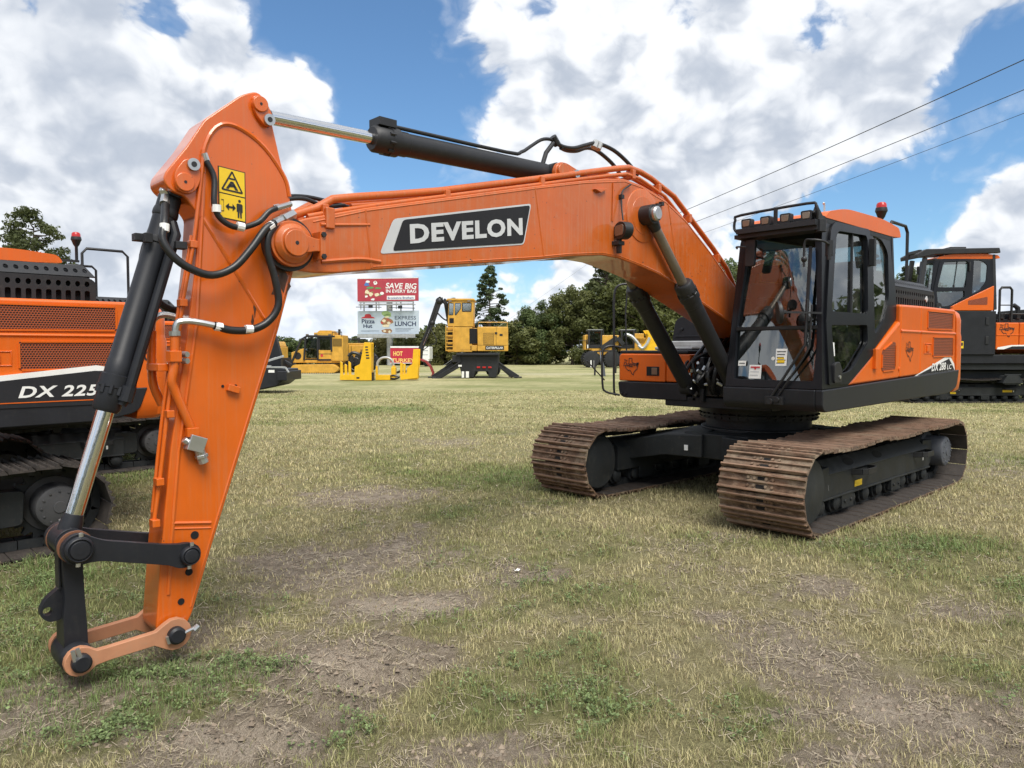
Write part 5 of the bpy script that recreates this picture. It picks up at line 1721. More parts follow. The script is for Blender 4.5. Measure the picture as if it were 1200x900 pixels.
def build_arm(root):
    AW = .175
    m = MB()
    m.prism(rpoly(ARM, .02, 2), -.055, AW, 1)
    arm = m.build('arm', M_ORANGE, root, .010, smooth=25, seg=3)
    w = MB()
    Y = AW + .001
    w.tube([(a, Y - .002, b) for a, b in [(6.535, 2.60), (6.535, 2.70), (6.49, 2.82), (6.42, 2.885), (6.32, 2.88), (6.18, 2.80), (6.06, 2.65), (6.03, 2.54)]], .013, 6, 4)
    w.tube([(a, Y - .002, b) for a, b in [(6.535, 2.60), (6.545, 2.36), (6.585, 1.783), (6.63, 1.486), (6.695, 1.073), (6.745, .57), (6.765, .30)]], .011, 6)
    w.tube([(6.55, Y - .003, 2.36), (6.20, Y - .003, 1.81)], .011, 6)
    w.tube([(6.74, Y - .003, .685), (6.53, Y - .003, .655)], .011, 6)
    w.tube([(6.74, Y - .003, .655), (6.53, Y - .003, .625)], .007, 6)
    w.tube([(a, Y - .004, b) for a, b in [(6.03, 2.1), (6.13, 1.742), (6.272, 1.327), (6.398, .958), (6.551, .508), (6.65, .2)]], .008, 6)
    w.each('weld_seam', M_ORANGE, arm)
    # raised pads with pins
    p = MB()
    pad = rpoly([(6.26, 3.08), (6.19, 3.085), (6.14, 2.99), (6.13, 2.93), (6.185, 2.915), (6.25, 2.98)], .04, 4)
    p.prism(pad, AW, AW + .028, 1)
    p.cyl((6.215, -.09, 3.035), (6.215, .215, 3.035), .045, 24)
    pad = rpoly([(6.70, 2.57), (6.69, 2.47), (6.60, 2.465), (6.55, 2.56), (6.58, 2.655), (6.64, 2.655)], .05, 4)
    p.prism(pad, AW, AW + .028, 1)
    p.cyl((6.645, -.09, 2.525), (6.645, .215, 2.525), .05, 24)
    p.box(6.36, 6.43, AW, AW + .03, 1.385, 1.425, Matrix.Translation((6.4, 0, 1.4)) @ Matrix.Rotation(R(-18), 4, 'Y') @ Matrix.Translation((-6.4, 0, -1.4)))
    p.each('pin_boss', M_ORANGE, arm, .005)
    p = MB()
    for x, z in ((6.165, 2.955), (6.60, 2.625)):
        p.cyl((x, AW, z), (x, AW + .045, z), .033, 20)
    p.cur = 1
    for x, z in ((6.165, 2.955), (6.60, 2.625)): p.cyl((x, AW + .045, z), (x, AW + .0475, z), .015, 14)
    for x, z in ((6.215, 3.035), (6.645, 2.525)): p.cyl((x, .215, z), (x, .2175, z), .008, 10)
    p.each('ring_boss', [M_STEEL, M_INK], arm)
    p = MB()
    for x, z, r in ((6.62, .60, .022), (6.655, .40, .02), (6.70, .245, .018), (6.375, 1.42, .008), (6.45, 1.42, .008)): p.cyl((x, AW, z), (x, AW + .004, z), r, 14)
    p.each('bolt_hole', M_VOID, arm)
    # sticker: hazard triangle over a keep-clear pictogram
    ys = AW + .002
    S = lambda u, v: (6.45 - .145 * u + .02 * v * 0 - .0 * v, 2.37 + .275 * v - .012 * u)
    def q3(mb, pts, dy): mb.add([(S(u, v)[0], ys + dy, S(u, v)[1]) for u, v in pts], [tuple(range(len(pts)))])
    d = MB(); q3(d, [(-.04, -.02), (1.04, -.02), (1.04, 1.02), (-.04, 1.02)], 0); d.build('sticker_edge', M_INK, arm, smooth=0)
    d = MB(); q3(d, [(0, 0), (1, 0), (1, .475), (0, .475)], .002); q3(d, [(0, .50), (1, .50), (1, 1), (0, 1)], .002); d.build('warning_sticker', M_YSTICK, arm, smooth=0)
    d = MB()
    for a, b in (((.10, .57), (.90, .57)), ((.90, .57), (.50, .96)), ((.50, .96), (.10, .57))):
        dx, dy = b[0] - a[0], (b[1] - a[1]) * 1.9
        L = math.hypot(dx, dy); nx, ny = -dy / L * .03, dx / L * .03 / 1.9
        q3(d, [(a[0] - nx, a[1] - ny), (b[0] - nx, b[1] - ny), (b[0] + nx, b[1] + ny), (a[0] + nx, a[1] + ny)], .004)
    q3(d, [(.38, .80), (.62, .80), (.62, .83), (.38, .83)], .004); q3(d, [(.25, .60), (.36, .60), (.52, .74), (.44, .76)], .004); q3(d, [(.44, .76), (.55, .76), (.74, .60), (.62, .60)], .004); q3(d, [(.36, .64), (.68, .66), (.6, .70), (.42, .70)], .004)
    q3(d, [(.70, .05), (.76, .05), (.78, .22), (.80, .05), (.86, .05), (.87, .34), (.69, .34)], .004); q3(d, [(.66, .17), (.70, .17), (.70, .34), (.66, .32)], .004); q3(d, [(.86, .17), (.90, .17), (.90, .32), (.86, .34)], .004)
    q3(d, [(.73 + .05 + .055 * math.cos(t), .395 + .03 * math.sin(t)) for t in [2 * PI * k / 12 for k in range(12)]], .004)
    q3(d, [(.27, .215), (.58, .215), (.58, .255), (.27, .255)], .004); q3(d, [(.36, .16), (.36, .31), (.22, .235)], .004); q3(d, [(.50, .16), (.50, .31), (.63, .235)], .004)
    for a in ([(.06, .12), (.16, .12), (.16, .135), (.06, .135)], [(.145, .12), (.16, .12), (.16, .36), (.145, .36)], [(.06, .345), (.16, .345), (.16, .36), (.06, .36)]): q3(d, a, .004)
    d.build('pictogram', M_INK, arm, smooth=0)
    rs = random.Random(11)
    g = MB()
    for cx, cz, w_, h_ in ((6.075, 2.03, .05, .09), (6.13, 1.97, .03, .05), (6.10, 2.09, .04, .05), (6.255, 1.87, .012, .06), (6.27, 1.80, .010, .045), (6.70, 1.35, .006, .05)):
        k = 11; ph = rs.uniform(0, 6)
        g.add([(cx + w_ * math.cos(2 * PI * i / k) * rs.uniform(.35, 1.15), AW + .0015, cz + h_ * math.sin(2 * PI * i / k) * rs.uniform(.35, 1.15)) for i in range(k)], [tuple(range(k))])
    g.each('grease_smear', M_GREASE, arm, smooth=0)
    # hoses
    def hose(pts, r, fit0=None, fit1=None):
        h = MB(); h.tube(pts, r, 10, 5); h.build('hydraulic_hose', M_RUBBER, arm, smooth=60)
    hose([(6.525, .195, 2.66), (6.49, .21, 2.57), (6.50, .23, 2.43), (6.47, .235, 2.35), (6.38, .24, 2.31), (6.26, .24, 2.35), (6.19, .235, 2.42), (6.14, .23, 2.45)], .0165)
    hose([(6.72, .12, 2.41), (6.76, .22, 2.29), (6.78, .25, 2.20), (6.74, .27, 2.12), (6.66, .28, 2.06), (6.54, .28, 2.03), (6.42, .28, 2.08), (6.32, .28, 2.19), (6.23, .27, 2.31), (6.17, .26, 2.355)], .0215)
    hose([(6.15, .25, 2.36), (6.205, .26, 2.28), (6.21, .26, 2.18), (6.17, .26, 2.04), (6.15, .26, 1.89), (6.21, .255, 1.79), (6.31, .25, 1.74), (6.43, .25, 1.735), (6.52, .245, 1.76)], .022)
    hose([(6.16, .15, 2.47), (6.02, .14, 2.53), (5.90, .13, 2.55), (5.75, .10, 2.53), (5.6, .08, 2.56)], .013)
    hose([(6.16, .10, 2.46), (6.02, .08, 2.55), (5.88, .06, 2.58), (5.72, .04, 2.58), (5.5, .03, 2.56)], .013)
    hose([(6.71, -.02, 2.38), (6.77, -.10, 2.15), (6.75, -.13, 1.98), (6.62, -.13, 1.86), (6.45, -.12, 1.88)], .0215)
    f = MB()
    f.cyl((6.14, .23, 2.45), (6.04, .21, 2.49), .017, 8); f.cyl((6.13, .17, 2.465), (6.03, .15, 2.51), .015, 8)
    f.cyl((6.17, .26, 2.355), (6.03, .19, 2.43), .025, 8); f.cyl((6.10, .23, 2.39), (6.02, .20, 2.435), .031, 6)
    f.cyl((6.725, .12, 2.41), (6.70, .08, 2.475), .026, 8); f.ball((6.705, .085, 2.485), .036, 8)
    f.tube([(6.52, .245, 1.76), (6.60, .235, 1.775), (6.665, .225, 1.78), (6.705, .215, 1.765), (6.715, .21, 1.70)], .018, 8, 4)
    f.tube([(6.60, .0, 1.80), (6.70, 0, 1.82), (6.755, 0, 1.79), (6.765, 0, 1.72)], .018, 8, 4)
    f.cyl((6.715, .21, 1.70), (6.716, .21, 1.725), .03, 8)
    f.cyl((6.52, .19, 2.66), (6.535, .19, 2.70), .018, 8)
    f.each('hose_fitting', M_STEEL, arm, 0)
    f = MB()
    for c, dv in (((6.765, .235, 2.265), (.1, .1, -1)), ((6.33, .262, 1.742), (1, 0, 0)), ((6.495, .245, 1.752), (1, 0, .15)), ((6.195, .262, 2.335), (.8, .1, -.6)), ((6.49, .235, 2.40), (0, 0, 1)), ((6.36, .24, 2.316), (1, 0, .1))):
        c = Vector(c); dv = Vector(dv).normalized() * .02
        f.cyl(c - dv, c + dv, .0245, 10)
    f.each('hose_tag', M_WHITE, arm)
    # small steel pipes
    for pts, r in (([(6.715, .21, 1.71), (6.72, .21, 1.55), (6.735, .205, 1.46), (6.72, .20, 1.41), (6.67, .20, 1.28), (6.635, .20, 1.19)], .024),
                   ([(6.765, 0, 1.73), (6.77, 0, 1.52), (6.76, 0, 1.42), (6.72, 0, 1.32)], .023),
                   ([(6.535, .185, 2.72), (6.56, .185, 2.50), (6.60, .185, 2.20), (6.655, .17, 1.90), (6.69, .165, 1.62), (6.745, .165, 1.30), (6.79, .165, .95), (6.83, .16, .68)], .011),
                   ([(6.60, .16, 2.25), (6.67, .15, 1.85), (6.71, .13, 1.60), (6.77, .13, 1.2), (6.82, .12, .75)], .010)):
        q = MB(); q.tube(pts, r, 10, 3); q.build('steel_pipe', M_ORANGE, arm, smooth=60)
    q = MB()
    q.box(6.69, 6.75, .165, .24, 1.56, 1.62); q.box(6.735, 6.79, -.03, .165, 1.51, 1.55)
    for x, z in ((6.60, 2.2), (6.66, 1.88), (6.70, 1.62), (6.74, 1.28), (6.80, .92), (6.825, .70)): q.box(x - .02, x + .02, .14, .20, z - .02, z + .02)
    q.box(6.60, 6.665, .165, .225, 1.15, 1.20)
    q.each('pipe_clamp', M_ORANGE, arm, .004)
    q = MB()
    q.box(6.575, 6.665, .18, .245, 1.07, 1.155, Matrix.Translation((6.62, 0, 1.11)) @ Matrix.Rotation(R(-20), 4, 'Y') @ Matrix.Translation((-6.62, 0, -1.11)))
    q.cyl((6.60, .21, 1.08), (6.575, .21, 1.0), .028, 10); q.cyl((6.59, .21, 1.05), (6.585, .21, 1.03), .036, 6); q.cyl((6.66, .21, 1.12), (6.68, .21, 1.14), .02, 8)
    q.build('shut_off_valve', M_STEEL, arm, .004)
    q = MB()
    for z in (1.565, 1.60): q.cyl((6.675, .20, z), (6.66, .235, z), .016, 8)
    q.each('clamp_bolt', M_STEEL, arm)

    # bucket cylinder
    bc = cylinder(root, 'bucket_cylinder', (6.655, .06, 2.52), (7.215, .06, .660), .060, .043, .655, eye=.07, eyew=.18)
    A, B = V3(6.655, .06, 2.52), V3(7.215, .06, .660)
    d = (B - A).normalized()
    side = V3(-.75, .66, 0); side = (side - d * side.dot(d)).normalized()
    q = MB()
    q.tube([A + d * .20 + side * .05, A + d * .26 + side * .088, A + d * 1.15 + side * .088, A + d * 1.22 + side * .07], .026, 10)
    q.cyl(A + d * 1.12 + side * .082, A + d * 1.20 + side * .082, .038, 10)
    q.build('hydraulic_pipe', M_CHAR, bc, 0)
    q = MB()
    q.lathe(A, B, [(.30, .066), (.335, .066)], 24)
    q.box(-.03, .03, -.03, .03, -.02, .02, Matrix.Translation(A + d * .315 + V3(.085, -.02, .01)))
    q.box(-.03, .03, -.03, .03, -.02, .02, Matrix.Translation(A + d * .315 + side * .125))
    q.box(-.02, .02, -.02, .02, -.025, .025, Matrix.Translation(A + d * .315 + V3(.07, .07, 0)))
    q.lathe(A, B, [(.13, .062), (.15, .066), (.17, .066), (.18, .062)], 24)
    q.each('clamp_band', M_BLACK, bc, .003)
    return arm


def build_linkage(root):
    # H link (charcoal) between bucket cylinder pin and arm
    for y0, y1 in ((.215, .255), (-.125, -.085)):
        m = MB()
        P = [(7.205, .655)]
        out = [(7.205 + .085 * math.cos(R(a)), .645 + .085 * math.sin(R(a))) for a in range(20, 291, 30)]
        out = [(7.145, .695), (7.185, .722), (7.235, .718), (7.275, .68), (7.283, .63), (7.255, .58), (7.205, .563), (7.15, .57), (7.10, .566), (6.95, .525), (6.78, .478), (6.735, .452), (6.68, .448), (6.635, .47), (6.612, .515), (6.628, .56), (6.675, .582), (6.73, .582), (6.80, .594), (6.95, .632), (7.09, .668)]
        m.prism(rpoly(out, .02, 2), y0, y1, 1)
        s = 1 if y0 > 0 else -1
        yo = y1 if s > 0 else y0
        for (x, z, r) in ((7.205, .645, .064), (6.678, .515, .052)):
            m.lathe((x, yo, z), (x, yo + .035 * s, z), [(0, r), (.022, r), (.03, r * .93), (.034, r * .84), (.026, r * .80), (.026, r * .72), (.036, r * .69), (.037, r * .55)], 28)
        m.build('guide_link', M_CHAR, root, .005)
        b = MB()
        for (x, z, r) in ((7.205, .645, .064), (6.678, .515, .052)):
            b.cyl((x, yo + .036 * s, z), (x, yo + .0385 * s, z), r * .30, 16)
        b.cur = 1
        for (x, z, r) in ((7.205, .645, .064), (6.678, .515, .052)):
            for q in (1, -1): b.cyl((x - .008 * q, yo + .014 * s, z + q * (r + .0)), (x - .008 * q, yo + .014 * s, z + q * (r + .018)), .011, 6)
        b.each('link_pin', [M_CHAR, M_STEEL], root)
    # rod-end washers and bosses between the plates
    m = MB()
    m.lathe((7.205, -.08, .645), (7.205, .205, .645), [(0, .055), (.02, .078), (.06, .078), (.065, .07), (.20, .07), (.21, .078), (.26, .078), (.285, .06)], 26)
    m.build('pin_boss', M_CHAR, root)
    m = MB()
    for y in (-.055, .185):
        m.lathe((7.205, y, .645), (7.205, y + .016, .645), [(0, .081), (.016, .081)], 28)
    m.each('spacer_ring', M_PRIMD, root)
    # coupler bar down to the ground
    m = MB()
    out = [(7.255, .66), (7.25, .50), (7.245, .38), (7.255, .30), (7.255, .15), (7.265, .06), (7.24, .01), (7.18, .01), (7.15, .06), (7.15, .2), (7.16, .40), (7.165, .60)]
    m.prism(rpoly(out, .03, 3), -.015, .145, 1)
    m.lathe((7.205, -.065, .075), (7.205, .19, .075), [(0, .062), (.02, .074), (.05, .078), (.20, .078), (.235, .074), (.255, .062)], 26)
    lug = plate2d(rpoly([(7.24, .44), (7.325, .375), (7.352, .31), (7.31, .258), (7.24, .265)], .035, 5), [circ(7.312, .318, .022, 14)], .05, lambda u, v, q: V3(u, q + .065, v))
    m.add(lug.v, lug.f)
    m.box(7.255, 7.262, .02, .10, .42, .62)
    m.build('coupler_link', M_CHAR, root, .010, seg=3)
    # pink primered arms lying on the ground
    for y0, y1 in ((.195, .235), (-.115, -.075)):
        m = MB()
        dx, dz = 6.752 - 7.205, .088 - .075
        out = []
        for a in range(-60, 301, 24):
            pass
        A = [(7.205 + .073 * math.cos(R(a)), .075 + .073 * math.sin(R(a))) for a in range(-120, 121, 24)]
        B = [(6.752 + .086 * math.cos(R(a)), .092 + .086 * math.sin(R(a))) for a in range(50, 311, 26)]
        out = A[::1] + [(7.13, .113), (7.08, .114), (6.85, .130)] + B + [(6.86, .058), (7.08, .045), (7.135, .037)]
        m.prism(out, y0, y1, 1)
        m.build('side_link', M_PRIMER, root, .004)
    m = MB()
    for x, z in ((7.205, .075), (6.752, .092)):
        m.lathe((x, -.155, z), (x, .275, z), [(0, .034), (.01, .046), (.42, .046), (.43, .034)], 20)
    m.each('link_pin', M_CHAR, root)
    m = MB()
    m.cyl((7.21, .262, .10), (7.225, .262, .155), .011, 6); m.cyl((7.235, .262, .095), (7.245, .262, .150), .011, 6)
    m.cyl((6.75, .262, .09), (6.655, .262, .115), .009, 8); m.cyl((6.665, .262, .1), (6.640, .262, .12), .016, 8)
    m.cyl((6.79, .255, .06), (6.80, .255, .10), .012, 6)
    m.each('retaining_bolt', M_STEEL, root)


def all_children(o):
    for c in o.children:
        yield c
        yield from all_children(c)


main = empty('excavator', (0, 0, 0), 0, 'orange excavator in the centre, DEVELON on its boom, bucketless arm reaching the ground', 'excavator', 'excavators parked on the grass')
build_undercarriage(main)
build_upper(main)
build_boom(main)
build_arm(main)
build_linkage(main)

# the two machines parked alongside share its shapes; their shoes are darker and the lettering differs
_dark = bpy.data.meshes['track_shoe'].copy(); _dark.name = 'dark_track_shoe'
_dark.materials[0] = M_SHOE_D
second = copy_tree(main)
second.location = (8.60, -4.28, -.09)
tag(second, 'orange excavator at the left edge with DX 225 on its black decal', 'excavator', 'excavators parked on the grass')
third = copy_tree(main)
third.location = (6.50, -8.40, -.09)
tag(third, 'orange excavator mostly hidden behind the left one, red beacon over its roof', 'excavator', 'excavators parked on the grass')


for o in [c for c in second.children if c.name.startswith(('handrail', 'aerial', 'grab_rail'))]: bpy.data.objects.remove(o)
for m_ in (second, third):
    for o in [c for c in all_children(m_) if c.name.startswith('badge')]: bpy.data.objects.remove(o)
    for o in all_children(m_):
        if o.name.startswith('travel_motor'): o.data = o.data.copy(); o.data.materials[0] = M_HUB
for o in list(all_children(second)) + list(all_children(third)):
    if o.name.startswith('track_shoe'): o.data = _dark

left_decal(main, 'DX 288', 'LC')
left_decal(third, 'DX 225', 'LC')


def big_decal(root):
    """broad black band with a white upper edge and large slanted lettering"""
    y = 1.3795
    d = MB(); d.prism([(.60, 1.24), (.60, 1.28), (-.63, 1.405), (-2.28, 1.582), (-2.46, 1.55), (-2.58, 1.365), (-2.55, 1.24)], 1.35, y, 1)
    d.build('decal_edge', M_WHITE, root, smooth=0)
    d = MB(); d.prism([(.55, 1.238), (.55, 1.26), (-.63, 1.36), (-2.26, 1.535), (-2.45, 1.53), (-2.575, 1.368), (-2.545, 1.238)], 1.352, y + .003, 1)
    d.build('decal', M_DECAL, root, smooth=0)
    t = text_mb('DX 225', (-1.69, y + .005, 1.318), (-1, 0, 0), (0, 0, 1), w=.60, h=.098, bold=.028, shear=.25, spacing=1.1)
    t.build('lettering', M_WHITE, root, smooth=0)
    text_mb('LC', (-2.33, y + .005, 1.318), (-1, 0, 0), (0, 0, 1), w=.13, h=.07, bold=.02, shear=.25).build('lettering', M_WHITE, root, smooth=0)
    d = MB()
    d.bar((.5, y + .004, 1.272), (-2.52, y + .004, 1.282), .004, .008)
    d.build('decal_line', M_ORANGE2, root)
    t = text_mb('2302', (-2.56, 1.3665, 1.62), (-1, .0, 0), (0, 0, 1), w=.22, h=.085, bold=.03)
    t.build('lettering', M_INK, root, smooth=0)


big_decal(second)


# ------------------------------------------------------------------ everything standing further back in the field
def place(name, a, b, label, cat, group=None, turn=0.0, z=0.0):
    """local +x to the right of the view, +y away from it"""
    return empty(name, spot(a, b, z), FACE + turn, label, cat, group)


def rect(mb, x0, x1, z0, z1, y):
    mb.add([(x0, y, z0), (x1, y, z0), (x1, y, z1), (x0, y, z1)], [(0, 1, 2, 3)])
    return mb


def wheel(root, name, x, y, z, r, w, rim=M_YELLOW, n=20):
    t = MB()
    t.lathe((x, y - w / 2, z), (x, y + w / 2, z), [(0, r * .62), (w * .04, r * .9), (w * .16, r * .98), (w * .84, r * .98), (w * .96, r * .9), (w, r * .62)], n)
    for k in range(n):
        a = 2 * PI * k / n
        p = V3(x + r * .97 * math.cos(a), y, z + r * .97 * math.sin(a))
        d = V3(-math.sin(a), 0, math.cos(a))
        t.bar(p + V3(0, -w * .46, 0) - d * r * .05, p + V3(0, 0, 0) + d * r * .05, r * .10, r * .10)
        t.bar(p + V3(0, w * .46, 0) - d * r * .05, p + V3(0, 0, 0) + d * r * .05, r * .10, r * .10)
    o = t.build(name, M_BLACK, root, smooth=30)
    q = MB(); q.lathe((x, y - w * .42, z), (x, y + w * .42, z), [(0, r * .5), (w * .1, r * .6), (w * .74, r * .6), (w * .84, r * .5)], n)
    q.cyl((x, y - w * .46, z), (x, y + w * .46, z), r * .18, 10)
    q.build('rim', rim, o)
    return o


# --- raised-cab machine on the right
def build_right_machine():
    r = place('material_handler', 14.35, 24.26, 'orange machine at the right edge, raised cab on a tall black riser box', 'material handler', None, PI)
    kids = [c for c in main.children if c.name.split('.')[0] in ('crawler_track', 'track_frame', 'travel_motor', 'centre_frame', 'slewing_ring')]
    for c in kids:
        k = copy_tree(c, r)
        for q in all_children(k):
            if q.name.startswith('track_shoe'): q.data = _dark
    cab = copy_tree([c for c in main.children if c.name.split('.')[0] == 'cab'][0], r)
    cab.location = (0, 0, 1.60)
    for q in list(all_children(cab)):
        if q.name.split('.')[0] in ('sticker', 'light_bar', 'work_lamp', 'front_mirror', 'beacon', 'mirror_arm'): bpy.data.objects.remove(q)
    d = MB()
    d.box(-4.7, 1.25, -1.30, 1.30, 1.22, 1.50); d.prism(circ(0, 0, .75, 24), .95, 1.22, 2)
    d.build('swing_deck', M_CHAR, r, .02)
    d = MB(); d.box(-2.6, 2.0, -.95, .95, .62, 1.0); d.box(-3.4, 1.0, -1.15, 1.22, 1.02, 1.215); d.build('chassis', M_FRAME, r, .02)
    b = MB()
    b.box(-.72, 1.30, .36, 1.36, 1.50, 2.86)
    rb = b.build('riser_box', M_CHAR, r, .02)
    b = MB(); b.box(.28, .40, 1.361, 1.364, 1.70, 1.92); b.cur = 1; b.box(.30, .38, 1.3645, 1.367, 1.78, 1.88); b.build('warning_sticker', [M_YSTICK, M_INK], rb)
    b = MB()
    for x in (-.44,):
        for z in (1.95, 2.55): b.box(x - .05, x + .05, 1.361, 1.385, z - .12, z + .12)
    b.build('hinge', M_BLACK, rb, .006)
    # orange triangle under the rear window
    p = MB()
    p.prism([(.98, 2.875), (-.62, 2.875), (-.62, 3.64)], 1.30, 1.372, 1)
    p.build('side_panel', M_ORANGE2, r, .015)
    p = MB(); p.prism(rpoly([(.18, 3.05), (-.42, 3.05), (-.42, 3.30), (.18, 3.18)], .03), 1.368, 1.376, 1); p.build('air_grille', M_GRILLE, r)
    # guard: roof frame on posts
    g = MB()
    g.bar((-.70, 1.28, 2.9), (-.66, 1.20, 4.62), .12, .10); g.bar((-.70, .45, 2.9), (-.66, .50, 4.62), .12, .10)
    g.bar((1.62, 1.28, 3.6), (1.46, 1.20, 4.52), .12, .12); g.bar((1.62, .42, 3.2), (1.46, .48, 4.52), .12, .12); g.bar((1.62, 1.28, 3.6), (1.50, 1.30, 2.95), .10, .10)
    g.prism(rpoly([(1.78, 4.50), (1.80, 4.62), (1.5, 4.78), (.4, 4.80), (-.78, 4.82), (-.82, 4.66), (1.2, 4.62)], .03), .36, .52, 1)
    g.prism(rpoly([(1.78, 4.50), (1.80, 4.62), (1.5, 4.78), (.4, 4.80), (-.78, 4.82), (-.82, 4.66), (1.2, 4.62)], .03), 1.18, 1.34, 1)
    for x in (1.6, 1.1, .6, .1, -.4, -.7): g.box(x - .05, x + .05, .5, 1.2, 4.68, 4.78)
    g.box(.2, .7, .5, 1.25, 4.78, 4.86)
    g.build('roof_guard', M_BLACK, r, .02)
    # house behind the riser
    h = MB(); h.box(-1.46, -.74, .2, 1.34, 1.66, 2.50); h.build('side_panel', M_ORANGE2, r, .03, seg=3)
    h = MB(); h.box(-4.6, -1.475, .2, 1.34, 1.66, 2.50); h.build('side_panel', M_ORANGE2, r, .03, seg=3)
    h = MB(); h.box(-4.6, -.74, -1.3, .19, 1.52, 2.46); h.build('engine_bay', M_ORANGE2, r, .03)
    d = MB(); d.add([(-.78, 1.343, 1.67), (-4.0, 1.343, 1.67), (-4.0, 1.343, 1.86), (-1.2, 1.343, 1.80), (-.80, 1.343, 1.73)], [(0, 1, 2, 3, 4)]); d.build('decal_edge', M_WHITE, r, smooth=0)
    d = MB(); d.add([(-1.0, 1.346, 1.67), (-4.0, 1.346, 1.67), (-4.0, 1.346, 1.80), (-1.25, 1.346, 1.76)], [(0, 1, 2, 3)]); d.build('decal', M_DECAL, r, smooth=0)
    star_logo(MB(), (-.86, 1.343, 2.05), (-1, 0, 0), (0, 0, 1), .42).build('dealer_logo', M_INK, r, smooth=0)
    c = MB(); c.box(-1.47, -.75, 1.335, 1.352, 2.10, 2.13); c.box(-4.5, -1.48, 1.335, 1.352, 2.10, 2.13); c.build('waist_crease', M_ORANGE2, r, .005)
    e = MB()
    e.box(-4.4, -.95, -.9, 1.05, 2.50, 2.62); e.box(-3.9, -2.1, -.7, .9, 2.6, 2.95); e.tube([(-1.9, .6, 2.6), (-1.9, .6, 3.0), (-1.75, .6, 3.1)], .07, 10)
    for x in (-1.1, -1.35, -1.6, -1.85): e.box(x - .06, x + .06, .5, 1.1, 2.62, 2.80)
    e.build('engine_hood', M_BLACK, r, .02)
    q = MB()
    q.tube([(-.90, 1.22, 2.5), (-.90, 1.22, 3.52), (-.96, 1.22, 3.60), (-1.22, 1.22, 3.60), (-1.28, 1.22, 3.52), (-1.28, 1.22, 2.5)], .035, 8)
    q.tube([(-.90, 1.22, 3.05), (-1.28, 1.22, 3.05)], .02, 6); q.tube([(-.72, 1.2, 2.55), (-.74, 1.2, 3.3), (-.80, 1.2, 3.36)], .02, 6)
    q.tube([(-1.1, 1.15, 2.78), (-4.4, 1.15, 2.78)], .02, 6)
    q.build('handrail', M_BLACK, r)
    s = MB()
    s.prism(rpoly([(-1.22, .86), (-.86, .86), (-.72, .62), (-1.38, .62)], .03), 1.40, 1.75, 1); s.bar((-1.3, 1.7, .88), (-.8, 1.7, .88), .05, .04); s.bar((-1.3, 1.7, .6), (-.8, 1.7, .6), .05, .04)
    s.build('step', M_FRAME, r, .01)
    s = MB(); s.box(-1.25, -.95, 1.405, 1.41, .33, .40); s.build('sticker', M_YSTICK, r)


build_right_machine()


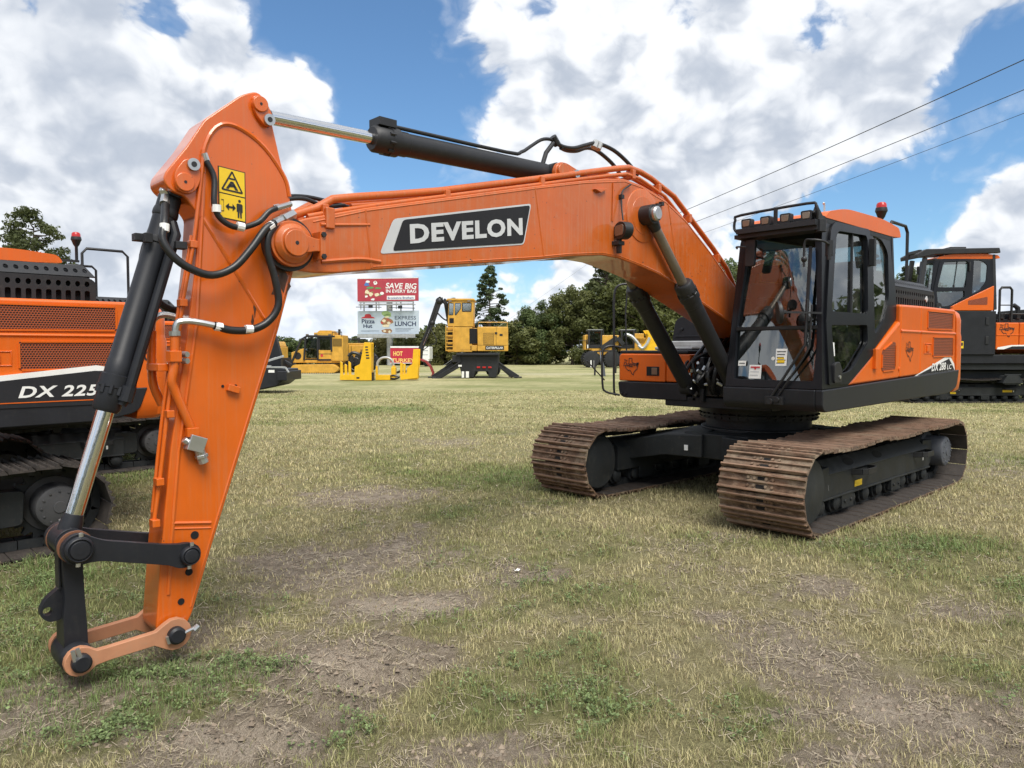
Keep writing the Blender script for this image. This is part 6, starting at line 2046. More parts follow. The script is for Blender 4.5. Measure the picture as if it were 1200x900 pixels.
# --- yellow knuckleboom loader on its stabilisers
def build_loader():
    r = place('log_loader', -1.53, 44, 'yellow log loader on black stabilisers, tall cab tower and folded black boom', 'log loader')
    b = MB()
    b.prism([(-1.95, 1.36), (-1.85, 1.0), (-1.55, .62), (-1.42, .06), (-.72, .06), (-.66, .40), (.12, .40), (.18, .06), (.60, .06), (.74, .8), (.78, 1.36)], -.6, .8, 1)
    b.box(-1.75, .75, -.9, 3.2, 1.36, 1.50); b.box(-2.0, -1.5, -.7, .7, .95, 1.36)
    b.prism(circ(-.6, .6, .7, 20), 1.45, 1.62, 2)
    b.box(-.62, .30, -.61, -.5, .95, 1.30)
    fr = b.build('carrier_frame', M_BLACK, r, .02)
    q = MB()
    for x in (-.45, -.12, .22): q.box(x - .10, x + .10, -.66, -.60, .60, .70)
    q.each('tail_lamp', M_RED, fr, .01)
    for x in (-1.05, .35): wheel(r, 'wheel', x, 1.8, .45, .45, .55, M_BLACK)
    for x in (-1.05, .35): wheel(r, 'wheel', x, 2.8, .45, .45, .55, M_BLACK)
    for pts, y in ((((-1.95, .86), (-3.20, .04)), -.2), (((-1.55, .80), (-2.90, .0)), -.75), (((.70, .82), (1.90, .04)), -.3), (((.75, .78), (1.6, .06)), .5)):
        s = MB()
        (x0, z0), (x1, z1) = pts
        s.bar((x0, y, z0), (x1, y, z1), .30, .26); s.bar((x1 - .28, y, z1 + .02), (x1 + .22, y, z1 + .02), .45, .07)
        s.bar((x0, y - .17, z0 + .16), (x0 * .6 + x1 * .4, y - .17, z0 * .6 + z1 * .4 + .12), .08, .08)
        s.build('stabiliser', M_BLACK, r, .02)
    q = MB(); q.box(-1.62, -1.42, -.95, -.90, .70, .80); q.box(-1.18, -1.0, -.95, -.90, .05, .42); q.box(-1.42, -1.28, -.95, -.90, .05, .42); q.build('marker', M_WHITE, r)
    b = MB()
    b.box(-2.28, -.82, -.6, 1.0, 1.55, 3.03)
    lo = b.build('lower_cabinet', M_YELLOW, r, .03)
    q = MB(); q.box(-2.0, -1.98, -.604, -.60, 1.6, 3.0); q.box(-1.55, -.95, -.606, -.60, 1.7, 2.5); q.build('door_line', M_YELLOW, lo, .004)
    b = MB()
    b.prism([(-2.28, 3.05), (-.76, 3.05), (-.72, 4.62), (-2.20, 4.62)], -.62, 1.05, 1)
    b.prism([(-2.36, 4.58), (-.64, 4.58), (-.70, 4.70), (-2.26, 4.70)], -.70, 1.12, 1)
    cb = b.build('cab', M_YELLOW, r, .03)
    q = MB()
    for poly in ([(-2.22, 3.72), (-1.93, 3.72), (-1.90, 4.42), (-2.18, 4.46)], [(-1.84, 3.72), (-1.76, 3.72), (-1.48, 4.10), (-1.48, 4.44), (-1.84, 4.44)], [(-1.42, 3.92), (-.86, 3.92), (-.84, 4.46), (-1.42, 4.46)]):
        q.prism(rpoly(poly, .06, 3), -.628, -.616, 1)
    q.build('window_frame', M_BLACK, cb)
    q = MB()
    for poly in ([(-2.19, 3.76), (-1.95, 3.76), (-1.92, 4.39), (-2.15, 4.42)], [(-1.81, 3.76), (-1.77, 3.76), (-1.51, 4.12), (-1.51, 4.40), (-1.81, 4.40)], [(-1.37, 3.97), (-.90, 3.97), (-.88, 4.41), (-1.37, 4.41)]):
        q.prism(poly, -.634, -.627, 1)
    q.build('window', M_MIRROR, cb)
    q = MB(); q.box(-2.16, -1.9, -.626, -.617, 3.25, 3.55); q.build('vent', M_VOID, cb)
    q = MB()
    for x in (-2.36, -1.92): q.bar((x, -.72, 1.6), (x, -.72, 3.1), .05, .05)
    for k in range(7): q.bar((-2.36, -.72, 1.65 + .22 * k), (-1.92, -.72, 1.65 + .22 * k), .06, .05)
    q.box(-2.3, -1.95, -.625, -.60, 2.1, 2.9)
    q.build('ladder', M_YELLOW, r, .006)
    q = MB()
    for z in (1.75, 2.15, 2.55): q.box(-2.26, -1.98, -.63, -.61, z, z + .25)
    q.build('step_opening', M_VOID, r)
    b = MB(); b.box(-.50, 1.30, -.75, 1.4, 1.60, 3.04); b.box(-.98, -.5, -.6, 1.2, 1.60, 1.95); b.box(-.98, -.5, -.1, 1.2, 1.9, 2.98)
    en = b.build('engine_box', M_YELLOW, r, .04)
    q = MB(); q.box(-.98, -.52, -.62, -.60, 2.05, 2.94); q.build('opening', M_VOID, en)
    q = MB(); q.box(-.16, .45, -.757, -.752, 1.98, 2.68); q.build('air_grille', M_GRILLE_Y, en)
    q = MB(); q.box(.52, .66, -.77, -.75, 2.60, 2.72); q.box(.8, .98, -.765, -.75, 2.50, 2.62); q.build('latch', M_BLACK, en)
    q = MB(); q.box(-.04, 1.06, -.760, -.752, 1.50 + .18, 1.50 + .42); q.build('name_plate', M_INK, en)
    text_mb('CATERPILLAR', (.02, -.762, 1.735), (1, 0, 0), (0, 0, 1), w=.98, h=.13, bold=.02).build('lettering', M_WHITE, en, smooth=0)
    q = MB()
    q.tube([(-.45, -.7, 3.04), (-.45, -.7, 3.30), (1.25, -.7, 3.30), (1.25, -.7, 3.04)], .022, 6); q.tube([(1.25, -.7, 3.30), (1.25, 1.3, 3.30)], .022, 6)
    q.build('handrail', M_YELLOW, en)
    q = MB()
    for k in range(9): q.box(-.13 + .063 * k, -.10 + .063 * k, -.762, -.756, 1.99, 2.67)
    q.each('slat', M_YELLOW, en)
    q = MB()
    for x in (-2.1, -1.0): q.box(x - .09, x + .09, -.78, -.70, 4.50, 4.60)
    q.each('work_lamp', M_LENS, cb)
    q = MB(); q.box(-.47, 1.27, -.756, -.751, 1.95, 1.965); q.box(.60, .612, -.756, -.751, 1.62, 3.02); q.each('panel_gap', M_VOID, en)
    q = MB()
    for yy in (.42, .50, .58): q.tube([(-2.30, yy, 3.3), (-2.5, yy - .1, 4.4), (-2.86, yy - .06, 4.86), (-3.15, yy - .1, 3.9), (-3.55, yy - .15, 2.9), (-3.92, yy - .1, 1.9)], .028, 6, 4)
    q.each('hydraulic_hose', M_RUBBER, r)
    q = MB(); q.cyl((.15, .4, 3.0), (.15, .4, 3.35), .10, 10); q.ball((.15, .4, 3.35), .16, 10); q.build('exhaust', M_BLACK, en)
    b = MB()
    P = [(-1.9, .7, 1.9), (-2.28, .6, 3.6), (-2.42, .5, 4.50), (-2.62, .5, 4.68), (-2.86, .5, 4.62)]
    for p, q_, w_ in zip(P[:-1], P[1:], (.34, .32, .30, .34)): b.bar(p, q_, .28, w_)
    b.bar((-2.86, .5, 4.70), (-3.40, .45, 3.1), .26, .36); b.bar((-3.32, .45, 3.35), (-3.96, .4, 1.75), .22, .28)
    b.ball((-2.86, .5, 4.62), .24, 10); b.ball((-3.30, .45, 3.30), .20, 10)
    b.tube([(-2.3, .4, 4.5), (-2.2, .4, 4.72), (-1.9, .4, 4.78), (-2.0, .4, 4.6)], .05, 6, 3)
    b.tube([(-2.25, .42, 3.4), (-2.6, .4, 3.55), (-2.95, .3, 3.9)], .05, 6, 3)
    b.tube([(-3.4, .3, 3.0), (-3.0, .2, 2.2), (-3.5, .2, 1.9), (-3.9, .2, 1.6)], .03, 6, 4)
    b.build('boom', M_BLACK, r, .03)
    b = MB(); b.bar((-3.42, .22, 2.9), (-3.82, .2, 1.95), .05, .05); b.build('rod', M_CHROME, r)
    g = MB()
    g.cyl((-3.97, .4, 1.85), (-4.0, .4, 1.15), .15, 10, .12)
    gb = g.build('grapple', M_BLACK, r, .01)
    red = paint('grapple_red', (.30, .035, .035), .5, .1, .15, dirt=.3)
    for s in (1, -1):
        for y in (.15, .65):
            g = MB()
            pts = [(-4.0, 1.12), (-4.0 + s * .35, .98), (-4.0 + s * .62, .66), (-4.0 + s * .78, .25), (-4.0 + s * .70, .10)]
            for i, (p, q_) in enumerate(zip(pts[:-1], pts[1:])): g.bar((p[0], y, p[1]), (q_[0], y, q_[1]), .10, .22 - .035 * i, (0, 1, 0))
            if s > 0: g.bar((pts[2][0], .1, pts[2][1]), (pts[2][0], .7, pts[2][1]), .08, .08)
            g.build('tine', red, gb, .01)


build_loader()


def build_dozer():
    r = place('bulldozer', -14.45, 54, 'yellow crawler dozer with black caged cab and roof box, left of the bright yellow attachments', 'bulldozer')
    S = .0628
    X = lambda px: (px - 370) * S
    Z = lambda y: (441 - y) * S
    for y in (-.9, 1.1):
        t = MB()
        t.prism(rpoly([(X(349), Z(431)), (X(345), Z(436)), (X(349), Z(441)), (X(396), Z(441)), (X(402), Z(436)), (X(396), Z(430.5))], .2, 4), y - .3, y + .3, 1)
        tk = t.build('crawler_track', M_YELLOW, r, .03)
        k = MB()
        for i in range(18): k.box(X(349) + i * .165, X(349) + i * .165 + .10, y - .34, y + .34, -.03, .05)
        k.build('grouser', M_BLACK, tk)
    b = MB()
    b.prism([(X(345), Z(429)), (X(402), Z(429)), (X(402), Z(417)), (X(360), Z(412)), (X(345), Z(417))], -.7, .9, 1)
    b.box(X(376), X(395), -.75, .95, Z(426), Z(414)); b.box(X(392), X(405), -.8, 1.0, Z(427), Z(397))
    body = b.build('body', M_YELLOW, r, .04)
    q = MB(); q.prism(circ(X(352.5), Z(421), .26, 16), -.72, -.70, 1); q.build('vent', M_BLACK, body)
    c = MB()
    for x0, y0, x1, y1 in ((345, 430, 357, 402), (357, 402, 364, 398), (364, 398, 396, 398.5), (360, 426, 362, 399), (376, 426, 376, 399), (392, 416, 392, 399)):
        for yy in (-.75, .95): c.bar((X(x0), yy, Z(y0)), (X(x1), yy, Z(y1)), .13, .13)
    for px in (346, 351, 357, 364, 380, 395): c.bar((X(px), -.75, Z(398.5 if px > 360 else 430 - (px - 345) * 2.3)), (X(px), .95, Z(398.5 if px > 360 else 430 - (px - 345) * 2.3)), .10, .10)
    c.box(X(361), X(377), -.70, .9, Z(426), Z(424)); c.box(X(376.5), X(392), -.72, -.60, Z(416), Z(399.5))
    cab = c.build('cab', M_BLACK, r, .015)
    q = MB(); q.box(X(362.2), X(375), -.76, -.74, Z(423.5), Z(401)); q.build('door_window', M_GLASS, cab); q = MB(); q.box(X(378.5), X(390), -.745, -.735, Z(415), Z(401.5)); q.build('rear_window', M_MIRROR, cab)
    q = MB(); q.box(X(362.2), X(375), .5, .6, Z(424), Z(401)); q.build('seat', M_CONSOLE, cab)
    q = MB(); q.box(X(371), X(394.5), -.6, .8, Z(398), Z(394)); q.prism(rpoly([(X(374), Z(394)), (X(393), Z(394)), (X(391), Z(391.5)), (X(377), Z(391.5))], .05), -.5, .7, 1); q.build('roof_box', M_YELLOW, r, .05)
    q = MB(); q.cyl((X(380.5), -.77, Z(420.5)), (X(380.5), -.75, Z(420.5)), .10, 12); q.build('badge', M_REDPRINT, body)
    q = MB(); q.cyl((X(399), -.2, Z(397)), (X(399), -.2, Z(390)), .09, 10); q.build('exhaust', M_BLACK, r)
    q = MB(); q.box(X(393.5), X(404), -.815, -.80, Z(410), Z(401)); q.build('air_grille', M_GRILLE_Y, body)
    q = MB(); q.tube([(X(393), -.82, Z(398)), (X(393), -.82, Z(393.5)), (X(404), -.82, Z(393.5)), (X(404), -.82, Z(398))], .03, 6); q.build('handrail', M_BLACK, r)
    q = MB()
    for px in (364, 374, 390): q.box(X(px) - .10, X(px) + .10, -.80, -.72, Z(397.8), Z(395.8))
    q.each('work_lamp', M_LENS, cab)
    q = MB(); q.box(X(377), X(404), -.76, -.752, Z(419), Z(418.4)); q.box(X(376), X(391), -.757, -.752, Z(426.5), Z(424.5)); q.each('stripe', M_INK, body)
    # push arms and blade edge in front
    q = MB(); q.bar((X(347), -.9, Z(432)), (X(338), -.9, Z(427)), .2, .2); q.prism([(X(340), Z(438)), (X(337), Z(438)), (X(335), Z(424)), (X(338), Z(423))], -1.6, 1.8, 1); q.build('blade', M_BLACK, r, .02)


build_dozer()


def build_skid_machine():
    r = place('log_skidder', -12.15, 57, 'yellow wheeled skidder behind the bright yellow attachment, dark opening in its engine box', 'skidder')
    S = .0663
    X = lambda px: (px - 420) * S
    Z = lambda y: (435 - y) * S
    b = MB()
    b.box(X(401), X(438), -.6, 1.0, Z(425), Z(404)); b.prism([(X(401), Z(404)), (X(438), Z(404)), (X(432), Z(401.5)), (X(404), Z(401.5))], -.5, .9, 1)
    b.box(X(398), X(404), -.7, 1.1, Z(424), Z(397))
    body = b.build('engine_box', M_YELLOW, r, .05)
    q = MB(); q.box(X(402.5), X(414), -.615, -.60, Z(415.5), Z(403.5)); q.build('opening', M_VOID, body)
    q = MB()
    for k in range(4): q.box(X(428 + 2 * k), X(429 + 2 * k), -.612, -.60, Z(420), Z(409))
    q.build('vent_slot', M_BLACK, body)
    q = MB(); q.cyl((X(424), 0, Z(401)), (X(424), 0, Z(395)), .09, 8); q.build('exhaust', M_BLACK, r)
    q = MB(); q.tube([(X(404), -.6, Z(402)), (X(404), -.6, Z(397)), (X(434), -.6, Z(397)), (X(434), -.6, Z(402))], .03, 6); q.build('handrail', M_BLACK, r)
    q = MB(); q.box(X(417), X(417.4), -.612, -.60, Z(424), Z(405)); q.box(X(418), X(436), -.612, -.60, Z(421), Z(420.6)); q.each('panel_gap', M_VOID, body)
    for x in (410, 432): wheel(r, 'wheel', X(x), -.7, .78, .78, .6, M_YELLOW)
    for x in (410, 432): wheel(r, 'wheel', X(x), 1.2, .78, .78, .6, M_YELLOW)
    q = MB(); q.tube([(X(401), -.5, Z(420)), (X(406), -.6, Z(414)), (X(412), -.6, Z(414)), (X(416), -.6, Z(420))], .15, 8, 3); q.build('fender', M_BLACK, r)


build_skid_machine()


def build_attachments():
    S = .0465
    r = place('felling_head', -8.37, 40, 'bright yellow attachment with a tall tapered plate beside three upright prongs', 'attachment', 'bright yellow forestry attachments')
    X = lambda px: (px - 410) * S
    Z = lambda y: (447.5 - y) * S
    b = MB()
    tall = [(X(418.5), Z(402.5)), (X(426.5), Z(403)), (X(426), Z(447)), (X(406), Z(447)), (X(407), Z(431)), (X(413), Z(428)), (X(416.5), Z(412))]
    b.prism(tall, -.32, -.26, 1); b.prism(tall, .32, .38, 1)
    b.box(X(424.5), X(426.3), -.26, .32, .02, Z(404)); b.box(X(407), X(424), -.26, .32, .04, Z(432))
    body = b.build('body', M_YBRIGHT, r, .012)
    b = MB(); b.box(X(389.5), X(407), -.3, .36, .04, Z(440.5)); b.build('base_beam', M_YBRIGHT, r, .012)
    for px, top in ((391.5, 424.5), (396.5, 427.5), (401, 424.5)):
        b = MB(); b.prism([(X(px - 1.6), Z(441)), (X(px + 1.6), Z(441)), (X(px + 1.2), Z(top + 2)), (X(px - 1.4), Z(top))], -.28, -.16, 1); b.build('prong', M_YBRIGHT, r, .01)
    b = MB()
    b.tube([(X(406.5) + .30 * math.cos(2 * PI * k / 16), -.1, Z(428) + .34 * math.sin(2 * PI * k / 16)) for k in range(17)], .035, 6)
    b.tube([(X(399), -.1, Z(419)), (X(404), -.15, Z(415)), (X(411), -.1, Z(417)), (X(413), -.1, Z(425))], .09, 8, 4)
    b.build('hose', M_RUBBER, r)
    b = MB()
    for k in range(5): b.box(X(419.5) + .01 * k, X(422.5) + .02 * k, -.325, -.318, Z(409 + 3.2 * k), Z(407.4 + 3.2 * k))
    b.build('lettering', M_INK, body)
    q = MB(); q.box(X(409), X(412.5), -.33, -.318, Z(445), Z(443)); q.box(X(425), X(428), -.2, .2, .02, .45); q.build('coupling', M_BLACK, r, .006)

    r = place('felling_head', -6.19, 40.5, 'bright yellow attachment in front of the red sign, with a curved grey grab arm', 'attachment', 'bright yellow forestry attachments')
    X = lambda px: (px - 463) * S
    Z = lambda y: (445 - y) * S
    b = MB()
    side = [(X(480), Z(408)), (X(486.5), Z(408)), (X(486), Z(425)), (X(484.5), Z(442)), (X(465), Z(444.5)), (X(463.5), Z(438.5)), (X(471.5), Z(437)), (X(474), Z(428.5)), (X(478.5), Z(426))]
    b.prism(side, -.30, -.24, 1); b.prism(side, .30, .36, 1); b.box(X(472), X(484), -.24, .3, .05, Z(430)); b.box(X(483), X(485), -.24, .3, .1, Z(409))
    b.build('body', M_YBRIGHT, r, .012)
    for px, top, w_ in ((465.5, 424.5, 1.6), (469, 426, 1.3)):
        b = MB(); b.prism([(X(px - w_), Z(440)), (X(px + w_), Z(440)), (X(px + w_), Z(top)), (X(px - w_), Z(top - 1))], -.22, -.10, 1); b.build('prong', M_YBRIGHT, r, .01)
    b = MB(); b.box(X(435), X(452.5), -.3, .3, .02, Z(438.5)); b.prism([(X(435), Z(440)), (X(438), Z(440)), (X(437.5), Z(428)), (X(435.5), Z(427.5))], -.28, -.18, 1); b.build('base_beam', M_YBRIGHT, r, .012)
    b = MB(); b.box(X(453.3), X(458.5), -.2, .2, .03, Z(429.5)); b.box(X(454.5), X(457.5), -.12, .12, Z(430), Z(427.5)); b.build('post', M_YBRIGHT, r, .015)
    b = MB()
    b.tube([(X(450), -.15, Z(441.5)), (X(456), -.2, Z(439)), (X(463), -.2, Z(441)), (X(458), -.25, Z(443)), (X(451), -.2, Z(442.5))], .05, 6, 4)
    b.tube([(X(460), -.1, Z(436)), (X(466), -.15, Z(433.5)), (X(471), -.1, Z(434.5))], .07, 6, 4)
    b.build('hose', M_RUBBER, r)
    b = MB()
    b.tube([(X(436), .1, Z(433)), (X(436), .1, Z(425)), (X(440), .1, Z(419.5)), (X(447), .1, Z(418)), (X(453), .1, Z(421)), (X(455), .1, Z(427))], .07, 8, 4)
    b.build('grab_arm', M_GALV, r)


build_attachments()


def build_signs():
    S = .0954
    r = place('billboard', -13.83, 82, 'two-panel billboard on one post, red SAVE BIG panel over a pale Pizza Hut panel', 'billboard', None, R(-9))
    X = lambda px: (px - 455) * S
    Z = lambda y: (411.2 - y) * S + 1.62
    p = MB(); p.cyl((0, .6, -.3), (0, .6, Z(330)), .34, 16); p.build('post', M_GALV, r)
    b = MB()
    for z in (Z(327), Z(340), Z(352), Z(366), Z(378), Z(390)): b.box(X(418.5), X(491.5), .12, .22, z - .1, z + .1)
    for px in (425, 440, 470, 485): b.box(X(px) - .06, X(px) + .06, .2, .32, Z(391), Z(327))
    b.build('panel_frame', M_GALV, r)
    b = MB(); b.box(X(418), X(492), 0, .12, Z(353.2), Z(326.2))
    t = b.build('upper_panel', paint('billboard_red', (.42, .045, .065), .5, 0, .06, dirt=.05), r)
    b = MB(); b.box(X(418), X(492), 0, .12, Z(391.5), Z(364.5))
    l = b.build('lower_panel', paint('billboard_pale_blue', (.50, .58, .66), .5, 0, .04, dirt=.05), r)
    b = MB()
    for zz in (Z(354.4), Z(357)): b.box(X(422), X(488), -.5, -.42, zz - .07, zz + .07)
    for zz in (Z(392.6), Z(394.6)): b.box(X(420), X(490), -.7, -.6, zz - .09, zz + .09)
    b.box(X(420), X(490), -.7, 0, Z(396), Z(395.4)); b.box(X(421), X(489), -.6, 0, Z(358), Z(357.5))
    for px in (424, 446, 467, 487): b.box(X(px) - .04, X(px) + .04, -.55, -.45, Z(363), Z(354))
    b.build('catwalk', M_GALV, r)
    b = MB()
    for x0, x1, yy, dy in ((419, 450, 360.2, .5), (459, 490, 361.2, .9)): b.bar((X(x0), -.75, Z(yy)), (X(x1), -.75, Z(yy + dy)), .07, .07)
    for px, yy in ((437, 360.3), (472.5, 361.4)): b.cyl((X(px), -.78, Z(yy) - .1), (X(px), -.78, Z(yy) + .22), .24, 10)
    b.build('lamp_bar', M_BLACK, r)
    y = -.012
    w = MB()
    text_mb('SAVE BIG', (X(452.5), y, Z(338.4)), (1, 0, -.035), (0, 0, 1), w=37.5 * S, h=6.6 * S, bold=.02, shear=.18, mb=w)
    text_mb('IN EVERY BAG', (X(453), y, Z(343.4)), (1, 0, -.02), (0, 0, 1), w=36.5 * S, h=3.9 * S, bold=.02, mb=w)
    rect(w, X(454), X(488), Z(351.6), Z(347), y); rect(w, X(418), X(492), Z(326.9), Z(326.2), y)
    w.build('lettering', M_WHITE, t, smooth=0)
    w = MB(); text_mb('Brookshire Brothers', (X(455.2), y - .01, Z(350.8)), (1, 0, 0), (0, 0, 1), w=31 * S, h=2.6 * S, bold=.01, mb=w); w.build('lettering', flat('navy_print', (.05, .08, .25), .5), t, smooth=0)
    rr = random.Random(5)
    cols = {'green_print': (.12, .30, .10), 'blue_print': (.08, .18, .45), 'cream_print': (.75, .66, .45), 'brown_print': (.32, .17, .08), 'pale_green_print': (.35, .50, .20)}
    for nm_, c_ in cols.items(): flat(nm_, c_, .5)
    def blobs(par, mat, spots, yy):
        w = MB()
        for (px, py, a, b_) in spots:
            n = rr.randint(6, 9); ph = rr.uniform(0, 6)
            w.add([(X(px + a * math.cos(ph + 2 * PI * k / n) * rr.uniform(.7, 1.2)), yy, Z(py + b_ * math.sin(ph + 2 * PI * k / n) * rr.uniform(.7, 1.2))) for k in range(n)], [tuple(range(n))])
        w.build('printed_picture', mat, par, smooth=0)
    blobs(t, MATS['blue_print'], [(429.5, 333.5, 3.6, 2.4)], y)
    blobs(t, M_WHITE, [(431, 330.3, 3.2, 1.6), (440, 332, 2.6, 2.4), (437, 351, 2.6, 1.5), (448, 344, 2.4, 2), (429, 347.5, 2, 1.5)], y - .004)
    blobs(t, MATS['green_print'], [(434, 337.3, 6, 1.3), (443, 338, 4, 1), (446, 346, 1.4, 1)], y - .006)
    blobs(t, MATS['cream_print'], [(430, 342.5, 3, 2.6), (434.5, 345, 2.6, 2.4), (441.5, 345.5, 3, 2)], y - .008)
    blobs(t, MATS['brown_print'], [(428.5, 345, 1.6, 1.6), (432, 340.5, 1.4, 1), (436.5, 342.5, 1.2, 1.4), (440, 331, 1, 1)], y - .010)
    blobs(l, MATS['pale_green_print'], [(453, 367.6, 6.5, 3.0), (455, 370, 5, 2.4)], y)
    blobs(l, MATS['brown_print'], [(453, 377, 8, 4.4), (454, 388, 7, 3.6)], y)
    blobs(l, MATS['cream_print'], [(450, 376, 2.6, 2.2), (456, 378.6, 2.8, 2), (453, 382.2, 5, 1.8), (451, 388, 2, 1.4), (457, 389, 1.6, 1.6), (454, 371.8, 3, 1)], y - .004)
    blobs(l, M_REDPRINT, [(448, 378.4, 1.4, 1.2), (455, 375, 1.4, 1), (458, 377, 1, 1)], y - .006)
    w = MB(); w.add([(X(a), y, Z(b_)) for a, b_ in ((422, 373), (424, 371.5), (426.5, 371), (427, 368.8), (429, 368), (432.5, 368), (434.5, 369), (435, 371), (437.5, 371.6), (439.5, 373))], [tuple(range(10))]); w.build('hat_roof_logo', M_REDPRINT, l, smooth=0)
    w = MB(); text_mb('Pizza', (X(423), y, Z(379)), (1, 0, 0), (0, 0, 1), w=16 * S, h=5 * S, bold=.02, mb=w); text_mb('Hut', (X(425), y, Z(384.2)), (1, 0, 0), (0, 0, 1), w=11 * S, h=4.2 * S, bold=.03, mb=w)
    text_mb('LUNCH', (X(463.5), y, Z(382.2)), (1, 0, -.01), (0, 0, 1), w=25.5 * S, h=5.4 * S, bold=.02, mb=w); text_mb('EXPRESS', (X(463.5), y, Z(374.6)), (1, 0, -.01), (0, 0, 1), w=25.5 * S, h=4 * S, bold=-.004, mb=w)
    for k in range(3): rect(w, X(464), X(486 - 3 * k), Z(385.2 + 1.5 * k), Z(384.9 + 1.5 * k), y)
    rect(w, X(422), X(444), Z(388), Z(387.6), y)
    w.build('lettering', flat('ink_navy', (.02, .035, .09), .5), l, smooth=0)

    S = .0907
    r = place('sign', -11.34, 78, 'red roadside sign with yellow lettering and a white top edge, below the billboard', 'sign')
    X = lambda px: (px - 475) * S
    Z = lambda y: (429 - y) * S
    b = MB(); b.box(X(457.5), X(492), 0, .15, Z(425.5), Z(407.5)); q = b.build('panel', paint('sign_red', (.48, .022, .05), .45, 0, .08, dirt=.1), r)
    b = MB(); b.box(X(457.5), X(491), -.03, .18, Z(407.6), Z(405.6)); b.box(X(457.5), X(491), -.03, .0, Z(425.8), Z(425)); b.build('top_edge', M_WHITE, r)
    b = MB()
    for px in (461, 487): b.box(X(px) - .08, X(px) + .08, .05, .2, -.2, Z(425))
    b.build('post', M_GALV, r)
    w = MB()
    text_mb('HOT', (X(461), -.012, Z(417)), (1, 0, 0), (0, 0, 1), w=11 * S, h=5.5 * S, bold=.04, mb=w); text_mb('TURKEY', (X(459), -.012, Z(424.3)), (1, 0, 0), (0, 0, 1), w=27 * S, h=4.4 * S, bold=.03, mb=w)
    w.build('lettering', flat('sign_yellow', (.85, .55, .16), .5), q, smooth=0)

    r = place('trailer', -8.8, 75, 'white trailer end showing between the loader boom and the trees', 'trailer')
    b = MB(); b.box(-.5, .38, 0, 3, .75, 2.05); b.box(-.45, .3, .0, 3, .55, .75); b.build('box_body', M_WHITE, r, .06)
    b = MB(); b.box(-.32, .2, -.02, 0, 1.2, 1.26); b.box(-.3, .22, -.02, 0, 1.62, 1.68); b.build('door_bar', M_GALV, r)
    wheel(r, 'wheel', 0, 1.0, .4, .4, .5, M_GALV, 12)


build_signs()


def build_scrap():
    p = spot(.05, 5.52)
    z = float(ground_z(np.array([p.x]), np.array([p.y]))[0]) + .012
    m = MB()
    v = [(p.x + .012 * i + .004 * math.sin(3 * j), p.y + .010 * j + .004 * math.cos(2 * i), z + .006 * math.sin(1.9 * i + 2.3 * j) + .014) for j in range(4) for i in range(5)]
    m.add(v, [(j * 5 + i, j * 5 + i + 1, j * 5 + i + 6, j * 5 + i + 5) for j in range(3) for i in range(4)])
    o = m.build('paper_scrap', M_WHITE, None, smooth=0)
    tag(o, 'small crumpled white scrap lying on the grass left of the tracks', 'litter')


build_scrap()


def build_black_rig():
    r = place('black_trailer', -9.45, 28.5, 'black steel trailer nose with sloping uprights just right of the orange arm', 'trailer')
    b = MB()
    b.prism(rpoly([(-1.6, -.02), (-.5, .08), (.55, .30), (.86, .55), (.90, .94), (-1.6, .96)], .06), -.8, .9, 1)
    b.box(.62, .98, -.95, 1.0, .50, .86)
    bd = b.build('deck', M_CHAR, r, .03)
    b = MB(); b.prism([(-1.3, 1.0), (.42, 1.0), (.40, 1.5), (.22, 2.2), (.05, 2.34), (-.05, 1.9), (-1.3, 1.7)], .2, .45, 1); b.build('upright', M_CHAR, r, .02)
    b = MB()
    b.bar((-.6, -.7, 1.0), (.62, -.1, 1.42), .08, .08); b.bar((-.2, -.78, 1.03), (.35, -.78, 1.03), .09, .09); b.bar((-.35, -.7, 1.06), (.3, .0, 1.36), .05, .05); b.bar((-1.3, -.8, 1.02), (.9, -.8, 1.0), .06, .06); b.bar((.9, -.8, 1.0), (1.02, -.8, .8), .06, .06)
    b.build('brace', M_GALV, r, .008)
    b = MB(); b.box(.25, .48, -.805, -.80, .80, .90); b.build('plate', M_WHITE, bd)
    wheel(r, 'wheel', -1.0, -.6, .42, .42, .4, M_FRAME)


build_black_rig()


def build_yellow_far():
    r = place('loader', -21.1, 66, 'yellow machine mostly hidden behind the black cage of the dozer', 'loader')
    S = .0767
    X = lambda px: (px - 336) * S
    Z = lambda y: (432 - y) * S
    b = MB(); b.box(X(327), X(344), -.8, 1.2, Z(426), Z(406)); b.prism(rpoly([(X(328), Z(406)), (X(343), Z(406)), (X(341), Z(400)), (X(330), Z(400))], .1), -.7, 1.1, 1)
    q = b.build('body', M_YELLOW, r, .05)
    b = MB(); b.box(X(330), X(333), -.82, -.80, Z(414), Z(408)); b.box(X(335), X(341), -.82, -.80, Z(420), Z(416)); b.build('opening', M_VOID, q)
    for x in (330, 341): wheel(r, 'wheel', X(x), -.7, .5, .5, .5)


build_yellow_far()


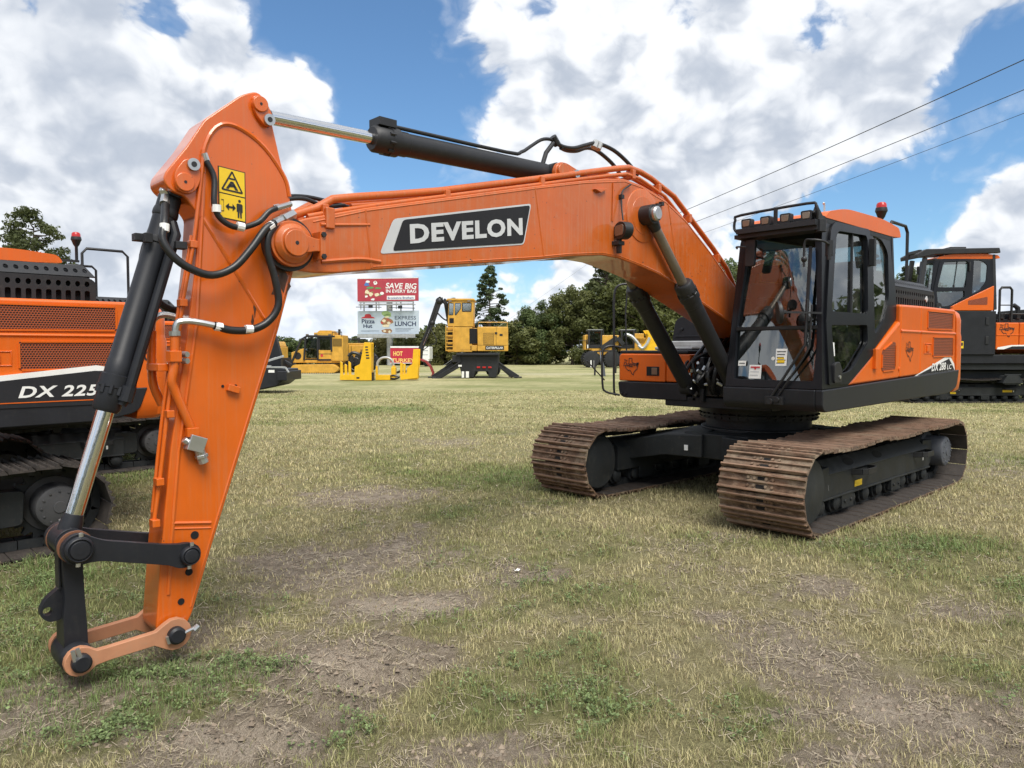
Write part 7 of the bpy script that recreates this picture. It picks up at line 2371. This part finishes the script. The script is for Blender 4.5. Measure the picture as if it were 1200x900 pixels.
def build_skidders():
    S = .0838
    def machine(px0, label, cab0, cab1, body, tires, flip):
        r = place('skidder', (px0 - 600) / 859.8 * 72, 72, label, 'skidder', 'yellow skidders by the wood')
        X = lambda px: (px - px0) * S
        Z = lambda y: (430.5 - y) * S
        b = MB()
        for (x0, x1, y0, y1) in body: b.box(X(x0), X(x1), -.7, 1.1, Z(y1), Z(y0))
        bd = b.build('body', M_YELLOW, r, .06)
        c = MB()
        for x in (cab0, cab1):
            for yy in (-.75, .85): c.bar((X(x), yy, Z(408)), (X(x), yy, Z(387.5)), .16, .16)
        c.box(X(cab0) - .08, X(cab1) + .08, -.8, .95, Z(388.6), Z(387)); c.box(X(cab0), X(cab1), -.74, -.70, Z(408), Z(404)); c.box(X(cab0) + .3, X(cab1) - .3, .3, .5, Z(408), Z(392))
        cab = c.build('cab', M_BLACK, r, .02)
        q = MB(); q.box(X(cab0) + .1, X(cab1) - .1, -.74, -.725, Z(404), Z(389)); q.build('window', M_GLASS, cab)
        q = MB(); q.box(X(cab0) - .1, X(cab1) + .1, -.85, 1.0, Z(387), Z(386.4)); q.build('roof_edge', M_GALV, cab)
        q = MB()
        for (x0, x1, y0, y1) in body[:1]: q.box(X(x0) + .15, X(x0) + .9, -.712, -.70, Z(y1 - 3), Z(y0 + 5))
        q.build('air_grille', M_GRILLE_Y, bd)
        q = MB(); q.tube([(X(cab1) + .2, -.6, Z(393)), (X(cab1) + .2, -.6, Z(386))], .07, 8); q.build('exhaust', M_BLACK, r)
        q = MB(); q.tube([(X(cab0) - .2, -.78, Z(409)), (X(cab0) - .2, -.78, Z(399)), (X(cab0) - .9, -.78, Z(399)), (X(cab0) - .9, -.78, Z(409))], .035, 6); q.build('handrail', M_BLACK, r)
        for t in tires:
            wheel(r, 'wheel', X(t), -.8, .82, .82, .7); wheel(r, 'wheel', X(t), 1.3, .82, .82, .7)
        return r, X, Z
    r, X, Z = machine(700, 'yellow skidder by the wood with a square black cab, left of the grab rail', 689, 703.5, [(685, 705, 392.5, 409), (684, 692, 393, 410), (704, 724, 393, 405), (692, 716, 407, 416)], (692, 716), 1)
    q = MB(); q.bar((X(703), -.8, Z(409)), (X(722), -.8, Z(396)), .35, .5); q.bar((X(722), -.8, Z(396)), (X(729), -.8, Z(404)), .3, .4); q.build('arch', M_BLACK, r, .02)
    q = MB(); q.box(X(686.6), X(687.8), -1.2, -1.15, Z(408), Z(404)); q.box(X(690.3), X(691.7), -1.25, -1.15, Z(430), Z(422)); q.box(X(694.2), X(695.6), -1.25, -1.15, Z(430), Z(422)); q.build('marker', M_WHITE, r)
    r, X, Z = machine(740, 'yellow skidder by the wood with a curved yellow felling head in front', 727, 741, [(726, 756, 396, 412), (741, 753, 391, 403)], (732, 752), 1)
    b = MB(); head = [(X(752), Z(387.5)), (X(761), Z(388)), (X(764), Z(394)), (X(767.5), Z(408)), (X(766), Z(411)), (X(748), Z(412)), (X(745), Z(408)), (X(752), Z(402)), (X(756), Z(394))]
    b.prism(head, -1.6, -1.5, 1); b.prism(head, -.5, -.4, 1); b.prism([(X(755), Z(391)), (X(762), Z(390)), (X(766), Z(408)), (X(757), Z(410))], -1.5, -.5, 1)
    hd = b.build('felling_head', M_YBRIGHT, r, .03)
    q = MB(); q.tube([(X(744), -1.7, Z(405)), (X(749), -1.75, Z(408)), (X(754), -1.75, Z(403)), (X(757), -1.7, Z(396))], .14, 6, 4); q.tube([(X(731), -1.2, Z(392)), (X(738), -1.3, Z(395)), (X(745), -1.4, Z(403)), (X(750), -1.5, Z(410))], .16, 6, 4); q.build('hydraulic_hose', M_GALV, hd)
    r = place('timber_stand', 5.73, 47, 'black steel stand with splayed legs on the grass, left of the orange tool box', 'stand')
    S2 = .0547
    X = lambda px: (px - 705) * S2
    Z = lambda y: (440.5 - y) * S2
    b = MB()
    b.bar((X(697), 0, Z(411.5)), (X(723), 0, Z(410.5)), .10, .10); b.bar((X(697.5), 0, Z(411)), (X(697), -.1, Z(439.5)), .11, .11); b.bar((X(722), 0, Z(411)), (X(722), .1, Z(437)), .10, .10)
    q = b.build('frame', M_BLACK, r, .01)
    b = MB(); b.prism([(X(702.5), Z(419)), (X(704.5), Z(418)), (X(708), Z(428)), (X(709.5), Z(441)), (X(707), Z(441)), (X(704.5), Z(430))], -.25, -.12, 1); b.bar((X(703.5), -.18, Z(419)), (X(703.5), 0, Z(411)), .06, .06); b.build('tine', M_MOTOR, r, .01)


build_skidders()


# --- power line crossing the upper right of the sky
def build_power_line():
    A = [spot(13.3, 88), spot(30.0, 20)]
    hs = [(15.3, 13.8, 12.4), (16.9, 15.4, 14.3)]
    lab = ['far wooden utility pole hidden in the wood behind the boom', 'near wooden utility pole off to the right']
    for p, h, lb in zip(A, hs, lab):
        r = empty('utility_pole', p, 0, lb, 'pole', 'poles of the power line')
        m = MB(); m.cyl((0, 0, -.5), (0, 0, h[0] + .1), .16, 10, .11); m.build('pole', M_BARK, r)
        m = MB()
        for z in h: m.cyl((-.12, 0, z), (.12, 0, z), .05, 8)
        m.build('insulator', M_GALV, r)
        if h is hs[0]:
            g = spot(-7.5, 80) - p
            m = MB(); m.tube([(0, 0, h[0] - .3), (g.x, g.y, 0)], .016, 5); m.build('guy_wire', M_GALV, r, smooth=60)
    for k, nm_ in enumerate(('uppermost', 'middle', 'lowest and thinnest')):
        a = Vector((A[0].x, A[0].y, hs[0][k])); b = Vector((A[1].x, A[1].y, hs[1][k]))
        pts = [a.lerp(b, i / 24) - Vector((0, 0, .35 * 4 * (i / 24) * (1 - i / 24))) for i in range(25)]
        m = MB(); m.tube(pts, (.026, .021, .013)[k], 6)
        o = m.build('power_line', M_INK, None, smooth=60)
        tag(o, nm_ + ' of the three overhead wires crossing the sky at the right', 'wire', 'overhead wires')


build_power_line()
